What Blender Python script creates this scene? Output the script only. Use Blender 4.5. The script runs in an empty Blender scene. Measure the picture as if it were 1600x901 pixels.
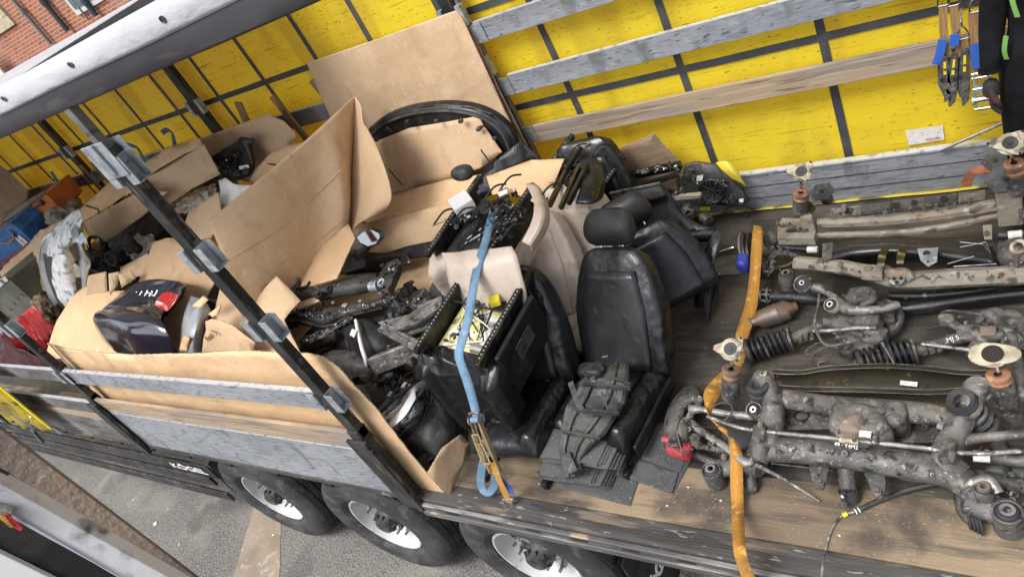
import bpy, bmesh, math, random
from mathutils import Vector, Matrix, noise
R = math.radians
V = Vector
random.seed(7)

# ------------------------------------------------------------------ camera
CAM = V((0.0, -1.42, 2.9))
F = 1125.3
MX = Matrix(((0.7979, -0.0343, -0.6019), (0.4166, -0.6902, 0.5916), (-0.4358, -0.7228, -0.5364)))
q = MX.to_quaternion(); MX = q.to_matrix()     # rows: world X, Y, Z in camera axes (right, down, forward)
S = bpy.context.scene
cd = bpy.data.cameras.new('camera'); cam = bpy.data.objects.new('camera', cd); S.collection.objects.link(cam)
cd.sensor_width = 36; cd.lens = 36 * F / 1600; cd.clip_end = 500; cd.clip_start = 0.05
rot = Matrix(((MX[0][0], -MX[0][1], -MX[0][2]), (MX[1][0], -MX[1][1], -MX[1][2]), (MX[2][0], -MX[2][1], -MX[2][2])))
cam.matrix_world = Matrix.Translation(CAM) @ rot.to_4x4()
S.camera = cam
S.render.resolution_x = 1024; S.render.resolution_y = 576

# ------------------------------------------------------------------ light
w = bpy.data.worlds.new('World'); S.world = w; w.use_nodes = True
nt = w.node_tree; bg = nt.nodes['Background']
sky = nt.nodes.new('ShaderNodeTexSky'); sky.sky_type = 'NISHITA'; sky.sun_disc = False
SUN_EL, SUN_AZ = 58, 200
sky.sun_elevation = R(SUN_EL); sky.sun_rotation = R(SUN_AZ); sky.air_density = 1.0; sky.dust_density = 4.0; sky.ozone_density = 1.0
hs = nt.nodes.new('ShaderNodeHueSaturation'); hs.inputs['Saturation'].default_value = 0.35
nt.links.new(sky.outputs[0], hs.inputs['Color']); nt.links.new(hs.outputs[0], bg.inputs[0])
bg.inputs[1].default_value = 0.15
sl = bpy.data.lights.new('sun', 'SUN'); sl.energy = 1.5; sl.angle = R(25); sl.color = (1, .975, .94)
so = bpy.data.objects.new('sun', sl); S.collection.objects.link(so)
az = R(SUN_AZ); el = R(SUN_EL)
sd = V((math.sin(az) * math.cos(el), math.cos(az) * math.cos(el), math.sin(el)))
so.rotation_euler = sd.to_track_quat('Z', 'Y').to_euler()
S.view_settings.view_transform = 'Standard'; S.view_settings.look = 'None'
S.view_settings.exposure = 0.75; S.view_settings.gamma = 1
S.cycles.max_bounces = 6; S.cycles.diffuse_bounces = 4; S.cycles.caustics_reflective = False; S.cycles.caustics_refractive = False

# ------------------------------------------------------------------ pixel of the photograph -> point on a known plane of the place
def ray(px, py):
    d = V((px - 800, py - 450.5, F))
    return MX @ d
def X(px, py, v): r = ray(px, py); return CAM + r * ((v - CAM.x) / r.x)
def Y(px, py, v): r = ray(px, py); return CAM + r * ((v - CAM.y) / r.y)
def Z(px, py, v): r = ray(px, py); return CAM + r * ((v - CAM.z) / r.z)
def PL(px, py, p, n):
    r = ray(px, py); n = V(n); return CAM + r * ((V(p) - CAM).dot(n) / r.dot(n))
def plane3(a, b, c): return (a, (V(b) - V(a)).cross(V(c) - V(a)).normalized())

# ------------------------------------------------------------------ materials
MATS = {}
def mat(name, col, rough=.6, metal=0, layers=(), bump=None, coat=0, trans=0, spec=.5, alpha=None, transl=0, sheen=0, rl=None):
    """layers: (colour, scale, lo, hi, detail, stretch xyz, amount)"""
    m = bpy.data.materials.new(name); m.use_nodes = True; t = m.node_tree; N = t.nodes; L = t.links
    b = N['Principled BSDF']; tc = N.new('ShaderNodeTexCoord')
    b.inputs['Roughness'].default_value = rough; b.inputs['Metallic'].default_value = metal
    b.inputs['Specular IOR Level'].default_value = spec
    b.inputs['Coat Weight'].default_value = coat; b.inputs['Coat Roughness'].default_value = .08
    b.inputs['Transmission Weight'].default_value = trans; b.inputs['Sheen Weight'].default_value = sheen
    rgb = N.new('ShaderNodeRGB'); rgb.outputs[0].default_value = (*col, 1); cur = rgb.outputs[0]
    def nz(scale, detail, st, seed):
        mp = N.new('ShaderNodeMapping'); mp.inputs['Scale'].default_value = st; mp.inputs['Location'].default_value = (seed * 3.1, seed * 1.7, seed * 2.3)
        L.new(tc.outputs['Object'], mp.inputs[0])
        n = N.new('ShaderNodeTexNoise'); n.inputs['Scale'].default_value = scale; n.inputs['Detail'].default_value = detail
        L.new(mp.outputs[0], n.inputs['Vector']); return n.outputs['Fac']
    for i, ly in enumerate(layers):
        c2, sc, lo, hi = ly[:4]; det = ly[4] if len(ly) > 4 else 4; st = ly[5] if len(ly) > 5 else (1, 1, 1); am = ly[6] if len(ly) > 6 else 1
        lo, hi = .5 + (lo - .5) * .72, .5 + (hi - .5) * .66
        f = nz(sc, det, st, i + 1)
        mr = N.new('ShaderNodeMapRange'); mr.inputs[1].default_value = lo; mr.inputs[2].default_value = hi; mr.inputs[4].default_value = am
        L.new(f, mr.inputs[0]); mx = N.new('ShaderNodeMix'); mx.data_type = 'RGBA'
        L.new(mr.outputs[0], mx.inputs[0]); L.new(cur, mx.inputs[6]); mx.inputs[7].default_value = (*c2, 1); cur = mx.outputs[2]
    L.new(cur, b.inputs['Base Color'])
    if rl:      # roughness noise lo..hi
        f = nz(rl[0], 4, (1, 1, 1), 9); mr = N.new('ShaderNodeMapRange'); mr.inputs[1].default_value = .35; mr.inputs[2].default_value = .65
        mr.inputs[3].default_value = rl[1]; mr.inputs[4].default_value = rl[2]; L.new(f, mr.inputs[0]); L.new(mr.outputs[0], b.inputs['Roughness'])
    if bump:
        f = nz(bump[0], bump[2] if len(bump) > 2 else 4, bump[3] if len(bump) > 3 else (1, 1, 1), 5)
        bp = N.new('ShaderNodeBump'); bp.inputs['Strength'].default_value = bump[1]; bp.inputs['Distance'].default_value = bump[4] if len(bump) > 4 else .01
        L.new(f, bp.inputs['Height']); L.new(bp.outputs[0], b.inputs['Normal'])
    if transl:
        tr = N.new('ShaderNodeBsdfTranslucent'); L.new(cur, tr.inputs[0]); ms = N.new('ShaderNodeMixShader'); ms.inputs[0].default_value = transl
        o = N['Material Output']; L.new(b.outputs[0], ms.inputs[1]); L.new(tr.outputs[0], ms.inputs[2]); L.new(ms.outputs[0], o.inputs[0])
    if alpha is not None:
        b.inputs['Alpha'].default_value = alpha
    MATS[name] = m; return m

ash = (.10, .10, .10)
# cardboards
mat('card', (.56, .395, .245), .85, layers=[((.46, .315, .19), 1.3, .4, .66, 4, (1, 1, 1), .8), ((.64, .47, .31), 3.5, .50, .72, 5, (1, 1, 1), .5), ((.34, .23, .14), 6, .62, .78, 7, (1, 1, .4), .5), ((.66, .52, .37), 22, .66, .76, 6, (2, 1, .3), .4), ((.47, .33, .20), 130, .44, .58, 1, (1, .06, 1), .5)], bump=(2.4, .7, 7, (1, 1, 1), .06))
mat('card_light', (.66, .445, .255), .85, layers=[((.58, .385, .22), 1.6, .4, .66, 4, (1, 1, 1), .7), ((.42, .28, .165), 6, .62, .78, 8, (1, 1, .35), .55), ((.73, .54, .35), 5, .54, .7, 6, (1, 1, 1), .5), ((.57, .385, .22), 150, .45, .58, 1, (.06, 1, 1), .5)], bump=(3, .7, 8, (1, 1, 1), .06))
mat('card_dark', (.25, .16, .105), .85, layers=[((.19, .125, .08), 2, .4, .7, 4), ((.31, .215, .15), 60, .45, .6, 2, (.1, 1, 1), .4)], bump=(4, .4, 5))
mat('card_edge', (.62, .48, .33), .9, layers=[((.16, .11, .07), 140, .44, .56, 1, (1, 1, 1), .9)])
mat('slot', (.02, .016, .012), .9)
# leathers
lb = [((.016, .017, .02), 3, .4, .7, 4), ((.05, .047, .042), 9, .62, .8, 8, (1, 1, 1), .4)]
mat('leather', (.007, .0075, .009), .3, layers=lb, bump=(13, .55, 8, (1, 1, 1), .012), spec=.5, rl=(6, .2, .42))
mat('leather_worn', (.016, .016, .017), .45, layers=[((.05, .048, .044), 6, .5, .75, 7, (1, 1, 1), .6)], bump=(24, .5, 6, (1, 1, 1), .008), rl=(8, .34, .6), spec=.4)
mat('leather_insert', (.010, .0105, .012), .36, layers=[((.02, .02, .024), 5, .4, .7, 5), ((.045, .043, .04), 16, .62, .8, 8, (1, 1, 1), .5)], bump=(9, .4, 6, (1, 1, 1), .012), spec=.5, rl=(5, .26, .44))
mat('fabric_black', (.022, .023, .028), .8, layers=[((.045, .045, .05), 4, .5, .8, 5)], bump=(8, .6, 4, (1, 1, 1), .02), sheen=.2)
mat('beige', (.60, .50, .42), .5, layers=[((.50, .41, .34), 4, .45, .72, 6, (1, 1, 1), .8), ((.30, .24, .19), 12, .62, .8, 8, (1, 1, 1), .55)], bump=(18, .6, 8, (1, 1, 1), .010), rl=(7, .38, .6))
mat('seam', (.30, .29, .28), .7)
# plastics
mat('plastic', (.010, .010, .0115), .45, layers=[((.045, .042, .037), 9, .52, .76, 8, (1, 1, 1), .6)], bump=(45, .35, 6, (1, 1, 1), .006), spec=.4, rl=(9, .32, .6))
mat('plastic_dusty', (.036, .036, .036), .55, layers=[((.085, .082, .075), 4, .42, .70, 9, (1, 1, 1), .75), ((.17, .165, .155), 30, .62, .78, 8, (1, .4, 1), .5), ((.012, .012, .012), 9, .54, .72, 8, (1, 1, 1), .75)], bump=(24, .7, 8, (1, 1, 1), .010), spec=.4)
mat('plastic_gloss', (.012, .012, .016), .14, layers=[((.05, .048, .045), 8, .6, .8, 6, (1, 1, 1), .4)], coat=.6, bump=(3, .15, 3))
mat('mat_fabric', (.055, .057, .06), .95, layers=[((.11, .11, .112), 150, .5, .65, 2, (1, 1, 1), .7), ((.3, .29, .27), 60, .70, .76, 3, (1, 1, 1), .6), ((.09, .088, .085), 3, .4, .7, 4)], bump=(180, .6, 3, (1, 1, 1), .005), sheen=.1)
mat('rubber', (.030, .031, .035), .7, layers=[((.06, .061, .065), 4, .4, .7, 7), ((.115, .11, .10), 14, .55, .78, 8, (1, 1, 1), .6)], bump=(50, .35, 5, (1, 1, 1), .005), spec=.35)
mat('black_steel', (.018, .0185, .021), .45, .3, layers=[((.05, .05, .053), 7, .45, .72, 8), ((.2, .19, .18), 30, .64, .74, 7, (1, 1, .15), .7), ((.09, .06, .04), 16, .62, .74, 7, (1, 1, 1), .5)], bump=(50, .3, 5, (1, 1, 1), .004))
mat('rail_steel', (.022, .021, .018), .42, .6, layers=[((.07, .062, .045), 10, .45, .75, 6), ((.25, .22, .16), 25, .7, .8, 5, (1, 1, 1), .5)], bump=(60, .2, 4, (1, 1, 1), .003))
mat('brass_steel', (.09, .075, .03), .38, .7, layers=[((.04, .035, .02), 14, .45, .7, 5)])
mat('galv', (.40, .44, .47), .5, .55, layers=[((.28, .32, .36), 14, .42, .65, 3), ((.55, .57, .6), 30, .55, .75, 5), ((.13, .12, .11), 16, .68, .82, 7)], bump=(30, .15, 4))
scr = [((.24, .26, .295), 2.2, .42, .70, 7, (.6, 1, 1.4), .8), ((.15, .155, .165), 46, .52, .72, 8, (.22, 1, 1.3), .55), ((.05, .05, .05), 30, .66, .76, 8, (.5, 1, 2.2), .75), ((.47, .48, .505), 70, .58, .76, 6, (.15, 1, 1.2), .6), ((.10, .095, .09), 4, .60, .76, 10, (1.6, 1, .7), .6)]
mat('alu', (.34, .36, .395), .55, .25, layers=scr, bump=(14, .2, 6, (.4, 1, 2), .004))
mat('alu_dull', (.17, .165, .165), .65, .15, layers=[((.10, .10, .10), 5, .4, .68, 5, (.5, 1, 1.6), .8), ((.04, .04, .04), 9, .58, .68, 8, (.35, 1, 3), .7), ((.26, .25, .24), 3, .55, .8, 4)], bump=(14, .2, 6, (.4, 1, 2), .004))
mat('alu_edge', (.62, .64, .68), .4, .4, layers=[((.35, .36, .38), 20, .55, .75, 5)])
mat('alu_cast', (.30, .295, .28), .5, .5, layers=[((.16, .15, .14), 8, .42, .66, 8), ((.06, .056, .05), 18, .54, .72, 9), ((.5, .49, .47), 44, .60, .75, 6)], bump=(40, .6, 8, (1, 1, 1), .008))
mat('cast', (.150, .143, .132), .7, .3, layers=[((.085, .080, .074), 7, .42, .66, 9), ((.20, .14, .095), 9, .56, .78, 9, (1, 1, 1), .45), ((.31, .30, .275), 34, .58, .78, 8, (1, 1, 1), .75), ((.028, .027, .026), 13, .58, .72, 9, (1, 1, 1), .8)], bump=(34, .7, 9, (1, 1, 1), .010))
mat('cast_grey', (.115, .113, .112), .58, .35, layers=[((.065, .063, .061), 6, .42, .66, 9), ((.19, .18, .16), 14, .56, .76, 9), ((.03, .029, .029), 20, .60, .74, 9), ((.30, .29, .27), 55, .64, .74, 6, (1, 1, 1), .7), ((.2, .13, .08), 12, .64, .78, 8, (1, 1, 1), .5)], bump=(36, .6, 9, (1, 1, 1), .008))
mat('sand_beam', (.29, .255, .205), .75, .1, layers=[((.18, .16, .13), 6, .42, .66, 9, (.5, 1, 1)), ((.32, .19, .11), 10, .58, .78, 9, (1, 1, 1), .65), ((.08, .075, .068), 18, .60, .74, 9, (.7, 1, 1)), ((.42, .39, .34), 34, .58, .76, 8, (.6, 1, 1), .8)], bump=(30, .7, 9, (1, 1, 1), .010))
mat('rust', (.25, .19, .145), .85, .1, layers=[((.15, .125, .11), 4, .42, .70, 8, (1, 1, .5)), ((.30, .18, .12), 8, .58, .80, 8, (1, 1, .6), .7), ((.07, .062, .056), 2.5, .56, .74, 7, (1, 1, .3), .8), ((.38, .33, .28), 30, .64, .78, 6, (1, 1, 1), .6)], bump=(50, .7, 8, (1, 1, 1), .012))
mat('rust_orange', (.30, .145, .08), .8, layers=[((.12, .08, .06), 12, .45, .7, 8), ((.42, .24, .14), 30, .6, .75, 6)], bump=(50, .6, 7))
mat('heat_steel', (.27, .19, .145), .5, .6, layers=[((.17, .14, .125), 6, .42, .7, 6), ((.36, .2, .13), 9, .55, .78, 6)], bump=(20, .35, 6))
mat('black_gloss_steel', (.012, .013, .016), .22, .2, layers=[((.06, .055, .05), 5, .5, .78, 8, (1, 1, 1), .8)], coat=.3, bump=(30, .15, 5))
mat('shiny', (.7, .7, .7), .22, 1.0, layers=[((.35, .35, .36), 20, .5, .75, 4)])
mat('zinc_gold', (.52, .40, .22), .4, .7, layers=[((.35, .27, .15), 12, .45, .7, 5), ((.15, .12, .09), 22, .62, .75, 6)])
mat('cream_metal', (.46, .42, .31), .65, .1, layers=[((.30, .26, .17), 14, .42, .68, 9), ((.09, .075, .06), 20, .54, .72, 9), ((.22, .12, .06), 12, .60, .76, 8, (1, 1, 1), .7)], bump=(40, .7, 7))
mat('silver_rim', (.50, .51, .52), .5, .0, layers=[((.38, .385, .39), 5, .45, .75, 7), ((.20, .198, .19), 22, .62, .80, 8, (1, 1, 1), .7)], bump=(30, .12, 6))
mat('red_paint', (.42, .035, .045), .5, layers=[((.25, .05, .05), 12, .5, .75, 6), ((.12, .1, .09), 22, .6, .75, 7)], bump=(40, .3, 5))
mat('red_plastic', (.65, .03, .03), .35)
mat('red_light', (.55, .015, .02), .12, layers=[((.35, .01, .015), 60, .45, .55, 1, (1, 1, 8))], coat=1)
mat('blue_paint', (.03, .05, .30), .45, layers=[((.02, .03, .12), 14, .5, .7, 6)])
mat('navy', (.012, .013, .028), .14, layers=[((.028, .024, .026), 5, .5, .8, 8, (1, 1, 1), .8)], coat=1, rl=(6, .1, .3))
mat('white_paint', (.78, .77, .73), .3, layers=[((.6, .59, .55), 6, .5, .8, 5)], coat=.4)
mat('white_frost', (.66, .68, .70), .5, layers=[((.85, .86, .87), 7, .5, .7, 8), ((.22, .24, .28), 13, .56, .72, 8), ((.45, .42, .36), 20, .62, .76, 6)], bump=(14, .6, 7, (1, 1, 1), .015))
mat('silver_paint', (.42, .46, .50), .28, .35, layers=[((.25, .27, .30), 5, .5, .75, 6)], coat=.6)
mat('white_plastic', (.72, .72, .72), .4)
mat('lens', (.5, .52, .54), .1, .6, layers=[((.08, .085, .09), 9, .42, .6, 3, (1, .5, 1)), ((.02, .02, .022), 14, .55, .65, 4)], coat=1)
mat('chrome', (.75, .76, .78), .12, 1.0)
mat('mirror_glass', (.30, .32, .34), .05, 1.0)
mat('label_white', (.68, .67, .63), .6, layers=[((.3, .3, .3), 60, .62, .68, 2, (.6, 3, 3))])
mat('ink', (.03, .03, .035), .6)
mat('white_ink', (.8, .8, .8), .6)
mat('pink_ink', (.6, .05, .25), .6)
mat('yellow_plastic', (.75, .62, .02), .4)
mat('yellow_foam', (.72, .66, .28), .8, layers=[((.8, .79, .72), 12, .47, .56, 3), ((.25, .22, .12), 22, .58, .68, 5)], bump=(14, .8, 5, (1, 1, 1), .02))
mat('wire_red', (.4, .05, .04), .5)
mat('copper', (.45, .2, .1), .4, .7)
# webbing
mat('web_orange', (.48, .235, .035), .85, layers=[((.36, .17, .03), 260, .46, .54, 1, (1, .04, 1), .7), ((.15, .09, .03), 9, .52, .74, 9, (1, 1, 1), .8), ((.62, .36, .09), 24, .58, .76, 7)], bump=(320, .7, 1, (1, .1, 1), .004))
mat('web_brown', (.26, .145, .055), .8, layers=[((.36, .22, .09), 200, .47, .56, 1, (1, 1, .03), .8), ((.12, .08, .045), 7, .5, .75, 6)], bump=(300, .4, 1, (1, 1, 1), .003))
mat('web_blue', (.135, .245, .37), .85, layers=[((.08, .16, .25), 7, .45, .74, 7), ((.20, .32, .44), 220, .48, .56, 1, (1, .04, 1), .5), ((.30, .38, .45), 16, .6, .78, 6, (1, 1, 1), .6)], bump=(300, .6, 1, (1, .1, 1), .003))
mat('web_darkblue', (.045, .09, .16), .75, layers=[((.08, .14, .22), 8, .45, .7, 4)], bump=(200, .3, 1))
mat('blue_sleeve', (.03, .12, .50), .5, layers=[((.02, .05, .2), 14, .55, .75, 6)])
mat('web_rust', (.2, .07, .045), .85, layers=[((.32, .12, .07), 10, .45, .7, 4)], bump=(200, .3, 1))
# cloths and film
mat('orange_tarp', (.52, .14, .025), .5, layers=[((.36, .085, .02), 4, .45, .7, 5)], bump=(4, .8, 4, (1, 1, 1), .04))
mat('blue_tarp', (.03, .15, .38), .5, layers=[((.015, .07, .2), 6, .45, .7, 5)], bump=(5, .8, 4, (1, 1, 1), .04))
mat('red_film', (.38, .02, .022), .25, layers=[((.2, .012, .02), 3, .42, .68, 6), ((.6, .3, .25), 9, .66, .76, 6)], bump=(5, .9, 5, (1, 1, .5), .05))
mat('wine_film', (.09, .02, .03), .35, layers=[((.03, .012, .015), 3, .42, .68, 5)], bump=(5, .6, 5, (1, 1, .5), .04))
mat('purple_tarp', (.16, .035, .08), .6, bump=(5, .6, 4))
mat('grey_card', (.13, .13, .10), .8, layers=[((.09, .09, .07), 4, .45, .7, 4)])
mat('clear_film', (.75, .73, .70), .22, layers=[((.55, .50, .45), 9, .45, .65, 6)], bump=(12, 1, 6, (1, 1, 1), .05), alpha=.5)
mat('film_tan', (.42, .35, .28), .22, layers=[((.7, .68, .64), 12, .56, .66, 6), ((.25, .2, .15), 6, .5, .7, 5)], bump=(12, 1, 6, (1, 1, 1), .05), coat=.5)
mat('wool', (.16, .11, .06), .95, layers=[((.3, .22, .13), 22, .48, .66, 8), ((.05, .035, .02), 16, .55, .7, 8)], bump=(30, 1, 8, (1, 1, 1), .03))
mat('sack', (.26, .23, .17), .9, layers=[((.15, .13, .1), 6, .45, .7, 7)], bump=(9, .8, 6, (1, 1, 1), .03))
mat('junk', (.12, .09, .065), .85, layers=[((.04, .035, .03), 9, .45, .6, 8), ((.4, .34, .25), 12, .64, .74, 6), ((.25, .1, .05), 15, .62, .74, 5)], bump=(14, 1, 8, (1, 1, 1), .05))
# person
mat('cloth_black', (.006, .006, .008), .9, layers=[((.012, .012, .016), 5, .45, .7, 5)], bump=(7, .9, 6, (1, 1, 1), .03), spec=.2)
mat('skin', (.50, .30, .22), .5); mat('hair', (.04, .028, .02), .7); mat('hi_vis', (.20, .42, .09), .5); mat('glove', (.02, .017, .017), .8, layers=[((.09, .02, .02), 18, .6, .7, 3)], bump=(90, .4, 3))
# wood
mat('ply', (.062, .054, .045), .70, layers=[((.125, .103, .078), 2.2, .44, .70, 8, (.8, 1.4, 1), .7), ((.030, .027, .024), 7, .48, .70, 9, (.4, 3, 1), .7), ((.16, .135, .105), 18, .60, .76, 9, (.3, 5, 1), .5), ((.018, .017, .016), 2.6, .54, .68, 9, (1, 1, 1), .75), ((.30, .28, .25), 90, .72, .78, 3, (1, 1, 1), .6)], bump=(30, .5, 7, (.15, 4, 1), .005))
mat('ply_light', (.180, .132, .086), .75, layers=[((.285, .212, .135), 2.2, .42, .68, 8, (.7, 1.4, 1), .9), ((.085, .067, .05), 6, .48, .70, 9, (.4, 3, 1), .75), ((.045, .039, .034), 2.4, .53, .68, 9, (1, 1, 1), .8), ((.36, .33, .29), 80, .72, .78, 3, (1, 1, 1), .6)], bump=(30, .5, 7, (.15, 4, 1), .005))
mat('timber_dark', (.07, .065, .062), .8, layers=[((.035, .033, .032), 4, .42, .64, 8, (.4, 3, 1)), ((.20, .155, .11), 5, .60, .74, 8, (.5, 3, 1), .8), ((.26, .25, .24), 26, .68, .76, 7, (.5, 2, 1), .8)], bump=(30, .6, 8, (.2, 3, 1), .008))
mat('rave_steel', (.12, .118, .118), .6, .4, layers=[((.05, .048, .046), 4, .45, .66, 8, (.4, 1, 3)), ((.30, .29, .28), 9, .56, .72, 8, (.25, 1, 5)), ((.38, .30, .20), 9, .68, .78, 8, (.5, 1, 2))], bump=(25, .5, 8, (.3, 1, 3), .006))
mat('wood_slat', (.34, .255, .17), .75, layers=[((.22, .17, .13), 4, .42, .66, 7, (.3, 1, 3)), ((.43, .34, .24), 8, .55, .72, 7, (.2, 1, 6)), ((.12, .1, .085), 12, .62, .74, 8, (.25, 1, 4)), ((.24, .23, .225), 1.5, .45, .7, 5, (1, 1, 1), .7)], bump=(25, .3, 7, (.2, 1, 5), .004))
mat('wood_stick', (.33, .21, .10), .75, layers=[((.2, .12, .06), 8, .42, .66, 7, (3, 1, .3))], bump=(25, .3, 7, (5, 1, .3), .004))
# tarps
def tarp(name, base, dk):
    return mat(name, base, .42, layers=[(dk, .8, .4, .7, 3, (1, 1, 1), .5), ((.66, .49, .05), 1.5, .52, .66, 2, (1.6, 1, .35), .6), ((.14, .11, .02), 4, .72, .86, 10, (.6, 1, 14), .6), ((.05, .042, .015), 8, .73, .82, 10, (.3, 1, 30), .85), ((.07, .06, .02), 55, .70, .78, 4, (.5, 1, 1), .5), ((.62, .46, .04), 2.2, .5, .85, 9, (.8, 1, 3), .3), ((.16, .12, .02), 40, .66, .78, 6, (.3, 1, 2), .3)], bump=(1.3, .45, 4, (1.5, 1, .7), .10), transl=.38, spec=.35)
tarp('tarp_yellow', (.97, .80, .05), (.95, .73, .035))
mat('strap_grey', (.05, .052, .06), .6, layers=[((.08, .08, .085), 10, .45, .75, 6)])
mat('tarp_white', (.66, .68, .71), .5, layers=[((.56, .58, .61), 2, .45, .75, 6, (.6, 2, 2), .7), ((.38, .39, .41), 5, .62, .80, 8, (.5, 2, 2), .5)], bump=(3, .8, 5, (1, 2, 2), .04), transl=.35)
mat('tarp_inside', (.055, .052, .06), .6, layers=[((.035, .033, .04), 3, .4, .7, 7, (.6, 1, 1)), ((.12, .118, .125), 9, .58, .78, 9, (.3, 1, 2), .7)], bump=(3, .5, 6))
# ground
mat('asphalt', (.165, .158, .145), .9, layers=[((.115, .11, .103), .7, .4, .66, 8), ((.32, .305, .27), 60, .50, .64, 3, (1, 1, 1), .6), ((.07, .069, .066), 85, .56, .68, 2, (1, 1, 1), .7), ((.27, .255, .22), 2.2, .5, .75, 9, (1, 1, 1), .7), ((.06, .058, .055), 1.3, .60, .74, 8, (1, 1, 1), .5)], bump=(60, 1, 4, (1, 1, 1), .010))
mat('concrete', (.30, .24, .18), .85, layers=[((.22, .175, .13), 3, .42, .7, 8), ((.38, .33, .27), 14, .58, .75, 7)], bump=(30, .4, 6))
mat('stone_white', (.6, .58, .54), .8)

def brick_mat():
    m = bpy.data.materials.new('brick'); m.use_nodes = True; t = m.node_tree; N = t.nodes; L = t.links
    b = N['Principled BSDF']; b.inputs['Roughness'].default_value = .85
    tc = N.new('ShaderNodeTexCoord'); sp = N.new('ShaderNodeSeparateXYZ'); cb = N.new('ShaderNodeCombineXYZ')
    L.new(tc.outputs['Object'], sp.inputs[0]); L.new(sp.outputs[0], cb.inputs[0]); L.new(sp.outputs[2], cb.inputs[1])
    br = N.new('ShaderNodeTexBrick'); L.new(cb.outputs[0], br.inputs['Vector'])
    br.inputs['Color1'].default_value = (.42, .13, .06, 1); br.inputs['Color2'].default_value = (.24, .085, .055, 1); br.inputs['Mortar'].default_value = (.42, .33, .27, 1)
    br.inputs['Scale'].default_value = 1; br.inputs['Brick Width'].default_value = .235; br.inputs['Row Height'].default_value = .078; br.inputs['Mortar Size'].default_value = .008
    n = N.new('ShaderNodeTexNoise'); n.inputs['Scale'].default_value = .7; n.inputs['Detail'].default_value = 8; L.new(tc.outputs['Object'], n.inputs['Vector'])
    mr = N.new('ShaderNodeMapRange'); mr.inputs[1].default_value = .52; mr.inputs[2].default_value = .7; mr.inputs[4].default_value = .55; L.new(n.outputs[0], mr.inputs[0])
    mx = N.new('ShaderNodeMix'); mx.data_type = 'RGBA'; L.new(mr.outputs[0], mx.inputs[0]); L.new(br.outputs[0], mx.inputs[6]); mx.inputs[7].default_value = (.42, .30, .26, 1)
    L.new(mx.outputs[2], b.inputs['Base Color']); bp = N.new('ShaderNodeBump'); bp.inputs['Strength'].default_value = .4; bp.inputs['Distance'].default_value = .01; bp.invert = True
    L.new(br.outputs['Fac'], bp.inputs['Height']); L.new(bp.outputs[0], b.inputs['Normal']); MATS['brick'] = m
brick_mat()

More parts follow.
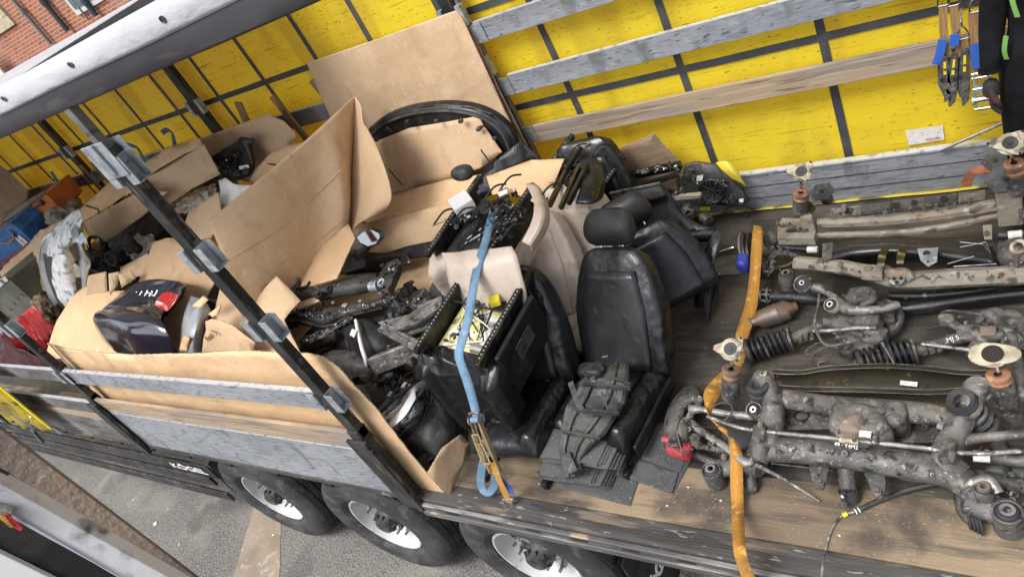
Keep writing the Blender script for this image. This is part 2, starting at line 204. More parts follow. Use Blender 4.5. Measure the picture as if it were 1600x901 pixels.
# ------------------------------------------------------------------ mesh builder
def frame(d, up=(0, 0, 1)):
    d = V(d).normalized(); u = V(up)
    if abs(d.dot(u.normalized())) > .98: u = V((1, 0, 0))
    s = u.cross(d).normalized(); return s, d.cross(s).normalized(), d      # side, up, dir
def cr(p0, p1, p2, p3, t):
    return .5 * ((2 * p1) + (p2 - p0) * t + (2 * p0 - 5 * p1 + 4 * p2 - p3) * t * t + (3 * p1 - p0 - 3 * p2 + p3) * t ** 3)
def smooth(pts, k=6):
    """Catmull-Rom through points (each a tuple/Vector of any same length)"""
    P = [V(p) for p in pts]; out = []
    for i in range(len(P) - 1):
        a = P[max(i - 1, 0)]; b = P[i]; c = P[i + 1]; d = P[min(i + 2, len(P) - 1)]
        for j in range(k): out.append(cr(a, b, c, d, j / k))
    out.append(P[-1]); return out
class MB:
    def __init__(s): s.v = []; s.f = []
    def add(s, vs, fs):
        n = len(s.v); s.v += [V(v) for v in vs]; s.f += [tuple(i + n for i in f) for f in fs]; return s
    def hexa(s, c):   # 8 corners, bottom 4 then top 4
        return s.add(c, [(3, 2, 1, 0), (4, 5, 6, 7), (0, 1, 5, 4), (1, 2, 6, 5), (2, 3, 7, 6), (3, 0, 4, 7)])
    def box(s, x0, x1, y0, y1, z0, z1):
        return s.hexa([(x0, y0, z0), (x1, y0, z0), (x1, y1, z0), (x0, y1, z0), (x0, y0, z1), (x1, y0, z1), (x1, y1, z1), (x0, y1, z1)])
    def obox(s, c, dx, dy, dz):  # centre and half vectors
        c, dx, dy, dz = V(c), V(dx), V(dy), V(dz)
        return s.hexa([c - dx - dy - dz, c + dx - dy - dz, c + dx + dy - dz, c - dx + dy - dz, c - dx - dy + dz, c + dx - dy + dz, c + dx + dy + dz, c - dx + dy + dz])
    def beam(s, a, b, w, h, up=(0, 0, 1), ext=0):
        a, b = V(a), V(b); sd, u, d = frame(b - a, up); L = (b - a).length / 2 + ext
        return s.obox((a + b) / 2, sd * w / 2, u * h / 2, d * L)
    def tube(s, pts, r, n=12, caps=True, flat=1.0, up=(0, 0, 1)):
        P = [V(p) for p in pts]; rs = r if isinstance(r, (list, tuple)) else [r] * len(P)
        vs = []; fs = []; prev = None
        for i, p in enumerate(P):
            d = (P[min(i + 1, len(P) - 1)] - P[max(i - 1, 0)])
            if d.length < 1e-9: d = V((0, 0, 1))
            d.normalize()
            if prev is None: sd, u, _ = frame(d, up)
            else:
                sd = prev - d * prev.dot(d)
                if sd.length < 1e-6: sd = frame(d, up)[0]
                sd.normalize(); u = d.cross(sd)
            prev = sd
            for k in range(n):
                a = 2 * math.pi * k / n; vs.append(p + (sd * math.cos(a) + u * math.sin(a) * flat) * rs[i])
        for i in range(len(P) - 1):
            for k in range(n):
                k2 = (k + 1) % n; fs.append((i * n + k, i * n + k2, (i + 1) * n + k2, (i + 1) * n + k))
        if caps: fs.append(tuple(range(n - 1, -1, -1))); fs.append(tuple(range((len(P) - 1) * n, len(P) * n)))
        return s.add(vs, fs)
    def cyl(s, a, b, r, r2=None, n=20): return s.tube([a, b], [r, r if r2 is None else r2], n)
    def lathe(s, prof, o, axis, n=32, up=(0, 0, 1), cap=False):
        """prof: (distance along axis, radius)"""
        o = V(o); sd, u, d = frame(axis, up); vs = []; fs = []; m = len(prof)
        for k in range(n):
            a = 2 * math.pi * k / n; e = sd * math.cos(a) + u * math.sin(a)
            for t, r in prof: vs.append(o + d * t + e * r)
        for k in range(n):
            k2 = (k + 1) % n
            for i in range(m - 1): fs.append((k * m + i, k2 * m + i, k2 * m + i + 1, k * m + i + 1))
        if cap: fs.append(tuple(k * m + m - 1 for k in range(n))); fs.append(tuple(k * m for k in range(n - 1, -1, -1)))
        return s.add(vs, fs)
    def ring(s, o, axis, ro, ri, h, n=28):
        return s.lathe([(-h / 2, ri), (-h / 2, ro), (h / 2, ro), (h / 2, ri), (-h / 2, ri)], o, axis, n)
    def coil(s, a, b, rad, r, turns, n=7, step=16, r_end=None):
        a, b = V(a), V(b); sd, u, d = frame(b - a); L = (b - a).length; pts = []; m = int(turns * step)
        for i in range(m + 1):
            t = i / m; an = 2 * math.pi * turns * t; rr = rad if r_end is None else rad + (r_end - rad) * t
            pts.append(a + d * L * t + (sd * math.cos(an) + u * math.sin(an)) * rr)
        return s.tube(pts, r, n)
    def plate(s, poly, n, th, hole=None):
        """polygon of world points, extruded by th along n"""
        P = [V(p) for p in poly]; n = V(n).normalized() * th; m = len(P)
        vs = P + [p + n for p in P]
        fs = [tuple(range(m - 1, -1, -1)), tuple(range(m, 2 * m))] + [(i, (i + 1) % m, m + (i + 1) % m, m + i) for i in range(m)]
        return s.add(vs, fs)
    def surf(s, ctrl, k=6, smoothit=True):
        """control grid of world points -> smooth grid"""
        if smoothit:
            rows = [smooth(r, k) for r in ctrl]; cols = list(zip(*rows)); cols = [smooth(c, k) for c in cols]; G = list(zip(*cols))
        else: G = ctrl
        n = len(G[0]); vs = [p for r in G for p in r]
        return s.add(vs, [(i * n + j, i * n + j + 1, (i + 1) * n + j + 1, (i + 1) * n + j) for i in range(len(G) - 1) for j in range(n - 1)])
    def blob(s, c, rx, ry, rz, ex=1.0, amp=.0, fr=4, M=None, n=20, m=12, seed=0):
        c = V(c); vs = []; fs = []; sg = lambda t, e: math.copysign(abs(t) ** e, t)
        for j in range(m + 1):
            ph = -math.pi / 2 + math.pi * j / m
            for i in range(n):
                th = 2 * math.pi * i / n
                p = V((rx * sg(math.cos(ph), ex) * sg(math.cos(th), ex), ry * sg(math.cos(ph), ex) * sg(math.sin(th), ex), rz * sg(math.sin(ph), ex)))
                if amp: p *= 1 + amp * noise.noise(V((p.x, p.y, p.z)) * fr * 3 + V((seed * 7.3, seed, 0)))
                if M is not None: p = M @ p
                vs.append(c + p)
        for j in range(m):
            for i in range(n):
                i2 = (i + 1) % n; fs.append((j * n + i, j * n + i2, (j + 1) * n + i2, (j + 1) * n + i))
        return s.add(vs, fs)
    def xf(s, M): s.v = [M @ v for v in s.v]; return s
    def rough(s, amp, fr, seed=0):
        s.v = [v + V((noise.noise(v * fr + V((seed, 0, 0))), noise.noise(v * fr + V((0, seed + 9, 0))), noise.noise(v * fr + V((3, 0, seed))))) * amp for v in s.v]; return s
    def build(s, name, m, parent=None, sm=True, solid=0, bevel=0, sub=0, ang=35, loc=None, offset=0):
        me = bpy.data.meshes.new(name)
        o0 = V((0, 0, 0))
        if parent is not None: o0 = parent['_o'] if '_o' in parent else o0
        if parent is not None: o0 = ORG.get(parent.name, V((0, 0, 0)))
        elif loc is not None: o0 = V(loc)
        elif s.v:
            lo = V((min(v.x for v in s.v), min(v.y for v in s.v), min(v.z for v in s.v))); hi = V((max(v.x for v in s.v), max(v.y for v in s.v), max(v.z for v in s.v)))
            o0 = V(((lo.x + hi.x) / 2, (lo.y + hi.y) / 2, lo.z))
        me.from_pydata([v - o0 for v in s.v], [], s.f)
        b = bmesh.new(); b.from_mesh(me); bmesh.ops.remove_doubles(b, verts=b.verts, dist=1e-5); bmesh.ops.recalc_face_normals(b, faces=b.faces)
        b.to_mesh(me); b.free()
        me.materials.append(MATS[m] if isinstance(m, str) else m)
        ob = bpy.data.objects.new(name, me); S.collection.objects.link(ob)
        if parent is not None:
            ob.parent = parent; ORG[ob.name] = o0
        else: ob.location = o0; ORG[ob.name] = o0
        if sm:
            for p in me.polygons: p.use_smooth = True
            me.set_sharp_from_angle(angle=R(ang)) if hasattr(me, 'set_sharp_from_angle') else None
        if solid: md = ob.modifiers.new('solid', 'SOLIDIFY'); md.thickness = solid; md.offset = offset
        if bevel: md = ob.modifiers.new('bevel', 'BEVEL'); md.width = bevel; md.segments = 2; md.limit_method = 'ANGLE'; md.angle_limit = R(40)
        if sub: md = ob.modifiers.new('sub', 'SUBSURF'); md.levels = sub; md.render_levels = sub
        return ob
ORG = {}
def tag(o, label=None, cat=None, group=None, kind=None):
    if label: o['label'] = label
    if cat: o['category'] = cat
    if group: o['group'] = group
    if kind: o['kind'] = kind
    elif label: o['kind'] = 'thing'
    return o
def thing(name, loc, label, cat, group=None):
    o = bpy.data.objects.new(name, None); S.collection.objects.link(o); o.location = V(loc); o.empty_display_size = .1
    ORG[o.name] = V(loc); return tag(o, label, cat, group)
def text(name, s, size, M, m, parent, th=.002, bold=0):
    c = bpy.data.curves.new(name, 'FONT'); c.body = s; c.size = size; c.extrude = th; c.offset = bold; c.align_x = 'CENTER'; c.align_y = 'CENTER'
    t = bpy.data.objects.new(name, c); S.collection.objects.link(t)
    bpy.context.view_layer.update()
    me = bpy.data.meshes.new_from_object(t); bpy.data.objects.remove(t); bpy.data.curves.remove(c)
    o0 = ORG.get(parent.name, V((0, 0, 0))) if parent else V((0, 0, 0))
    me.transform(Matrix.Translation(-o0) @ M)
    me.materials.clear(); me.materials.append(MATS[m])
    ob = bpy.data.objects.new(name, me); S.collection.objects.link(ob)
    if parent: ob.parent = parent
    return ob
def basis(o, x, y):   # matrix with local X->x, Y->y at o
    x = V(x).normalized(); z = x.cross(V(y)).normalized(); y = z.cross(x)
    return Matrix(((x.x, y.x, z.x, o[0]), (x.y, y.y, z.y, o[1]), (x.z, y.z, z.z, o[2]), (0, 0, 0, 1)))
def sheet(name, pix, pl, m, parent=None, th=.006, cut=.08, wave=0, fr=2.5, seed=0, fold=None, edge=None, ragged=0, **kw):
    """flat piece outlined on a plane that stands in the place; pl = ('x'|'y'|'z', value) or (point, normal)"""
    if pl[0] == 'x': p0, n = V((pl[1], 0, 0)), V((1, 0, 0))
    elif pl[0] == 'y': p0, n = V((0, pl[1], 0)), V((0, 1, 0))
    elif pl[0] == 'z': p0, n = V((0, 0, pl[1])), V((0, 0, 1))
    else: p0, n = V(pl[0]), V(pl[1]).normalized()
    P = [PL(a, b, p0, n) for a, b in pix]
    if ragged:
        Q = []
        for i, a in enumerate(P):
            b = P[(i + 1) % len(P)]; k = max(1, int((b - a).length / .05))
            for j in range(k):
                p = a.lerp(b, j / k)
                if j: p += (V((random.uniform(-1, 1), random.uniform(-1, 1), random.uniform(-1, 1))) * ragged)
                Q.append(p - n * (p - p0).dot(n))
        P = Q
    b = bmesh.new(); f = b.faces.new([b.verts.new(p) for p in P]); bmesh.ops.triangulate(b, faces=[f])
    s1, s2, _ = frame(n)
    if cut:
        for ax in (s1, s2):
            t = [p.dot(ax) for p in P]; k = math.floor(min(t) / cut) + 1
            while k * cut < max(t):
                g = b.verts[:] + b.edges[:] + b.faces[:]
                bmesh.ops.bisect_plane(b, geom=g, plane_co=ax * k * cut, plane_no=ax); k += 1
    M = MB(); idx = {}
    for i, v in enumerate(b.verts):
        c = v.co.copy()
        if fold: c = fold(c)
        if wave: c += n * wave * (noise.noise(v.co * fr + V((seed, seed * 2, 0))) + .4 * noise.noise(v.co * fr * 2.7 + V((0, seed, 5))))
        M.v.append(c); idx[v] = i
    M.f = [tuple(idx[v] for v in f.verts) for f in b.faces]; b.free()
    o = M.build(name, m, parent, solid=th, **kw)
    if m.startswith('card'): o.data.materials.append(MATS['card_edge']); o.modifiers['solid'].material_offset_rim = 1
    return o

def clutter(name, pts, n, m, parent, size=(.008, .03), seed=0, thin=.5):
    """uncountable broken clips, tabs and wire ends along the given world points"""
    rr = random.Random(seed); mb = MB()
    for i in range(n):
        k = rr.randrange(len(pts) - 1) if len(pts) > 1 else 0; a = V(pts[k]); b = V(pts[min(k + 1, len(pts) - 1)]); c = a.lerp(b, rr.random()) + V((rr.gauss(0, 1), rr.gauss(0, 1), rr.gauss(0, .5))) * size[1] * .7
        M = Matrix.Rotation(rr.uniform(0, 6.3), 3, 'Z') @ Matrix.Rotation(rr.gauss(0, .6), 3, 'X') @ Matrix.Rotation(rr.gauss(0, .5), 3, 'Y'); q_ = rr.random(); s_ = lambda: rr.uniform(*size)
        if q_ < .45: mb.obox(c, M @ V((s_(), 0, 0)), M @ V((0, s_() * .6, 0)), M @ V((0, 0, s_() * thin * .5)))
        elif q_ < .7:
            r = s_() * .45; mb.cyl(c, c + M @ V((0, 0, r * 1.5)), r, r * .8, 8)
        elif q_ < .85: mb.ring(c, M @ V((0, 0, 1)), s_() * .7 + .004, .004, .006, 12)
        else:
            p = [c, c + M @ V((s_(), s_(), s_())), c + M @ V((s_() * 2, -s_(), s_())), c + M @ V((s_() * 3, s_(), 0))]; mb.tube(smooth(p, 3), .0022, 5)
    return tag(mb.build(name, m, parent, sm=False), kind='stuff')
# ------------------------------------------------------------------ the setting
GZ = -1.2
g = MB().add([(-60, -12, GZ), (30, -12, GZ), (30, 30, GZ), (-60, 30, GZ)], [(0, 1, 2, 3)])
tag(g.build('ground', 'asphalt', loc=(0, 0, GZ), sm=False), kind='structure')
a, b_ = Z(365, 901, GZ), Z(437, 901, GZ); c_, d_ = Z(440, 800, GZ), Z(398, 790, GZ)
dd = (d_ - a); ee = (c_ - b_)
g = MB().add([a - dd * .5 + V((0, 0, .004)), b_ - ee * .5 + V((0, 0, .004)), b_ + ee * 2.2 + V((0, 0, .004)), a + dd * 2.2 + V((0, 0, .004))], [(0, 1, 2, 3)])
tag(g.build('concrete_strip', 'concrete', sm=False), kind='structure')
for i, (px, py, r) in enumerate([(244, 818, .028), (209, 780, .012), (281, 850, .016), (427, 835, .014), (263, 795, .01)]):
    m_ = MB().blob(Z(px, py, GZ) + V((0, 0, r * .25)), r, r * .8, r * .4, amp=.4, fr=20, n=10, m=6, seed=i)
    tag(m_.build('stone', 'stone_white'), ['largest pale chip of rubble lying on the tarmac beside the rusty column', 'small pale crumb on the tarmac nearest the underrun bars', 'pale pebble on the tarmac between the rusty column and concrete strip', 'pale pebble beside the first wheel', 'tiny pale crumb on the shaded tarmac under the long side board'][i], 'stone', 'crumbs of rubble on the tarmac')

# brick building behind (wall parallel to the trailer, 8 m away)
WY = 8.0
bld = thing('brick_building', (-16, WY, GZ), 'red brick building with sandstone framed window and drainpipes beyond the trailer', 'building')
MB().box(-40, 6, WY, WY + .4, GZ, 12).build('wall', 'brick', bld, sm=False)
def wrect(pix, d0, d1):
    P = [Y(x, y, WY) for x, y in pix]; xs = [p.x for p in P]; zs = [p.z for p in P]; return min(xs), max(xs), WY - d1, WY - d0, min(zs), max(zs)
x0, _, _, _, z0, _ = wrect([(30, 39), (0, 58)], 0, .05)
p1 = Y(26, 37, WY)
mb = MB(); mb.box(p1.x - 1.9, p1.x, WY - .06, WY + .02, p1.z, p1.z + .24).box(p1.x - .26, p1.x, WY - .07, WY + .02, p1.z + .24, p1.z + 2.2).box(p1.x - 1.9, p1.x - 1.64, WY - .07, WY + .02, p1.z + .24, p1.z + 2.2)
mat('sandstone', (.50, .43, .28), .8, layers=[((.38, .34, .24), 5, .45, .7, 5)])
wf = mb.build('window_surround', 'sandstone', bld, bevel=.01, sm=False)
mat('window_paint', (.55, .56, .54), .5); mat('glass', (.30, .36, .40), .05, .7)
mb = MB().box(p1.x - 1.64, p1.x - .26, WY - .03, WY - .02, p1.z + .24, p1.z + 2.2); mb.build('pane', 'glass', wf, sm=False)
mb = MB(); mb.box(p1.x - .38, p1.x - .262, WY - .06, WY - .031, p1.z + .242, p1.z + 2.2).box(p1.x - 1.6, p1.x - .38, WY - .06, WY - .031, p1.z + .242, p1.z + .36); mb.build('frame', 'window_paint', wf, sm=False)
p2 = Y(137, 3, WY)    # second window, partly above the frame
mb = MB().box(p2.x - .62, p2.x + .62, WY - .05, WY + .01, p2.z - .12, p2.z + 1.6); w2 = mb.build('window_frame', 'window_paint', bld, sm=False)
MB().box(p2.x - .5, p2.x + .5, WY - .07, WY - .052, p2.z, p2.z + 1.5).build('pane', 'glass', w2, sm=False)
mat('pipe_lead', (.16, .17, .17), .6); mat('pipe_blue', (.035, .045, .065), .5)
def pipe(a, b, r, m):
    A = Y(*a, WY - r - .04); B = Y(*b, WY - r - .04); x = (A.x + B.x) / 2; zt = 10
    return MB().cyl((x, WY - r - .04, min(A.z, B.z)), (x, WY - r - .04, zt), r).cyl((x, WY - r - .04, max(A.z, B.z) - .1), (x, WY - r - .04, max(A.z, B.z)), r * 1.35).build('drainpipe', m, bld)
pipe((33, 14), (80, 70), .045, 'pipe_lead'); pipe((66, 0), (106, 49), .06, 'pipe_blue'); pipe((130, 0), (151, 25), .06, 'pipe_blue'); pipe((113, 0), (139, 32), .02, 'pipe_lead')
s0 = Y(10, 100, WY); sg = thing('sign_board', (s0.x, WY - .3, s0.z), 'white notice board with pink lettering standing against the brick wall', 'sign')
MB().box(s0.x - 1.3, s0.x + .22, WY - .32, WY - .28, s0.z - 1.6, s0.z + .42).build('board', 'white_plastic', sg, sm=False)
Mx = basis((s0.x - .12, WY - .325, s0.z + .08), (1, 0, 0), (0, 0, 1)); text('lettering', 'GO', .42, Mx, 'pink_ink', sg)
text('lettering', 'SITE LIMITS', .12, basis((s0.x - .25, WY - .325, s0.z - .22), (1, 0, 0), (0, 0, 1)), 'pink_ink', sg)
for k in range(2): MB().box(s0.x - .1 - k * 1.0, s0.x - .04 - k * 1.0, WY - .28, WY - .22, GZ, s0.z - .2).build('post', 'pipe_lead', sg)

# ------------------------------------------------------------------ the trailer
TX0, TX1 = -13.4, 1.4
tr = thing('curtainsider_trailer', (-4, 1.25, GZ), 'open sided curtain trailer with yellow curtain, white roof and worn plywood deck', 'trailer')
MB().box(TX0, TX1, .17, 2.46, -.028, 0).build('deck', 'ply', tr, sm=False)
MB().box(TX0, TX1, .115, .42, -.02, .0035).build('deck_board', 'ply_light', tr, sm=False, bevel=.003)
MB().box(TX0, TX1, -.005, .112, -.05, -.004).build('side_timber', 'timber_dark', tr, sm=False, bevel=.004)
mb = MB(); mb.box(-3.0, TX1, -.036, -.008, -.060, -.022).box(-3.0, TX1, -.046, -.012, -.112, -.067).box(TX0, -3.0, .04, .10, -.10, -.052)
rv = mb.build('side_rail', 'rave_steel', tr, sm=False, bevel=.006)
mb = MB(); x = -2.8
while x < TX1: mb.box(x, x + .09, -.0385, -.0365, -.052, -.034); x += .28
mb.build('lashing_slot', 'slot', rv, sm=False)
mb = MB(); mb.box(-13.4, TX1, .62, .74, -.50, -.03).box(-13.4, TX1, 1.75, 1.87, -.50, -.03)
x = -13
while x < TX1: mb.box(x, x + .08, .02, 2.45, -.14, -.032); x += .6
mb.build('chassis', 'plastic', tr, sm=False)
for k, (y, z) in enumerate([(.035, -.34), (.06, -.60), (.06, -.84)]):
    MB().box(-12.8, -6.0, y, y + .03, z - .06, z + .06).build('side_guard', 'black_steel', tr, sm=False, bevel=.01)
# wheels
def wheel(x):
    y0 = .035; c = V((x, y0, -.665)); ax = V((0, 1, 0)); Rw = .535
    prof = [(.055, .30), (.03, .31), (.008, .34), (0, .39), (.0, .45), (.012, .495), (.03, .518), (.055, .533)]
    for k in range(5):
        t = .075 + k * .058; prof += [(t, Rw), (t + .036, Rw), (t + .037, Rw - .022), (t + .049, Rw - .022), (t + .05, Rw)]
    prof += [(.37, .525), (.39, .48), (.39, .34), (.36, .30)]
    t_ = thing('wheel', c, None, None); t_.parent = tr; t_.location = c - ORG[tr.name]
    tag(t_)
    MB().lathe(prof, c, ax, 72).build('tyre', 'rubber', t_, ang=25)
    rp = [(.052, .296), (.04, .30), (.034, .294), (.036, .283), (.06, .276), (.10, .268), (.135, .255), (.152, .235), (.155, .20), (.150, .15), (.14, .095)]
    rim = MB().lathe(rp, c, ax, 64); rim.build('rim', 'silver_rim', t_)
    hb = MB().lathe([(.15, .100), (.09, .092), (.07, .075), (.02, .068), (.01, .055), (.01, .001)], c, ax, 28)
    for k in range(8):
        a = k * math.pi / 4; hb.box(-.006, .006, -.0, .10, .07, .098)
    hb.v = hb.v[:-64]; hb.f = hb.f[:-48]
    for k in range(10):
        a = k * math.pi / 5; e = V((math.cos(a), 0, math.sin(a))); hb.beam(c + e * .045 + ax * .03, c + e * .085 + ax * .06, .010, .03, ax)
    hb.build('hub', 'plastic_dusty', t_)
    nu = MB()
    for k in range(10):
        a = k * math.pi / 5 + .2; e = V((math.cos(a), 0, math.sin(a))) * .168
        nu.cyl(c + e + ax * .152, c + e + ax * .145, .028, .028, 14).cyl(c + e + ax * .145, c + e + ax * .105, .020, .017, 6).cyl(c + e + ax * .11, c + e + ax * .065, .011, .010, 8)
    nu.build('wheel_nuts', 'alu_cast', t_)
    sl_ = MB()
    for k in range(10):
        a = k * math.pi / 5 + .51; e = V((math.cos(a), 0, math.sin(a))) * .222; sl_.cyl(c + e + ax * .1515, c + e + ax * .146, .02, .02, 14)
    sl_.build('vent_holes', 'slot', t_)
    v = MB().tube([c + V((.1, .14, .2)), c + V((.115, .10, .225)), c + V((.12, .07, .235))], .006, 8).build('valve', 'plastic', t_)
    MB().cyl((x, .45, -.665), (x, 2.05, -.665), .07).build('axle', 'black_steel', tr)
    return t_
for x in (-5.20, -3.86, -2.54): wheel(x)
for x in (-5.20, -3.86, -2.54):
    MB().lathe([(0, .3), (0, .52), (.38, .52), (.38, .3)], (x, 2.05, -.665), (0, 1, 0), 32).build('far_tyre', 'rubber', tr)
# mud guards and flap
mb = MB()
for (x0, x1) in ((-5.98, -5.86),): mb.box(x0, x1, .06, .5, -.50, -.10)
mb = MB(); C0 = V((-5.20, 0, -.665)); pts = []
for k in range(9):
    a = R(188 - k * 5.5); pts.append((C0.x + .64 * math.cos(a), C0.z + .64 * math.sin(a)))
vs = []
for (x, z) in pts: vs += [V((x, .08, z)), V((x, .50, z))]
mb.add(vs, [(2 * i, 2 * i + 1, 2 * i + 3, 2 * i + 2) for i in range(8)]); mb.build('mudguard', 'plastic', tr, solid=.02)
mb = MB(); C0 = V((-2.54, 0, -.665)); vs = []
for k in range(17):
    a = R(112 - k * 6); vs += [V((C0.x + .62 * math.cos(a), .06, C0.z + .62 * math.sin(a))), V((C0.x + .62 * math.cos(a), .52, C0.z + .62 * math.sin(a)))]
mb.add(vs, [(2 * i, 2 * i + 1, 2 * i + 3, 2 * i + 2) for i in range(16)]); mb.build('mudguard', 'plastic', tr, solid=.015)
mf = MB().box(-1.885, -1.87, .06, .56, -1.12, -.45).build('mudflap', 'plastic', tr, sm=False); ORG[mf.name] = ORG[tr.name]
mc = X(1034, 873, -1.868); text('lettering', 'KÖGEL', .13, basis((-1.866, mc.y - .085, mc.z), (0, 1, 0), (0, 0, 1)), 'white_ink', mf, .002, .005)
# plates with lettering (KÖGEL)
a = Y(300, 729, .02)
pl_ = MB().box(a.x - .36, a.x + .34, .005, .02, a.z - .085, a.z + .085).build('maker_plate', 'plastic', tr, bevel=.004)
ORG[pl_.name] = ORG[tr.name]
text('lettering', 'KÖGEL', .10, basis((a.x - .02, -.004, a.z + .005), (1, 0, 0), (0, 0, 1)) @ Matrix.Diagonal((1.75, 1, 1, 1)), 'white_ink', pl_, .001, .001)
# roof with its near cant rail
def extr(prof, x0, x1, name, m, parent, k=40, sag=0, **kw):
    mb = MB(); n = len(prof); vs = []
    for i in range(k + 1):
        x = x0 + (x1 - x0) * i / k
        for (y, z) in prof: vs.append(V((x, y, z)) + V((0, noise.noise(V((x * 1.1, y * 9, z * 9))) * sag, noise.noise(V((x * 1.3 + 7, y * 5, z * 9))) * sag)))
    mb.add(vs, [(i * n + j, i * n + j + 1, (i + 1) * n + j + 1, (i + 1) * n + j) for i in range(k) for j in range(n - 1)])
    return mb.build(name, m, parent, **kw)
RX1 = TX1
val = extr([(.012, 2.652), (.004, 2.66), (-.004, 2.70), (-.004, 2.742), (.012, 2.748)], TX0, RX1, 'roof_valance', 'tarp_inside', tr, 120, .003, solid=.006)
rf = extr([(-.008, 2.738), (-.012, 2.75), (-.006, 2.785), (.004, 2.812), (.02, 2.826), (.06, 2.822), (.16, 2.806), (.46, 2.803), (.47, 2.74)], TX0, RX1, 'roof_edge', 'tarp_white', tr, 140, .005, solid=.005)
ORG[rf.name] = ORG[tr.name]
RW = -4.4   # sliding roof open from here to the rear, limit set to brighten the curtain
extr([(.30, 2.794), (.42, 2.80), (.9, 2.806), (1.6, 2.806), (2.1, 2.80), (2.35, 2.79), (2.5, 2.77)], TX0, RW, 'sliding_roof', 'tarp_white', tr, 90, .004, solid=.004)
mb = MB().box(TX0, RX1, .02, .10, 2.655, 2.735); mb.build('cant_rail', 'alu_dull', tr, sm=False)
MB().box(TX0, RX1, 2.40, 2.52, 2.62, 2.76).build('cant_rail', 'alu_dull', tr, sm=False)
eye = []
for (px, py) in ((8, 153), (113, 100), (257, 29), (430, -60), (600, -150)):
    c = Y(px, py, -.006); mbb = MB().ring(c + V((0, -.008, 0)), (0, -1, -.2), .012, .006, .006, 20); eye.append(c); mbb.build('eyelet', 'cast_grey', rf)
extr([(2.36, 2.60), (2.352, 2.74), (2.38, 2.768), (2.45, 2.775), (2.54, 2.765)], TX0, RX1, 'roof_edge', 'tarp_white', tr, 120, .003, solid=.004)
# folded front of the trailer
MB().box(TX0 - .06, TX0, 0, 2.5, 0, 2.75).build('headboard', 'alu_dull', tr, sm=False)

# far curtain
CY = 2.53
mb = MB(); nx, nz_ = 190, 26; vs = []
for j in range(nz_ + 1):
    z = .20 + (2.70 - .20) * j / nz_
    for i in range(nx + 1):
        x = TX0 + (TX1 + .2 - TX0) * i / nx
        dy = .012 * noise.noise(V((x * .9, z * 1.1, 0))) + .006 * noise.noise(V((x * 3, z * .6, 4)))
        vs.append(V((x, CY + dy, z)))
mb.add(vs, [(j * (nx + 1) + i, j * (nx + 1) + i + 1, (j + 1) * (nx + 1) + i + 1, (j + 1) * (nx + 1) + i) for j in range(nz_) for i in range(nx)])
cu = mb.build('curtain', 'tarp_yellow', tr); ORG[cu.name] = ORG[tr.name]
SX = [Y(*p, 2.52).x for p in ((1322, 225), (1105, 225), (927, 225), (575, 60), (491, 89), (400, 110), (342, 152), (279, 175), (225, 196), (175, 215))]
SX = [.62, -.17] + SX[:3] + [-3.24] + SX[3:] + [-8.75, -9.45, -10.15, -10.85, -11.55, -12.3]
SX = sorted(SX)
for x in SX:
    vs = []
    for j in range(27):
        z = .24 + 2.44 * j / 26
        for dx in (-.024, .024):
            dy = .012 * noise.noise(V((x * .9, z * 1.1, 0))) + .006 * noise.noise(V((x * 3, z * .6, 4))); vs.append(V((x + dx, CY - .006 + dy, z)))
    MB().add(vs, [(2 * j, 2 * j + 1, 2 * j + 3, 2 * j + 2) for j in range(26)]).build('strap', 'strap_grey', cu)
for (z, x0, x1) in ((1.06, TX0, TX1), (1.80, TX0, TX1)):
    vs = []
    for i in range(nx + 1):
        x = x0 + (x1 - x0) * i / nx
        for dz in (-.024, .024):
            zz = z + dz; dy = .012 * noise.noise(V((x * .9, zz * 1.1, 0))) + .006 * noise.noise(V((x * 3, zz * .6, 4))); vs.append(V((x, CY - .009 + dy, zz)))
    MB().add(vs, [(2 * j, 2 * j + 1, 2 * j + 3, 2 * j + 2) for j in range(nx)]).build('strap', 'strap_grey', cu)
lb_ = [Y(1415, 204, CY - .012), Y(1473, 196, CY - .012), Y(1476, 218, CY - .012), Y(1420, 227, CY - .012)]
lm = MB().plate(lb_, (0, -1, 0), .002).build('maker_label', 'label_white', tr, sm=False)
cc = sum(lb_, V()) / 4 + V((.035, -.004, -.028)); text('lettering', 'KOGEL', .022, basis(cc, lb_[1] - lb_[0], lb_[0] - lb_[3]), 'pink_ink', lm, .0005)
# far hinged board with its bright top edge
a = Y(1165, 300, 2.44); XB = -2.0
MB().box(-2.93, TX1, 2.445, 2.475, .005, .283).build('drop_board', 'alu', tr, sm=False, bevel=.003)
MB().box(-2.93, TX1, 2.437, 2.480, .284, .300).build('board_edge', 'alu_edge', tr, sm=False, bevel=.002)
for z in (.098, .19): MB().box(-2.93, TX1, 2.4425, 2.4448, z, z + .004).build('board_groove', 'slot', tr, sm=False)
mb = MB(); pts = [V((-2.0 + .12 * k, 2.436 - .01 * noise.noise(V((k * .7, 0, 0))), .014 + .008 * noise.noise(V((k * .9, 3, 0))))) for k in range(29)]
mb.tube(pts, .012, 6, flat=.5); mat('trim_yellow', (.55, .43, .02), .6, layers=[((.1, .08, .03), 7, .48, .62, 5)]); mb.build('seal_strip', 'trim_yellow', tr)
